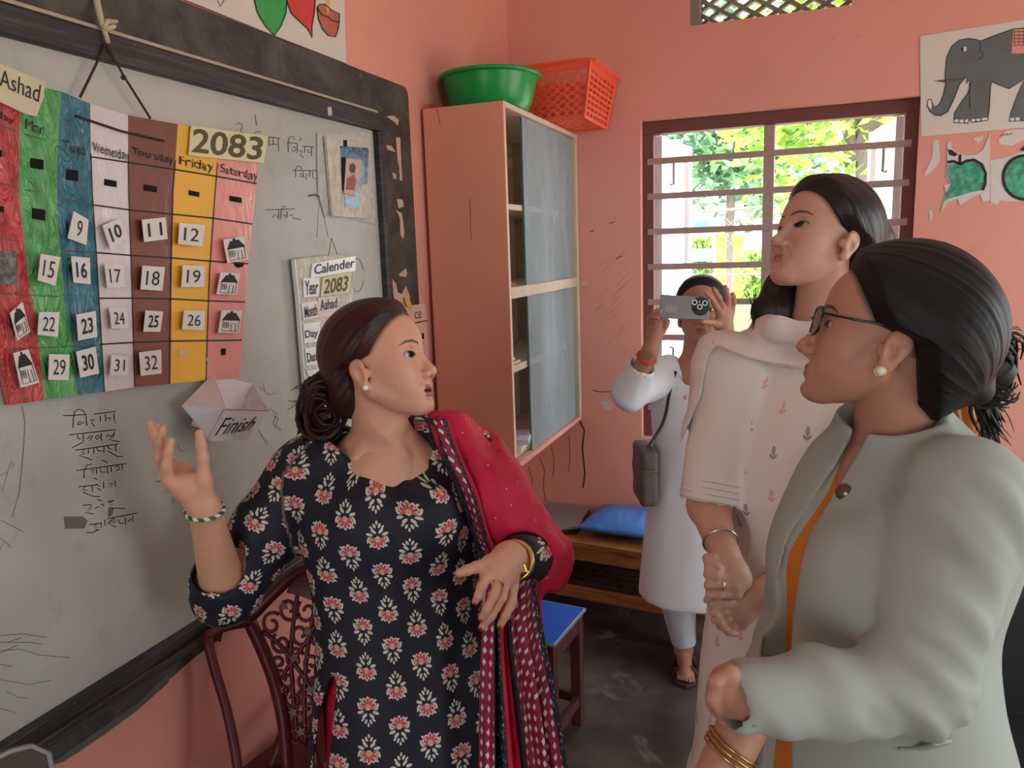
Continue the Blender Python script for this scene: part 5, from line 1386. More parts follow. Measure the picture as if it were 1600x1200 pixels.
def tea_core(p):
    d = rc(p, neckb - UPZ * 0.05, hipc, 0.09, 0.11)
    for h_, f_ in ((-0.07, fl_r), (0.07, fl_l)):
        d = smin(d, chain(p, [hipc + IRh * h_, (hipc + IRh * h_) * 0.5 + f_ * 0.5, f_], [0.075, 0.05, 0.034]), 0.03)
        d = np.minimum(d, foot(p, f_, FT))
    d = smin(d, rc(p, sh_r, el_r, 0.044, 0.036), 0.03); d = smin(d, rc(p, sh_l, el_l, 0.044, 0.036), 0.03)
    return np.maximum(d, -0.5)
lo, hi = bounds([neckb, sh_r, sh_l, el_r, el_l, fl_r, fl_l], 0.12); lo[2] = 0.001
parts_.append(mesh_sdf(tea_core, lo, hi, 0.009))
Vb, Qb = joinm(parts_)
qb = HT.loc(Vb.astype(np.float32))
tint = face_tint(qb, tc, rgb(158, 84, 80), rgb(44, 26, 22), OPT, 0.06, 0.95, 1.0, HX, rgb(50, 26, 26), 0.02)
far = np.linalg.norm(qb, axis=1) > 0.16
tint[far] = np.array(tc)
obj('body', Vb, Qb, SKIN, tea, True, col=tint)
eyeballs(HT, tea, (1, 0.05, 0.02))
# nails
NAIL = plain('red_nail_varnish', rgb(166, 20, 36), 0.2, 0.6, var=0.0)
for f in lf:
    d_ = unit(f[3] - f[2]); c_ = f[3] + d_ * 0.002 - IF * 0.0044
    MB().sphere(c_, 0.0036, 10, (1, 1, 1)).build('fingernail', NAIL, tea, True)
# bindi, earring, nose ring
BIN = plain('dark_bindi', rgb(60, 10, 20), 0.5, var=0)
MB().sphere(HT.w((0.0885, -0.002, 0.030)), 0.0022, 8).build('bindi', BIN, tea, True)
PEARL = plain('pearl', rgb(238, 228, 220), 0.12, 0.7, var=0.0); GOLD = plain('gold', rgb(212, 170, 96), 0.25, metal=1.0, var=0.1)
MB().sphere(HT.w((-0.001, -0.0825, -0.048)), 0.0058, 14).build('earring', PEARL, tea, True)
# hair
TH = hair_mat('dark_reddish_hair', rgb(44, 20, 22), rgb(74, 30, 30), 0.34)
bunL = np.array((-0.112, -0.030, -0.080))
def tea_hair(p):
    q = HT.loc(p)
    d = hair_cap(q, 0.016, ycut=0.02)
    a = flow_t(p.astype(np.float64))[:, 0].astype(np.float32)
    d = d + 0.0010 * vnoise(np.stack([a * 420, a * 0, a * 0], 1))
    d = smin(d, rc(q, (-0.075, -0.012, -0.045), (-0.098, -0.022, -0.062), 0.036, 0.018), 0.02)
    return d * HT.s
flow_t = flow_pat(HT, (-0.10, -0.02, -0.06))
lo, hi = bounds([HT.w((0, 0, 0.01))], 0.165)
solid('hair', tea_hair, lo, hi, 0.0024, TH, tea, 1, pat=flow_t)
r_ = np.random.default_rng(5); pth = []
bw = np.array([P(487, 612, 1.43), P(512, 652, 1.43)])
def loopc(c, a, b, n, jit, t0=0, t1=6.28):
    return [np.array(c) + a * math.cos(t) + b * math.sin(t) + r_.normal(size=3) * jit for t in np.linspace(t0, t1, n)]
for k in range(46):                      # rolled bun: strands looping round it
    c = P(506 + r_.normal() * 5, 640 + r_.normal() * 8, 1.435 + r_.normal() * 0.008)
    R0 = 0.016 + 0.022 * r_.random()
    a = IR * R0 * 1.0 + ID * R0 * 0.15 * r_.normal(); b = ID * R0 * (1.15 + 0.3 * r_.random()) + IF * R0 * 0.6 * r_.normal()
    pth.append(loopc(c, a, b, 16, 0.0008, r_.uniform(0, 1), r_.uniform(5, 7)))
for k in range(26):                      # the tuft above and the tie toward the head
    s = P(545 + r_.normal() * 5, 600 + r_.normal() * 9, 1.44); e = P(488 + r_.normal() * 8, 600 + r_.normal() * 10, 1.43 + r_.normal() * 0.008)
    pth.append(list(spline([s, (s + e) / 2 - ID * 0.006, e, e + ID * 0.03 - IR * 0.004], 10)))
for k in range(22):                      # hanging ends
    s = P(500 + r_.normal() * 12, 660 + r_.normal() * 6, 1.435 + r_.normal() * 0.01); e = P(484 + r_.normal() * 8, 686 + r_.normal() * 6, 1.44)
    pth.append(list(spline([s, (s + e) / 2 - IR * 0.006, e], 8)))
hairtubes('bun_strands', pth, 0.0046, TH, tea)
fly = []
for k in range(26):
    s = P(482 + r_.normal() * 8, 630 + r_.normal() * 22, 1.435); d_ = -IR * r_.uniform(0.01, 0.03) + ID * r_.normal() * 0.014
    fly.append(list(spline([s, s + d_ * 0.6 + ID * 0.006 * r_.normal(), s + d_], 6)))
hairtubes('flyaway_strands', fly, 0.0006, TH, tea, 4)

# kurta
def floral_mat():
    M = Mat('navy_flower_print', rgb(30, 30, 44), 0.62, 0.3)
    u, v, w = M.xyz(M.attr('pat').outputs['Vector'])
    cw, ch, R = 0.058, 0.067, 0.0225
    cu = u / cw; col = cu.floor(); x = (cu.fract() - 0.5) * (cw / R)
    rv = v / ch + col.mod(2.0) * 0.5; row = rv.floor(); y = (rv.fract() - 0.5) * (ch / R)
    sg = ((col * 0.5).floor() + row).mod(2.0) * 2.0 - 1.0
    y = y * sg
    ax = x.abs()
    wob = (M.noise(260, 2) - 0.5) * 0.22
    dy = (y + 0.18) * -1.0
    r = (x * x + dy * dy).sqrt() + wob
    th = x.atan2(dy)
    rad = (th * 5.0).cos().abs() * 0.22 + 0.55
    front = (th.abs() * -1.0 + 2.1).sstep(0.0, 0.3)
    rad = rad * (front * 0.65 + 0.35)
    white = (rad - r).gt(0.0); pinkm = (rad - r).gt(0.13)
    vein = (th * 10.0).cos().gt(0.55) * r.gt(0.22)
    yel = r.lt(0.2)
    def leaf(cx, cy, a, b, ang):
        c_, s_ = math.cos(math.radians(ang)), math.sin(math.radians(ang))
        X0 = ax - cx; Y0 = y - cy
        p_ = (X0 * c_ + Y0 * s_) / a; q_ = (Y0 * c_ - X0 * s_) / b
        return (p_ * p_ + q_ * q_ + wob * 1.5).lt(1.0)
    lv = None
    for a in ((0.30, 0.46, 0.25, 0.12, 40), (0.64, 0.22, 0.27, 0.12, 15), (0.20, 0.86, 0.19, 0.10, 60), (0.0, 1.10, 0.09, 0.15, 0), (0.46, 0.74, 0.16, 0.08, 40), (0.80, -0.22, 0.10, 0.26, 20), (0.62, -0.66, 0.16, 0.09, -30)):
        m = leaf(*a); lv = m if lv is None else lv.mx(m)
    c = M.mix(lv, rgb(30, 30, 44), rgb(206, 200, 190))
    c = M.mix(white, c, rgb(216, 200, 192)); c = M.mix(pinkm, c, rgb(206, 104, 118)); c = M.mix(pinkm * vein, c, rgb(168, 44, 70)); c = M.mix(yel * front, c, rgb(200, 182, 110))
    M.link(c, 'Base Color'); M.bump(M.noise(500, 2), 0.15, 0.0008)
    return M.m
FLOR = floral_mat()
kn = unit(-IFh + IRh * 0.22); ks = np.array((-kn[1], kn[0], 0))     # front and side axes of the body
ks = ks if ks @ IRh > 0 else -ks
def sec(u, v, t, a, b): return (P(u, v, t), a, b)
ksec = refine([sec(598, 672, 1.49, 0.10, 0.05), sec(600, 705, 1.49, 0.165, 0.075), sec(603, 750, 1.48, 0.180, 0.105), sec(608, 820, 1.47, 0.172, 0.125), sec(618, 900, 1.475, 0.158, 0.125), sec(628, 985, 1.48, 0.160, 0.130), sec(638, 1090, 1.48, 0.178, 0.140), sec(642, 1200, 1.48, 0.190, 0.148), (P(642, 1200, 1.48) - UPZ * 0.14, 0.205, 0.155)], 40)
kz0 = ksec[-1][0][2] + 0.005
cuff_a = P(334, 872, 1.385); cuff_d = unit(wr_r - el_r)
def kurta_arm_r(p): return chain(p, [sh_r, sh_r * 0.5 + el_r * 0.5, el_r, el_r + cuff_d * 0.038], [0.070, 0.066, 0.060, 0.056], 0.02)
def kurta_arm_l(p): return chain(p, [sh_l, el_l, el_l + unit(wr_l - el_l) * 0.125], [0.068, 0.056, 0.041], 0.02)
def tea_kurta(p):
    tor = loft(p, ksec, ks, kn)
    tor = smin(tor, mir(lambda g: ell(p, P(575 if g > 0 else 665, 815, 1.385), (0.062, 0.05, 0.065))), 0.06)
    tor = smin(tor, mir(lambda g: rc(p, neckb + UPZ * 0.004 + ks * 0.06 * g, sh_l if g > 0 else sh_r, 0.050, 0.060)), 0.03)
    ar = kurta_arm_r(p); al = kurta_arm_l(p)
    d = smin(smin(tor, ar, 0.035), al, 0.03)
    u, v, t = proj(p)
    # folds: gathers at the raised arm, soft drapes below
    f = 0.0045 * fbm(p @ np.stack([ks, kn, UPZ]).T.astype(np.float32), (16, 10, 5), 2) + 0.004 * np.exp(-ar * ar * 900) * fbm(p, (26, 26, 11), 2)
    d = d + f
    th = np.abs(d + 0.004) - 0.004
    # neckline and sleeve mouth
    nk = poly_sd(u, v, NECK) * 0.0012
    d2 = smax(d, -np.maximum(nk, np.maximum(t - 1.46, P(600, 770, 1.4)[2] - p[:, 2] - 0.02)), 0.002)
    d2 = smax(d2, -np.maximum(rc(p, neckb - UPZ * 0.02, HT.w((-0.02, 0, -0.02)), 0.066, 0.062), 1.38 - t), 0.004)
    d2 = smax(d2, -rc(p, el_r + cuff_d * 0.045, el_r + cuff_d * 0.2, 0.045, 0.058), 0.003)
    d2 = smax(d2, kz0 - p[:, 2], 0.003)
    sl = poly_sd(u, v, SLIT) * 0.0012
    return smax(d2, -np.maximum(sl, t - 1.52), 0.003)
NECK = [(497, 655), (503, 681), (528, 700), (547, 717), (565, 731), (589, 735), (613, 738), (643, 752), (661, 731), (677, 707), (668, 685), (659, 667), (655, 651), (655, 590), (560, 590)]
SLIT = [(523, 1050), (512, 1070), (500, 1110), (488, 1210), (484, 1400), (512, 1400), (512, 1210), (520, 1130), (526, 1075)]
def kurta_pat(V):
    p = V.astype(np.float32); z = np.array([s[0][2] for s in ksec])[::-1]
    cx = np.interp(V[:, 2], z, [s[0][0] for s in ksec][::-1]); cy = np.interp(V[:, 2], z, [s[0][1] for s in ksec][::-1])
    x = (V[:, 0] - cx) * ks[0] + (V[:, 1] - cy) * ks[1]; y = (V[:, 0] - cx) * kn[0] + (V[:, 1] - cy) * kn[1]
    U_ = np.arctan2(x, y) * 0.155; W_ = V[:, 2]
    dt = loft(p, ksec, ks, kn)
    for ch_, (a, b) in ((kurta_arm_r, (sh_r, el_r)), (kurta_arm_l, (sh_l, el_l))):
        m = ch_(p) < dt - 0.012
        ax_ = unit(b - a); e1 = unit(np.cross(ax_, kn)); e2 = np.cross(ax_, e1); q = V - a
        U_ = np.where(m, np.arctan2(q @ e1, q @ -e2) * 0.066 + 3.3, U_); W_ = np.where(m, -(q @ ax_) + 5.0, W_)
    return np.stack([U_, W_, 0 * U_], 1)
lo, hi = bounds([ksec[0][0], ksec[-1][0], el_r, el_l, sh_r, sh_l], 0.10); lo = lo - np.array((0.12, 0.12, -0.095)); hi = hi + np.array((0.05, 0.1, -0.02))
solid('kurta', tea_kurta, lo, hi, 0.0055, FLOR, tea, 2, pat=kurta_pat)
# crimson trousers
CRIM = Mat('crimson_cloth', rgb(196, 24, 62), 0.6, 0.3)
vv = CRIM.node('ShaderNodeTexVoronoi'); vv.inputs['Scale'].default_value = 55; CRIM.nt.links.new(CRIM.coord(), vv.inputs[0])
dt_ = X(CRIM.nt, vv.outputs['Distance']).lt(0.09)
CRIM.link(CRIM.mix(dt_ * 0.8, CRIM.mix(((CRIM.noise(8, 3) - 0.4) * 3).clamp(), rgb(200, 26, 66), rgb(170, 16, 52)), rgb(232, 160, 170)), 'Base Color'); CRIM = CRIM.m
def tea_legs(p):
    d = None
    for h_, f_ in ((-0.075, fl_r), (0.06, fl_l)):
        a = hipc + IRh * h_ - UPZ * 0.05 + IFh * 0.02
        e = chain(p, [a + UPZ * 0.15, a, a * 0.5 + f_ * 0.5, f_ + UPZ * 0.03], [0.08, 0.088, 0.08, 0.06]); d = e if d is None else smin(d, e, 0.03)
    d = d + 0.005 * fbm(p, (18, 18, 4), 2)
    return smax(d, 0.075 - p[:, 2], 0.003)
lo, hi = bounds([hipc + UPZ * 0.1, fl_r, fl_l], 0.16); lo[2] = 0.05
solid('trousers', tea_legs, lo, hi, 0.008, CRIM, tea, 1)
# scarf: a stripe recipe across the cloth (s), diamonds along the borders
def stripe_mat(name, stripes, sw=0.014):
    """stripes: (s end, kind) with kind navy, border or crimson; pat = (across m, along m, s)."""
    M = Mat(name, rgb(196, 24, 62), 0.6, 0.3)
    u, v, s = M.xyz(M.attr('pat').outputs['Vector'])
    dx = ((u / 0.0135).fract() - 0.5).abs(); dy = ((v / 0.019).fract() - 0.5).abs()
    dia = (dx * 1.25 + dy).lt(0.34)
    bor = M.mix(dia, rgb(140, 30, 58), rgb(214, 198, 206))
    vo = M.node('ShaderNodeTexVoronoi'); vo.inputs['Scale'].default_value = 85; M.nt.links.new(M.attr('pat').outputs['Vector'], vo.inputs[0])
    nav = M.mix(X(M.nt, vo.outputs['Distance']).lt(0.28), rgb(26, 26, 40), rgb(150, 140, 150))
    crm = M.mix(((M.noise(9, 3) - 0.4) * 3).clamp(), rgb(200, 26, 66), rgb(172, 16, 54))
    out = None
    for e, k in reversed(stripes):
        c = {'navy': nav, 'border': bor, 'crimson': crm, 'black': rgb(20, 18, 26), 'magenta': rgb(190, 40, 140)}[k]
        out = c if out is None else M.mix(s.lt(e), out, c)
    M.link(out, 'Base Color'); return M.m
sc_sh = P(694, 690, 1.47); sc_m = P(766, 768, 1.465); sc_e = P(824, 862, 1.455); sc_f = P(822, 930, 1.43)
def tea_scarf(p):
    d = chain(p, [P(676, 668, 1.52), sc_sh, sc_m, sc_e], [0.030, 0.050, 0.068, 0.060], 0.03)
    d = smin(d, chain(p, [sc_e, sc_f, P(838, 985, 1.42)], [0.050, 0.034, 0.015]), 0.03)
    d = smin(d, rc(p, sh_l, el_l, 0.074, 0.066), 0.03)
    ax = unit(sc_e - sc_sh); q = p - sc_sh.astype(np.float32)
    e1 = unit(np.cross(ax, IF)); a = q @ e1.astype(np.float32); l = q @ ax.astype(np.float32)
    d = d + 0.013 * vnoise(np.stack([a * 34 + l * 14, l * 8, a * 0 + (q @ IF.astype(np.float32)) * 12], 1)) + 0.004 * fbm(p, (30, 30, 30), 2)
    d = smax(d, -rc(p, wr_l - (el_l - wr_l) * 0.4, el_l + (wr_l - el_l) * 0.35, 0.040, 0.047), 0.004)
    u, v, t = proj(p)
    return smax(d, -np.maximum(poly_sd(u, v, SCUT) * 0.0012, 0.0 * t - 1), 0.003)
SCUT = [(560, 560), (665, 640), (680, 690), (712, 762), (737, 840), (752, 885), (760, 1200), (400, 1200)]
lo, hi = bounds([P(680, 660, 1.5), sc_e, sc_f, P(838, 985, 1.42), el_l], 0.10)
solid('scarf', tea_scarf, lo, hi, 0.0045, CRIM, tea, 2)
sl_ = [(664, 652), (684, 700), (716, 770), (740, 840), (755, 892)]; sr_ = [(702, 655), (716, 700), (746, 770), (765, 838), (778, 878)]
def tea_front(p): return np.minimum(tea_kurta(p), tea_scarf(p))
rows = []
for k in range(5):
    rows.append(on_surf(tea_front, [sl_[k], tuple((np.array(sl_[k]) * 2 + sr_[k]) / 3), tuple((np.array(sl_[k]) + np.array(sr_[k]) * 2) / 3), sr_[k]], 1.2, 1.65, 0.013))
sheet('scarf_border', rows, stripe_mat('scarf_front_stripes', [(0.34, 'navy'), (0.68, 'border'), (0.86, 'navy'), (2, 'crimson')]), tea, 0.004, 24, 40)
drop = [[(763, 900, 1.345), (785, 905, 1.35), (808, 905, 1.36), (832, 900, 1.39)], [(757, 985, 1.325), (780, 990, 1.34), (806, 985, 1.35), (842, 985, 1.39)],
        [(754, 1100, 1.31), (785, 1100, 1.325), (822, 1100, 1.34), (864, 1095, 1.37)], [(750, 1270, 1.30), (795, 1270, 1.315), (845, 1270, 1.33), (892, 1262, 1.35)], [(748, 1420, 1.31), (795, 1425, 1.32), (848, 1430, 1.335), (898, 1420, 1.35)]]
sheet('scarf_end', [[P(*q) for q in r] for r in drop], stripe_mat('scarf_end_stripes', [(0.15, 'border'), (0.20, 'black'), (0.33, 'navy'), (0.5, 'crimson'), (0.57, 'black'), (0.78, 'border'), (0.84, 'black'), (0.96, 'border'), (2, 'navy')]), tea, 0.002, 130, 60,
      fold=lambda s, t: (0.010 * np.sin(s * 30 + 1.5 * t) + 0.006 * np.sin(s * 53 + 2)) * (0.35 + 0.65 * np.minimum(t * 2, 1)))
# bangles, watch, rings
BG = Mat('green_white_bead', rgb(40, 90, 70), 0.4)
uu, v2, w2 = BG.xyz(BG.attr('pat').outputs['Vector'])
BG.link(BG.mix((uu * 11.0 + v2).fract().gt(0.55), rgb(38, 92, 66), rgb(208, 214, 204)), 'Base Color'); BG = BG.m
ax_ = unit(wr_r - el_r); bc_ = P(320, 797, 1.315)
tb = torus(bc_, ax_ + IF * 0.25, 0.0300, 0.0042, 48, 8)
pt = np.array([((i // 8) / 48.0, (i % 8) / 8.0, 0) for i in range(len(tb.v))]); obj('bead_bangle', tb.v, tb.f, BG, tea, True, pat=pt)
al_ = unit(wr_l - el_l)
wt = P(803, 876, 1.335)
torus(wt, al_, 0.0325, 0.0048, 40, 8).build('watch_strap', GOLD, tea, True)
MB().obox(wt - IF * 0.032 + IR * 0.008, IR * 0.012, ID * 0.014 + IR * 0.005, IF * 0.004).build('watch_face', GOLD, tea, bevel=0.003)
torus(lf[1][0] * 0.62 + lf[1][1] * 0.38, lf[1][1] - lf[1][0], 0.0098, 0.0016, 24, 6).build('ring', GOLD, tea, True)
# ------------------------------------------------------------------ person in the pale blazer
B0 = P(1375, 1150, 1.12)
bz = empty('person', (B0[0], B0[1], 0), 'person in a pale grey-green blazer and black glasses with a low hair bun', 'person')
bc_s = rgb(186, 136, 118)
HBZ = head_at(1381.5, 528, 1.10, -1, -20.0, 16.0, -3.2, 0.985)
HXB = [-0.072, -0.064, -0.055, -0.044, -0.036, -0.030, 0.022, 0.036, 0.050, 0.062, 0.078, 0.092]
b_neck = P(1400, 670, 1.13)
b_shl, b_ell, b_wrl = P(1505, 775, 1.00), P(1428, 1075, 0.965), P(1172, 1088, 0.925)
b_shr, b_elr, b_wrr = P(1330, 760, 1.27), P(1245, 1010, 1.20), P(1160, 1135, 0.985)
bn_ = unit(-IRh * math.cos(math.radians(24)) - IFh * math.sin(math.radians(24))); bs_ = np.array((-bn_[1], bn_[0], 0))
bf = [PP([(1140, 1052), (1118, 1066), (1112, 1090), (1124, 1112)], [0.905, 0.90, 0.905, 0.915]), PP([(1137, 1062), (1116, 1078), (1113, 1100), (1126, 1120)], [0.925, 0.925, 0.93, 0.94]),
      PP([(1140, 1072), (1120, 1088), (1118, 1108), (1130, 1126)], [0.945, 0.95, 0.955, 0.96]), PP([(1145, 1084), (1128, 1098), (1126, 1114), (1136, 1128)], [0.962, 0.97, 0.972, 0.975])]
bt_ = PP([(1152, 1066), (1140, 1072), (1130, 1086), (1126, 1100)], [0.95, 0.965, 0.975, 0.98])
def bz_hand(p):
    d = rc(p, b_ell * 0.4 + b_wrl * 0.6, b_wrl, 0.03, 0.026)
    return smin(d, hand(p, b_wrl, bf, bt_, 0.028, 0.0092, [(P(1148, 1072, 0.925), 0.024), (P(1136, 1076, 0.922), 0.022), (P(1134, 1094, 0.935), 0.02)]), 0.012)
b_tip = P(1085, 1290, 0.94)
def bz_fore(p):
    d = rc(p, b_wrr, b_tip, 0.031, 0.026)
    fs = [[b_tip + ID * 0.055 + IF * k * 0.019 - IR * 0.01, b_tip + ID * 0.085 + IF * k * 0.02 - IR * 0.012, b_tip + ID * 0.108 + IF * k * 0.02 - IR * 0.010, b_tip + ID * 0.125 + IF * k * 0.019 - IR * 0.006] for k in (-1.4, -0.5, 0.5, 1.3)]
    th_ = [b_tip + ID * 0.03 - IR * 0.02 - IF * 0.02, b_tip + ID * 0.05 - IR * 0.035 - IF * 0.026, b_tip + ID * 0.07 - IR * 0.036 - IF * 0.026, b_tip + ID * 0.083 - IR * 0.033 - IF * 0.024]
    return smin(d, hand(p, b_tip, fs, th_, 0.028), 0.012)
def bz_head(p):
    q = HBZ.loc(p); d = face(q, 0.0, 0.85, 1.02, full=1.02) * HBZ.s
    d = smin(d, rc(p, HBZ.w((-0.026, 0, -0.05)), b_neck, 0.048, 0.058), 0.013)
    return smin(d, ell(p, b_neck - UPZ * 0.05, (0.095, 0.07, 0.04), np.stack([bs_, bn_, UPZ])), 0.03)
lo, hi = bounds([HBZ.o, b_neck], 0.165); hi[2] = HBZ.o[2] + 0.145
parts_ = [mesh_sdf(bz_head, lo, hi, 0.0019)]
lo, hi = bounds([b_wrl] + [x for f in bf for x in f] + bt_, 0.05); parts_.append(mesh_sdf(bz_hand, lo, hi, 0.0022))
lo, hi = bounds([b_wrr, b_tip, b_tip + ID * 0.12], 0.055); parts_.append(mesh_sdf(bz_fore, lo, hi, 0.0025))
b_hip = P(1372, 1150, 1.13)
bfr, bfl = [np.array((b_hip[0] + g * bs_[0] * 0.09, b_hip[1] + g * bs_[1] * 0.09, 0.06)) for g in (-1, 1)]
def bz_core(p):
    d = rc(p, b_neck - UPZ * 0.07, b_hip, 0.08, 0.11)
    for g, f_ in ((-1, bfr), (1, bfl)):
        h_ = b_hip + bs_ * 0.07 * g
        d = smin(d, chain(p, [h_, h_ * 0.5 + f_ * 0.5, f_], [0.075, 0.052, 0.034]), 0.03); d = np.minimum(d, foot(p, f_, bn_))
    d = smin(d, chain(p, [b_shl, b_ell, b_ell * 0.5 + b_wrl * 0.5], [0.044, 0.038, 0.03]), 0.03); d = smin(d, chain(p, [b_shr, b_elr + IF * 0.06, b_wrr + IF * 0.06, b_wrr], [0.040, 0.024, 0.022, 0.026]), 0.03)
    return d
lo, hi = bounds([b_neck, b_shl, b_shr, b_ell, b_elr, bfr, bfl], 0.12); lo[2] = 0.001
parts_.append(mesh_sdf(bz_core, lo, hi, 0.009))
Vb, Qb = joinm(parts_); qb = HBZ.loc(Vb.astype(np.float32))
tint = face_tint(qb, bc_s, rgb(112, 36, 44), rgb(40, 26, 24), 0.0, 0.1, 0.85, 1.0, HXB, rgb(26, 20, 20), 0.02); tint[np.linalg.norm(qb, axis=1) > 0.16] = np.array(bc_s)
obj('body', Vb, Qb, SKIN, bz, True, col=tint)
eyeballs(HBZ, bz, (1, -0.05, 0.05))
MB().sphere(HBZ.w((-0.001, 0.0835, -0.049)), 0.0062, 14).build('earring', PEARL, bz, True)
torus(HBZ.w((-0.001, 0.082, -0.049)), HBZ.R[1], 0.0072, 0.0012, 20, 6).build('earring_ring', GOLD, bz, True)
# hair and bun
BH = hair_mat('black_hair', rgb(15, 13, 14), rgb(27, 22, 22), 0.5)
flow_b = flow_pat(HBZ, (-0.11, 0.0, -0.035))
def bz_hair(p):
    q = HBZ.loc(p); d = hair_cap(q, 0.020, hx=HXB, ycut=0.02, back=0.012)
    d = smin(d, ell(q, (-0.024, 0, 0.066), (0.090, 0.070, 0.081)), 0.02)
    xh = np.interp(q[:, 2], HZ, HXB); d = smax(d, q[:, 0] - xh, 0.006)
    a = flow_b(p.astype(np.float64))[:, 0].astype(np.float32); d = d + 0.0010 * vnoise(np.stack([a * 420, a * 0, a * 0], 1))
    d = smin(d, rc(q, (-0.085, 0, -0.030), (-0.135, 0.0, -0.040), 0.040, 0.020), 0.02)
    d = d * HBZ.s
    bn2 = ell(p, P(1541, 577, 1.13), (0.041, 0.034, 0.036), np.stack([IR, IF, -ID])) + 0.0016 * vnoise(np.stack([(p @ (IR + ID).astype(np.float32)) * 160, (p @ IF.astype(np.float32)) * 60, p[:, 0] * 0], 1))
    return smin(d, bn2, 0.008)
lo, hi = bounds([HBZ.w((-0.035, 0, 0.015))], 0.195); solid('hair', bz_hair, lo, hi, 0.0026, BH, bz, 1, pat=flow_b)
r_ = np.random.default_rng(15); pth = []
for k in range(44):
    c = P(1548 + r_.normal() * 6, 578 + r_.normal() * 7, 1.122 + r_.normal() * 0.006); R0 = 0.028 + 0.008 * r_.random()
    a = IR * R0 + ID * R0 * 0.3 * r_.normal(); b = ID * R0 * (1.1 + 0.25 * r_.random()) + IF * R0 * 0.8 * r_.normal()
    pth.append(loopc(c, a, b, 16, 0.0008, r_.uniform(0, 1.5), r_.uniform(5, 7)))
for k in range(30):
    s = P(1520 + r_.normal() * 5, 600 + r_.normal() * 8, 1.13); e = P(1556 + r_.normal() * 12, 672 + r_.normal() * 16, 1.15 + r_.normal() * 0.01)
    pth.append(list(spline([s, s * 0.5 + e * 0.5 + IR * 0.004 * r_.normal(), e], 9)))
hairtubes('bun_strands', pth, 0.0032, BH, bz)
fly = []
for k in range(40):
    s = P(1545 + r_.normal() * 16, 545 + r_.normal() * 12, 1.12); d_ = IR * r_.uniform(0.01, 0.045) - ID * r_.uniform(-0.01, 0.025)
    fly.append(list(spline([s, s + d_ * 0.6 - ID * 0.006, s + d_ + ID * 0.004], 7)))
for k in range(26):
    s = P(1540 + r_.normal() * 8, 640 + r_.normal() * 12, 1.14); d_ = IR * r_.uniform(-0.01, 0.04) + ID * r_.uniform(0.03, 0.06)
    fly.append(list(spline([s, s + d_ * 0.6 + IR * 0.006 * r_.normal(), s + d_], 7)))
for k in range(0):                       # wisps round the hairline
    zz = r_.uniform(0.0, 0.085); xx = np.interp(zz, HZ, HXB); yy = 0.071 * math.sqrt(max(0.02, 1 - (xx / 0.1) ** 2 - ((zz - 0.034) / 0.1) ** 2))
    s = HBZ.w((xx - 0.01, yy + 0.004, zz)); e = HBZ.w((xx + 0.012, yy + 0.002, zz - 0.012)); fly.append(list(spline([s, s * 0.5 + e * 0.5 + HBZ.R[1] * 0.001, e], 6)))
hairtubes('flyaway_strands', fly, 0.0006, BH, bz, 4)
# glasses
GLB = plain('black_glasses_plastic', rgb(22, 18, 18), 0.2, 0.6, var=0.0)
LENS = Mat('lens', rgb(200, 205, 205), 0.05); LENS.set('Transmission Weight', 0.92); LENS.set('IOR', 1.05); LENS = LENS.m
gl_ = bz
for g in (1, -1):
    rim = [(0.099 - 0.010 * ((abs(y_) - 0.036) / 0.024 * 0.5 + 0.5) ** 2, y_ * g, z_) for y_, z_ in
           [(0.036 + 0.024 * math.copysign(abs(math.cos(a)) ** 0.7, math.cos(a)), -0.001 + 0.021 * math.copysign(abs(math.sin(a)) ** 0.7, math.sin(a))) for a in np.linspace(0, 2 * math.pi, 28, endpoint=False)]]
    MB().tube([HBZ.w(q) for q in rim], 0.0019, 8, closed=True).build('glasses_rim', GLB, gl_, True)
    obj('glasses_lens', [HBZ.w(q) for q in rim], [tuple(range(28))], LENS, gl_)
    MB().tube([HBZ.w(q) for q in ((0.088, 0.060 * g, 0.010), (0.086, 0.067 * g, 0.010), (0.05, 0.0765 * g, 0.010), (-0.010, 0.0775 * g, 0.0145), (-0.030, 0.072 * g, 0.004))], 0.0017, 8).build('glasses_temple', GLB, gl_, True)
MB().tube([HBZ.w(q) for q in ((0.099, 0.014, 0.002), (0.103, 0, 0.005), (0.099, -0.014, 0.002))], 0.0017, 8).build('glasses_bridge', GLB, gl_, True)

# blazer and the orange kurta below it
BLZ = Mat('grey_green_suiting', rgb(164, 170, 162), 0.75, 0.25)
BLZ.link(BLZ.mix(((BLZ.noise(5, 3) - 0.4) * 3).clamp() * 0.5, rgb(166, 172, 164), rgb(154, 160, 152)), 'Base Color'); BLZ.bump(BLZ.noise(700, 2), 0.12, 0.0006); BLZ = BLZ.m
ORK = plain('orange_cloth', rgb(206, 122, 40), 0.6, var=0.15, scale=20)
bsec = refine([sec(1405, 655, 1.135, 0.085, 0.078), sec(1413, 690, 1.135, 0.125, 0.088), sec(1420, 725, 1.135, 0.165, 0.105), sec(1412, 780, 1.14, 0.185, 0.125), sec(1385, 865, 1.14, 0.178, 0.152), sec(1372, 960, 1.14, 0.162, 0.148), sec(1370, 1060, 1.14, 0.168, 0.150), sec(1374, 1160, 1.14, 0.185, 0.165), sec(1378, 1280, 1.14, 0.198, 0.178), (P(1378, 1280, 1.14) - UPZ * 0.03, 0.20, 0.18)], 44)
bz0 = bsec[-1][0][2] + 0.004
OPEN = [(1380, 640), (1352, 684), (1345, 700), (1317, 746), (1293, 788), (1266, 830), (1251, 884), (1239, 967), (1235, 1034), (1238, 1300), (1176, 1300), (1188, 1040), (1193, 999), (1204, 948), (1216, 901), (1230, 845), (1258, 796), (1305, 730), (1330, 684), (1338, 640)]
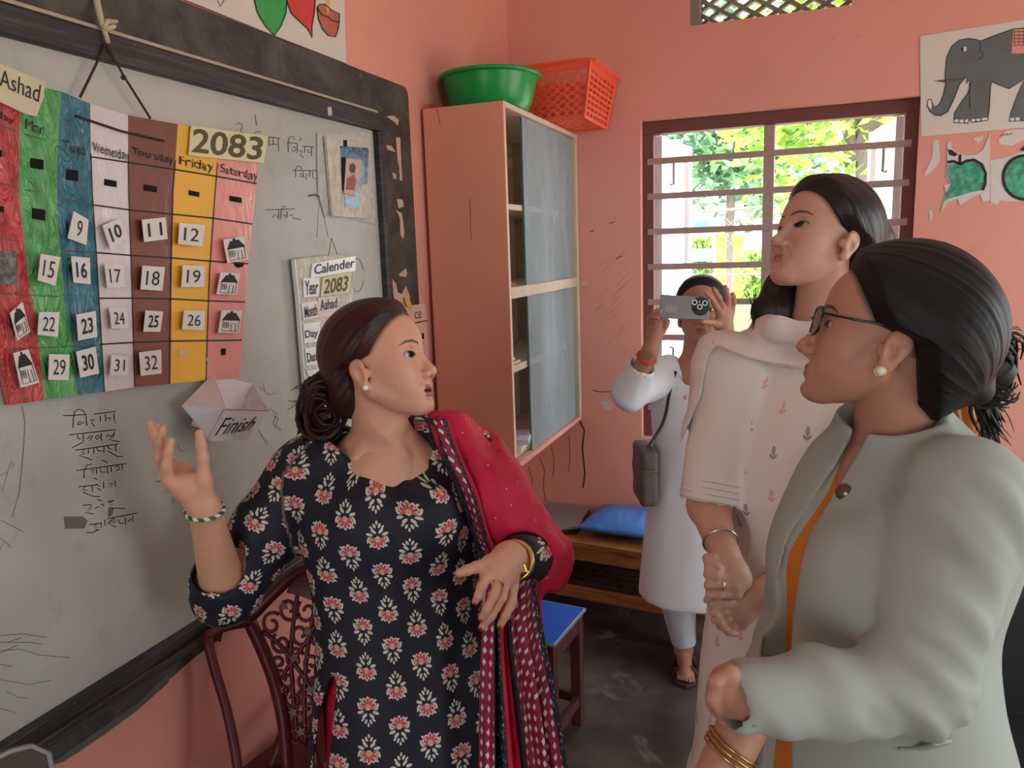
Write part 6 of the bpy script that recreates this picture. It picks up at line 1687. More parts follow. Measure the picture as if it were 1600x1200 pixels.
def bz_arm(p): return chain(p, [b_shl, b_shl * 0.45 + b_ell * 0.55, b_ell, b_ell * 0.45 + b_wrl * 0.55, b_wrl + (b_wrl - b_ell) * 0.02], [0.078, 0.068, 0.061, 0.052, 0.044], 0.015)
def bz_arm_r(p): return chain(p, [b_shr, b_elr, b_wrr + (b_elr - b_wrr) * 0.12], [0.070, 0.058, 0.042], 0.02)
ba_ = unit(b_ell - b_shl); bw_ = unit(b_wrl - b_ell)
b_ax = unit(HBZ.w((-0.024, 0, -0.05)) - b_neck); b_cut = unit(b_ax + bn_ * 0.42)
def blazer(p):
    d = loft(p, bsec, bs_, bn_, 0.012)
    d = smin(d, rc(p, b_neck - b_ax * 0.05, b_neck + b_ax * 0.05, 0.088, 0.070), 0.025)
    d = smin(d, mir(lambda g: ell(p, P(1330, 890, 1.06) if g > 0 else P(1285, 885, 1.19), (0.05, 0.05, 0.06))), 0.06)
    a = bz_arm(p); q = p - b_shl.astype(np.float32)
    l = q @ ba_.astype(np.float32); l2 = (p - b_ell.astype(np.float32)) @ bw_.astype(np.float32); h_ = p[:, 2]
    e = np.linalg.norm(p - b_ell.astype(np.float32), axis=1)
    a = a + 0.015 * np.exp(-(e / 0.15) ** 2) * vnoise(np.stack([l * 38 + l2 * 20, h_ * 14, l2 * 12], 1)) + 0.004 * fbm(p, (11, 11, 7), 2) + 0.006 * vnoise(np.stack([l * 26 + l2 * 26, q[:, 0] * 5, h_ * 9], 1))
    d = d + 0.004 * fbm(p, (9, 9, 5), 2)
    d = smin(d, bz_arm_r(p) + 0.003 * fbm(p, (14, 14, 14), 2), 0.03)
    u, v, t = proj(p)
    d = smax(d, -np.maximum(poly_sd(u, v, OPEN) * 0.00095, t - 1.15), 0.002)
    up = np.clip((p[:, 2] - b_shl[2] + 0.16) / 0.16, 0, 1)
    d = smin(d, a, 0.010) * (1 - up) + smin(d, a, 0.045) * up
    nax = p - b_neck.astype(np.float32)
    d = smax(d, -rc(p, b_neck - b_ax * 0.01, b_neck + b_ax * 0.2, 0.0615, 0.068), 0.003)
    d = smax(d, -np.maximum(0.026 - nax @ b_cut.astype(np.float32), sph(p, b_neck + b_ax * 0.1, 0.10)), 0.003)
    c_ = b_wrl.astype(np.float32); d = smax(d, -np.maximum(rc(p, b_wrl - bw_ * 0.035, b_wrl + bw_ * 0.1, 0.034, 0.035), -1), 0.003)
    return smax(d, bz0 - p[:, 2], 0.003)
lo, hi = bounds([bsec[0][0], bsec[-1][0], b_shl, b_ell, b_wrl, b_wrr, b_shr], 0.10); lo = lo - np.array((0.08, 0.08, -0.09)); hi = hi + np.array((0.1, 0.1, -0.05))
solid('blazer', blazer, lo, hi, 0.0038, BLZ, bz, 2)
ksb = [(c, max(a - 0.016, 0.03), max(b - 0.016, 0.03)) for c, a, b in bsec]
def bz_kurta(p):
    d = loft(p, ksb, bs_, bn_, 0.012)
    d = smin(d, mir(lambda g: ell(p, P(1330, 890, 1.06) if g > 0 else P(1285, 885, 1.19), (0.045, 0.045, 0.05))), 0.05)
    lower = chain(p, [b_hip - UPZ * 0.08, np.array((b_hip[0], b_hip[1], 0.52))], [0.11, 0.18])
    d = smin(d, lower, 0.04) + 0.004 * fbm(p, (16, 16, 3), 2)
    d = smax(d, -rc(p, b_neck - b_ax * 0.03, b_neck + b_ax * 0.2, 0.075, 0.075), 0.004)
    return smax(d, 0.50 - p[:, 2], 0.003)
lo, hi = bounds([bsec[0][0], (b_hip[0], b_hip[1], 0.5)], 0.23); lo[2] = 0.49; hi[2] = bsec[0][0][2] + 0.03
solid('kurta', bz_kurta, lo, hi, 0.006, ORK, bz, 1)
def bz_legs(p):
    d = None
    for g, f_ in ((-1, bfr), (1, bfl)):
        h_ = b_hip + bs_ * 0.08 * g - UPZ * 0.1
        e = chain(p, [h_, h_ * 0.5 + f_ * 0.5, f_ + UPZ * 0.03], [0.10, 0.075, 0.055]); d = e if d is None else smin(d, e, 0.03)
    return smax(d, 0.075 - p[:, 2], 0.003)
lo, hi = bounds([b_hip - UPZ * 0.1, bfr, bfl], 0.15); lo[2] = 0.05; solid('trousers', bz_legs, lo, hi, 0.009, plain('dark_trousers', rgb(40, 38, 42), 0.7), bz, 1)
# brooch, pocket, bangles, watch, folded scarf behind the neck
t_b = surf_t(blazer, 1319, 769, 0.8, 1.3); cbr = P(1319, 769, t_b)
BRZ = plain('brown_glass_brooch', rgb(96, 58, 44), 0.12, 0.7, var=0.3)
nb_ = unit(-IF * 0.75 - IR * 0.45 + UPZ * 0.1)
e1_ = unit(np.cross(nb_, UPZ)); e2_ = np.cross(nb_, e1_)
mbz = MB(); mbz.tube([cbr - nb_ * 0.002, cbr + nb_ * 0.003, cbr + nb_ * 0.005], [0.0105, 0.0105, 0.007], 20); mbz.build('brooch', BRZ, bz, True)
torus(cbr + nb_ * 0.003, nb_, 0.0108, 0.0012, 24, 6).build('brooch_rim', plain('dull_bronze', rgb(90, 74, 60), 0.3, metal=0.9), bz, True)
def bz_skin(p): return np.minimum(blazer(p), 1)
rows = [on_surf(blazer, [(1402, 1169), (1430, 1167), (1460, 1162), (1486, 1155)], 0.8, 1.3, 0.002), on_surf(blazer, [(1403, 1174), (1431, 1172), (1461, 1167), (1487, 1160)], 0.8, 1.3, 0.003)]
sheet('pocket_welt', rows, BLZ, bz, 0.003, 16, 4)
rows = [on_surf(blazer, [(1448, 742), (1424, 790), (1412, 850), (1392, 920), (1370, 960)], 0.75, 1.3, 0.0005), on_surf(blazer, [(1450, 743), (1426, 791), (1414, 851), (1394, 921), (1372, 961)], 0.75, 1.3, 0.0005)]
axb = unit(b_tip - b_wrr)
for k in range(3):
    torus(b_wrr * (0.80 - 0.05 * k) + b_tip * (0.20 + 0.05 * k), axb + IF * 0.3, 0.0345, 0.0017, 40, 6).build('gold_bangle', GOLD, bz, True)
torus(b_wrl + bw_ * 0.001, bw_, 0.0315, 0.0042, 32, 6).build('watch_strap', plain('black_strap', rgb(16, 15, 16), 0.5), bz, True)
MB().obox(b_wrl + bw_ * 0.001 - ID * 0.032, bw_ * 0.010, IF * 0.012, ID * 0.004).build('watch_case', GOLD, bz, bevel=0.002)
# orange scarf folded over the far shoulder and hanging at the back
rows = [[P(1462, 615, 1.17), P(1485, 617, 1.175), P(1512, 628, 1.19), P(1530, 645, 1.21)], [P(1475, 648, 1.18), P(1500, 650, 1.185), P(1520, 662, 1.20), P(1535, 675, 1.22)], [P(1488, 700, 1.20), P(1508, 702, 1.205), P(1526, 705, 1.22), P(1536, 704, 1.235)], [P(1500, 800, 1.25), P(1515, 800, 1.255), P(1526, 800, 1.265), P(1540, 800, 1.275)]]
sheet('scarf', rows, ORK, bz, 0.006, 24, 24, fold=lambda s, t: 0.004 * np.sin(s * 17 + t * 3))
rows = [[P(1452, 620, 1.155), P(1466, 614, 1.16), P(1480, 620, 1.165)], [P(1462, 640, 1.165), P(1474, 640, 1.168), P(1487, 645, 1.172)], [P(1472, 690, 1.19), P(1480, 690, 1.19), P(1488, 690, 1.195)]]
sheet('scarf_edge', rows, plain('white_cloth_edge', rgb(222, 214, 206), 0.7), bz, 0.005, 12, 12)
# ------------------------------------------------------------------ person in the white sprigged kurta
W0 = P(1235, 1150, 1.56)
wp = empty('person', (W0[0], W0[1], 0), 'person in a white sprigged kurta with long dark hair and clasped hands', 'person')
wc = rgb(200, 154, 136)
HW = head_at(1283, 376, 1.5, -1, 19.0, 17.5, 0.0, 0.955)
HXW = [-0.066, -0.058, -0.048, -0.038, -0.032, -0.022, 0.022, 0.043, 0.058, 0.073, 0.086, 0.097]
w_neck = P(1283, 505, 1.535)
w_shr, w_elr, w_wrr = P(1143, 580, 1.55), P(1108, 790, 1.53), P(1132, 868, 1.40)
w_shl, w_ell, w_wrl = P(1400, 580, 1.60), P(1400, 790, 1.50), P(1188, 930, 1.40)
wn_ = unit(-IRh * math.cos(math.radians(48)) - IFh * math.sin(math.radians(48))); ws_ = np.array((-wn_[1], wn_[0], 0))
# upper hand: fingers wrap to the left round the lower fist
wf = [PP([(1140, 892), (1120, 888), (1108, 884), (1104, 876)], [1.375, 1.365, 1.368, 1.372]), PP([(1142, 903), (1118, 900), (1106, 898), (1106, 890)], [1.368, 1.358, 1.362, 1.368]),
      PP([(1146, 915), (1120, 914), (1107, 914), (1108, 922)], [1.366, 1.356, 1.36, 1.366]), PP([(1150, 928), (1124, 928), (1110, 930), (1104, 938)], [1.37, 1.36, 1.364, 1.37])]
wtb = PP([(1140, 884), (1126, 876), (1114, 872), (1104, 871)], [1.385, 1.378, 1.376, 1.378])
wf2 = [PP([(1150, 945), (1128, 942), (1114, 956), (1124, 968)], [1.385, 1.372, 1.37, 1.378]), PP([(1152, 955), (1130, 954), (1118, 968), (1130, 978)], [1.395, 1.38, 1.378, 1.385]),
       PP([(1156, 965), (1136, 966), (1126, 978), (1138, 986)], [1.40, 1.388, 1.386, 1.393]), PP([(1160, 975), (1144, 976), (1138, 986), (1148, 990)], [1.405, 1.395, 1.393, 1.40])]
wt2 = PP([(1155, 940), (1138, 934), (1122, 936), (1110, 940)], [1.395, 1.385, 1.38, 1.378])
def w_arms(p):
    d = chain(p, [w_shr, w_elr, w_wrr], [0.046, 0.040, 0.0255], 0.02)
    d = smin(d, hand(p, w_wrr, wf, wtb, 0.028, 0.0094, [(P(1156, 905, 1.385), 0.022), (P(1150, 890, 1.385), 0.02)]), 0.012)
    return d
def w_lhand(p):
    d = rc(p, w_ell, w_wrl, 0.040, 0.027)
    return smin(d, hand(p, w_wrl, wf2, wt2, 0.028, 0.0094, [(P(1156, 955, 1.40), 0.02)]), 0.012)
def w_head(p):
    q = HW.loc(p); d = face(q, 0.0, 0.9, 1.05) * HW.s
    d = smin(d, rc(p, HW.w((-0.026, 0, -0.05)), w_neck, 0.047, 0.056), 0.013)
    return smin(d, ell(p, w_neck - UPZ * 0.06, (0.14, 0.10, 0.06), np.stack([ws_, wn_, UPZ])), 0.05)
lo, hi = bounds([HW.o, w_neck], 0.16); hi[2] = HW.o[2] + 0.14
parts_ = [mesh_sdf(w_head, lo, hi, 0.0021)]
lo, hi = bounds([w_elr, w_wrr] + [x for f in wf for x in f] + wtb, 0.06); parts_.append(mesh_sdf(w_arms, lo, hi, 0.0024))
lo, hi = bounds([w_ell * 0.2 + w_wrl * 0.8, w_wrl] + [x for f in wf2 for x in f] + wt2, 0.05); parts_.append(mesh_sdf(w_lhand, lo, hi, 0.0024))
w_hip = P(1240, 1090, 1.56)
wfr, wfl = [np.array((w_hip[0] + g * ws_[0] * 0.09, w_hip[1] + g * ws_[1] * 0.09, 0.06)) for g in (-1, 1)]
def w_core(p):
    d = rc(p, w_neck - UPZ * 0.08, w_hip, 0.08, 0.11)
    for g, f_ in ((-1, wfr), (1, wfl)):
        h_ = w_hip + ws_ * 0.07 * g
        d = smin(d, chain(p, [h_, h_ * 0.5 + f_ * 0.5, f_], [0.075, 0.052, 0.034]), 0.03); d = np.minimum(d, foot(p, f_, wn_))
    d = smin(d, chain(p, [w_shl, w_ell], [0.044, 0.038]), 0.03)
    return d
lo, hi = bounds([w_neck, w_shl, w_shr, w_ell, wfr, wfl], 0.12); lo[2] = 0.001; parts_.append(mesh_sdf(w_core, lo, hi, 0.009))
Vb, Qb = joinm(parts_); qb = HW.loc(Vb.astype(np.float32))
tint = face_tint(qb, wc, rgb(150, 92, 88), rgb(52, 36, 32), 0.0, 0.04, 0.95, 1.0, HXW, rgb(34, 26, 24), 0.08); tint[np.linalg.norm(qb, axis=1) > 0.16] = np.array(wc)
obj('body', Vb, Qb, SKIN, wp, True, col=tint)
eyeballs(HW, wp, (1, 0.02, 0.06))
MB().sphere(HW.w((0.0985, 0.0185, -0.0445)), 0.0017, 8).build('nose_stud', GOLD, wp, True)
# hair: side parting, falling behind the shoulders
WH_ = hair_mat('dark_brown_hair', rgb(28, 23, 22), rgb(52, 40, 36), 0.36)
flow_w = flow_pat(HW, (-0.09, 0.0, -0.06))
def w_hair(p):
    q = HW.loc(p); d = hair_cap(q, 0.020, hx=HXW, ycut=0.08)
    d = smin(d, ell(q, (-0.018, 0, 0.06), (0.088, 0.072, 0.078)), 0.02)
    xh = np.interp(q[:, 2], HZ, HXW) - 0.08 * np.clip(np.abs(q[:, 1]) - 0.03, 0, 1); d = smax(d, q[:, 0] - xh, 0.006)
    a = flow_w(p.astype(np.float64))[:, 0].astype(np.float32); d = d + 0.0012 * vnoise(np.stack([a * 380, a * 0, a * 0], 1))
    d = d * HW.s
    m = chain(p, [P(1262, 425, 1.58), P(1222, 452, 1.565), P(1206, 488, 1.55), P(1206, 530, 1.54)], [0.022, 0.034, 0.036, 0.022], 0.02)
    bk = chain(p, [P(1352, 380, 1.54), P(1372, 450, 1.56), P(1385, 560, 1.60), P(1390, 700, 1.64)], [0.055, 0.050, 0.050, 0.030], 0.02)
    st_ = vnoise(np.stack([(p @ IR.astype(np.float32)) * 130, p[:, 2] * 5, (p @ IF.astype(np.float32)) * 90], 1))
    m = np.minimum(m, bk) + 0.0022 * st_
    return smin(d, m, 0.015)
lo, hi = bounds([HW.w((-0.02, 0, 0.015)), P(1206, 530, 1.54), P(1390, 700, 1.64)], 0.08); hi[2] = HW.w((-0.02, 0, 0.13))[2] + 0.02; hi[0] += 0.04; hi[1] += 0.04; lo[0] -= 0.02; lo[1] -= 0.05
def w_pat(V):
    p = flow_w(V); low = V[:, 2] < HW.w((0, 0, -0.05))[2]
    p[low, 0] = (V[low] @ IR) * 1.3; p[low, 1] = V[low, 2]; return p
solid('hair', w_hair, lo, hi, 0.003, WH_, wp, 1, pat=w_pat)
r_ = np.random.default_rng(21); fly = []
for k in range(40):
    s = P(1200 + r_.normal() * 12, 455 + r_.normal() * 8, 1.55); e = P(1192 + r_.normal() * 14, 520 + r_.normal() * 10, 1.53)
    fly.append(list(spline([s, s * 0.5 + e * 0.5 - IR * 0.006 * r_.random(), e], 8)))
hairtubes('loose_strands', fly, 0.0010, WH_, wp, 4)
# kurta
def sprig_mat():
    M = Mat('white_sprig_cotton', rgb(226, 214, 206), 0.75, 0.25)
    u, v, s = M.xyz(M.attr('pat').outputs['Vector'])
    cw, ch, R = 0.068, 0.080, 0.0128
    cu = u / cw; col = cu.floor(); x = (cu.fract() - 0.5) * (cw / R); rv = v / ch + col.mod(2.0) * 0.5; row = rv.floor(); y = (rv.fract() - 0.5) * (ch / R)
    par = (row + col).mod(2.0); ax = x.abs(); wob = (M.noise(400, 2) - 0.5) * 0.5
    def el_(X0, cy, a, b, ang, cx=0.0):
        c_, s_ = math.cos(math.radians(ang)), math.sin(math.radians(ang)); A = X0 - cx; B = y - cy
        p_ = (A * c_ + B * s_) / a; q_ = (B * c_ - A * s_) / b
        return p_ * p_ + q_ * q_ + wob
    top = el_(x, 0.42, 0.36, 0.62, 0); lowl = el_(ax, -0.42, 0.42, 0.2, 40, 0.36); stem = ax.lt(0.06) * (y + 0.5).abs().lt(0.45)
    m = top.lt(1.0).mx(lowl.lt(1.0)).mx(stem); inner = top.lt(0.55) * (x + y * 0.6).mod(0.3).gt(0.12)
    c = M.mix(par, rgb(96, 104, 122), rgb(222, 150, 150)); base = M.mix(((M.noise(5, 3) - 0.4) * 2).clamp() * 0.4, rgb(228, 217, 209), rgb(214, 203, 196))
    M.link(M.mix(m * 0.8, base, M.mix(inner * 0.5, c, rgb(200, 196, 200))), 'Base Color'); M.bump(M.noise(600, 2), 0.1, 0.0006); M.set('Subsurface Weight', 0.08)
    return M.m
SPR = sprig_mat()
WHC = plain('white_cotton', rgb(224, 212, 206), 0.8, var=0.06, scale=8)
wsec = refine([sec(1275, 505, 1.54, 0.10, 0.06), sec(1270, 540, 1.55, 0.165, 0.085), sec(1262, 600, 1.55, 0.185, 0.11), sec(1250, 690, 1.55, 0.175, 0.138), sec(1245, 800, 1.555, 0.165, 0.128), sec(1243, 920, 1.56, 0.175, 0.135), sec(1243, 1050, 1.57, 0.198, 0.150), sec(1243, 1200, 1.57, 0.215, 0.165), (np.array((P(1243, 1200, 1.57)[0], P(1243, 1200, 1.57)[1], 0.42)), 0.235, 0.185)], 44)
wcd = unit(w_elr - w_shr)
def w_sleeve(p): return chain(p, [w_shr, w_shr * 0.4 + w_elr * 0.6, w_elr + wcd * 0.004], [0.066, 0.060, 0.058], 0.01)
def w_kurta(p):
    d = loft(p, wsec, ws_, wn_)
    d = d + 0.0045 * fbm(p @ np.stack([ws_, wn_, UPZ]).T.astype(np.float32), (15, 9, 3.5), 2)
    sl = w_sleeve(p) + 0.003 * fbm(p, (22, 22, 9), 2)
    d = smin(d, sl, 0.02); d = smin(d, chain(p, [w_shl, w_ell, w_ell * 0.3 + w_wrl * 0.7], [0.066, 0.06, 0.05], 0.02), 0.025)
    d = smax(d, -rc(p, w_elr - wcd * 0.03, w_elr + wcd * 0.1, 0.048, 0.056), 0.003)
    pl_ = (p - (w_elr - wcd * 0.006).astype(np.float32)) @ wcd.astype(np.float32)
    d = smax(d, -np.maximum(-pl_, sph(p, w_elr + wcd * 0.06, 0.085)), 0.003)
    d = smax(d, -rc(p, w_neck - UPZ * 0.03, HW.w((-0.02, 0, -0.02)), 0.068, 0.064), 0.004)
    return smax(d, 0.43 - p[:, 2], 0.003)
def w_kpat(V):
    z = np.array([s[0][2] for s in wsec])[::-1]; cx = np.interp(V[:, 2], z, [s[0][0] for s in wsec][::-1]); cy = np.interp(V[:, 2], z, [s[0][1] for s in wsec][::-1])
    x = (V[:, 0] - cx) * ws_[0] + (V[:, 1] - cy) * ws_[1]; y = (V[:, 0] - cx) * wn_[0] + (V[:, 1] - cy) * wn_[1]
    o_ = np.stack([np.arctan2(x, y) * 0.165 + 0.03, V[:, 2], 0 * x], 1); m = w_sleeve(V.astype(np.float32)) < 0.004; o_[m, :2] = 0; return o_
lo, hi = bounds([wsec[0][0], wsec[-1][0], w_elr, w_shl, w_shr], 0.08); lo -= np.array((0.16, 0.16, 0)); hi += np.array((0.16, 0.16, -0.02)); lo[2] = 0.42
solid('kurta', w_kurta, lo, hi, 0.0058, SPR, wp, 2, pat=w_kpat)
for k in range(4):
    torus(w_elr - wcd * (0.010 + 0.012 * k), wcd, 0.0585 + 0.0004 * k, 0.0011, 40, 5).build('sleeve_stitch', plain('grey_stitch', rgb(198, 190, 184), 0.8), wp, True)
# scarf round the shoulders
WSC = [(1060, 700), (1096, 620), (1106, 560), (1118, 540), (1165, 560), (1215, 571), (1270, 580), (1330, 588), (1420, 600), (1440, 440), (1040, 440)]
def w_scarf(p):
    u, v, t = proj(p)
    tor = smin(loft(p, wsec, ws_, wn_), w_sleeve(p), 0.05)
    q = (p - P(1200, 540, 1.45).astype(np.float32)); a = q @ IR.astype(np.float32)
    wr = 0.005 * vnoise(np.stack([a * 9 + 3, q[:, 2] * 34 + a * 12, q @ IF.astype(np.float32) * 10], 1)) + 0.002 * fbm(p, (40, 40, 40), 2)
    d = smax(tor - 0.013 + wr, np.maximum(poly_sd(u, v, WSC) * 0.0013, -0.5), 0.004)
    roll = chain(p, [P(1372, 540, 1.64), P(1330, 540, 1.50), P(1268, 528, 1.44), P(1212, 514, 1.47), P(1192, 506, 1.55)], [0.035, 0.026, 0.022, 0.022, 0.02], 0.02) + wr
    d = smin(d, roll, 0.03)
    hang = chain(p, [P(1120, 552, 1.57), P(1104, 640, 1.60), P(1102, 760, 1.62)], [0.040, 0.03, 0.02], 0.02)
    d = smin(d, hang, 0.03)
    return smax(d, -rc(p, w_neck - UPZ * 0.02, HW.w((-0.02, 0, -0.03)), 0.060, 0.058), 0.004)
lo, hi = bounds([P(1385, 545, 1.66), P(1112, 560, 1.56), P(1190, 538, 1.42), P(1106, 760, 1.62)], 0.07)
lo = lo - np.array((0.05, 0.05, 0.02)); hi = hi + np.array((0.05, 0.08, 0.02))
solid('scarf', w_scarf, lo, hi, 0.0045, WHC, wp, 2)
rows = [on_surf(w_scarf, [(1112, 532), (1135, 545), (1165, 556), (1200, 565), (1235, 570), (1262, 574)], 1.3, 1.7, 0.001), on_surf(w_scarf, [(1113, 536), (1136, 549), (1166, 561), (1200, 570), (1235, 575), (1262, 579)], 1.3, 1.7, 0.001)]
sheet('scarf_stripe', rows, plain('faded_pink_stripe', rgb(222, 182, 176), 0.8), wp, 0.001, 30, 4)
def w_legs(p):
    d = None
    for g, f_ in ((-1, wfr), (1, wfl)):
        h_ = w_hip + ws_ * 0.08 * g - UPZ * 0.2
        e = chain(p, [h_, f_ + UPZ * 0.03], [0.09, 0.05]); d = e if d is None else smin(d, e, 0.03)
    return smax(d, 0.075 - p[:, 2], 0.003)
lo, hi = bounds([w_hip - UPZ * 0.2, wfr, wfl], 0.13); lo[2] = 0.05; solid('trousers', w_legs, lo, hi, 0.009, WHC, wp, 1)
SILV = plain('silver', rgb(206, 200, 194), 0.22, metal=1.0, var=0.05)
torus(P(1126, 847, 1.425), unit(w_wrr - w_elr) + IF * 0.2, 0.0315, 0.0024, 40, 6).build('bangle', SILV, wp, True)
torus(wf[2][0] * 0.25 + wf[2][1] * 0.75, wf[2][1] - wf[2][0], 0.0098, 0.0018, 24, 6).build('ring', SILV, wp, True)
# ------------------------------------------------------------------ person filming with a phone
H0 = onz(1080, 1040, 0.0)
ph = empty('person', (H0[0], H0[1], 0), 'person in a plain white kurta by the window holding up a phone', 'person')
pcs = rgb(176, 124, 106)
HP = head_at(1096, 487, 2.50, -1, 74.0, 0.0, 0.0, 0.93)
p_neck = P(1092, 560, 2.54)
pn2 = unit(-IRh * 0.32 - IFh); ps2 = np.array((-pn2[1], pn2[0], 0))
p_shr, p_elr, p_wrr = P(1045, 585, 2.55), P(984, 612, 2.43), P(1017, 545, 2.32)
p_shl, p_ell, p_wrl = P(1150, 585, 2.58), P(1172, 640, 2.45), P(1132, 512, 2.32)
phf = [PP([(1028, 507), (1034, 494), (1036, 488), (1034, 486)], [2.285, 2.27, 2.262, 2.258]), PP([(1024, 506), (1022, 494), (1028, 486), (1032, 486)], [2.29, 2.27, 2.25, 2.245]),
       PP([(1020, 508), (1016, 496), (1022, 488), (1030, 489)], [2.30, 2.28, 2.255, 2.25]), PP([(1018, 512), (1014, 502), (1018, 496), (1028, 497)], [2.31, 2.29, 2.265, 2.252])]
pht = PP([(1034, 515), (1040, 508), (1042, 503), (1040, 500)], [2.30, 2.285, 2.28, 2.275])
plf = [PP([(1122, 484), (1114, 470), (1108, 462), (1104, 459)], [2.30, 2.265, 2.25, 2.245]), PP([(1130, 482), (1124, 466), (1118, 456), (1115, 451)], [2.305, 2.27, 2.255, 2.25]),
       PP([(1137, 482), (1137, 464), (1135, 453), (1133, 448)], [2.31, 2.285, 2.275, 2.27]), PP([(1143, 485), (1146, 472), (1146, 464), (1145, 459)], [2.315, 2.30, 2.29, 2.285])]
plt_ = PP([(1120, 506), (1112, 504), (1104, 503), (1098, 503)], [2.305, 2.28, 2.265, 2.255])
def p_armr(p): return smin(rc(p, p_elr, p_wrr, 0.036, 0.023), hand(p, p_wrr, phf, pht, 0.026, 0.0095), 0.012)
def p_arml(p): return smin(rc(p, p_ell, p_wrl, 0.036, 0.023), hand(p, p_wrl, plf, plt_, 0.026, 0.0095), 0.012)
def p_head(p):
    d = face(HP.loc(p), 0.0, 0.9) * HP.s
    d = smin(d, rc(p, HP.w((-0.022, 0, -0.05)), p_neck, 0.05, 0.055), 0.022)
    return smin(d, ell(p, p_neck - UPZ * 0.06, (0.12, 0.08, 0.06), np.stack([ps2, pn2, UPZ])), 0.04)
lo, hi = bounds([HP.o, p_neck], 0.15); parts_ = [mesh_sdf(p_head, lo, hi, 0.003)]
lo, hi = bounds([p_elr, p_wrr] + [x for f in phf for x in f], 0.045); parts_.append(mesh_sdf(p_armr, lo, hi, 0.003))
lo, hi = bounds([p_ell, p_wrl] + [x for f in plf for x in f], 0.045); parts_.append(mesh_sdf(p_arml, lo, hi, 0.003))
p_hip = P(1082, 800, 2.56); 
pfr = onz(1068, 1042, 0.0) * (1, 1, 0) + (0, 0, 0.075); pfl = pfr + ps2 * 0.16 + IFh * 0.06
FP = unit(-IFh * 0.95 - IRh * 0.15)
def p_core(p):
    d = rc(p, p_neck - UPZ * 0.08, p_hip, 0.07, 0.10)
    for g, f_ in ((-1, pfr), (1, pfl)):
        h_ = p_hip + ps2 * 0.06 * g
        d = smin(d, chain(p, [h_, h_ * 0.5 + f_ * 0.5, f_], [0.07, 0.05, 0.032]), 0.03)
        ft = smin(rc(p, f_ - UPZ * 0.02, f_ - UPZ * 0.042 + FP * 0.10, 0.030, 0.022), rc(p, f_, f_ - UPZ * 0.035 - FP * 0.025, 0.034, 0.026), 0.02)
        for k in range(5):
            s_ = np.cross(FP, UPZ) * (k - 2) * 0.0125
            ft = smin(ft, rc(p, f_ - UPZ * 0.046 + FP * 0.09 + s_, f_ - UPZ * 0.052 + FP * (0.138 - 0.006 * abs(k - 1)) + s_ * 1.05, 0.0075, 0.0065), 0.005)
        d = smin(d, ft, 0.01)
    return smin(d, rc(p, p_shl, p_ell, 0.04, 0.035), 0.03)
lo, hi = bounds([p_neck, p_shl, p_shr, p_ell, pfr, pfl, pfr + FP * 0.12], 0.11); lo[2] = 0.004; parts_.append(mesh_sdf(p_core, lo, hi, 0.0048))
Vb, Qb = joinm(parts_); qb = HP.loc(Vb.astype(np.float32))
tint = face_tint(qb, pcs, rgb(140, 70, 66), rgb(40, 28, 26), 0.0, 0.1, 0.9); tint[np.linalg.norm(qb, axis=1) > 0.16] = np.array(pcs)
obj('body', Vb, Qb, SKIN, ph, True, col=tint); eyeballs(HP, ph)
flow_p = flow_pat(HP, (-0.10, 0, -0.02))
def p_hair(p): 
    q = HP.loc(p); return np.minimum(hair_cap(q, 0.014, ycut=0.05), sph(q, (-0.115, 0, -0.03), 0.03)) * HP.s
lo, hi = bounds([HP.w((-0.02, 0, 0.01))], 0.16); solid('hair', p_hair, lo, hi, 0.0038, BH, ph, 1, pat=flow_p)
PW = plain('bluish_white_cotton', rgb(222, 222, 228), 0.8, var=0.08, scale=6)
psec = refine([sec(1092, 562, 2.55, 0.08, 0.055), sec(1095, 580, 2.56, 0.155, 0.08), sec(1096, 640, 2.56, 0.165, 0.105), sec(1092, 710, 2.56, 0.15, 0.11), sec(1088, 800, 2.57, 0.165, 0.12), sec(1084, 880, 2.57, 0.175, 0.13), sec(1082, 935, 2.57, 0.18, 0.135)], 30)
pz0 = psec[-1][0][2] + 0.004
def p_kurta(p):
    d = loft(p, psec, ps2, pn2) + 0.004 * fbm(p, (14, 14, 3), 2)
    a = chain(p, [p_shr, p_elr, p_elr * 0.45 + p_wrr * 0.55], [0.062, 0.058, 0.045], 0.02) + 0.004 * fbm(p, (20, 20, 20), 2)
    d = smin(d, a, 0.02); d = smin(d, chain(p, [p_shl, p_ell, p_ell * 0.45 + p_wrl * 0.55], [0.062, 0.056, 0.045], 0.02), 0.02)
    d = smax(d, -rc(p, p_elr * 0.5 + p_wrr * 0.5, p_wrr, 0.033, 0.05), 0.003); d = smax(d, -rc(p, p_neck - UPZ * 0.02 + pn2 * 0.02, HP.w((0.01, 0, -0.03)), 0.066, 0.06), 0.004)
    return smax(d, pz0 - p[:, 2], 0.003)
lo, hi = bounds([psec[0][0], psec[-1][0], p_elr, p_wrr, p_ell, p_wrl], 0.1); lo -= np.array((0.08, 0.08, -0.09)); hi += np.array((0.06, 0.06, -0.02))
solid('kurta', p_kurta, lo, hi, 0.0065, PW, ph, 2)
for l in ([(1060, 585), (1068, 578), (1075, 588), (1066, 594)], [(1078, 590), (1088, 586), (1084, 594)], [(1067, 620), (1072, 617), (1073, 623), (1069, 625)], [(1075, 650), (1079, 648), (1080, 654), (1076, 655)]):
    pts = on_surf(p_kurta, l, 2.2, 2.8, 0.002); MB().prism(pts, -IF * 0.001).build('embroidery', plain('pink_embroidery', rgb(226, 130, 128), 0.8), ph)
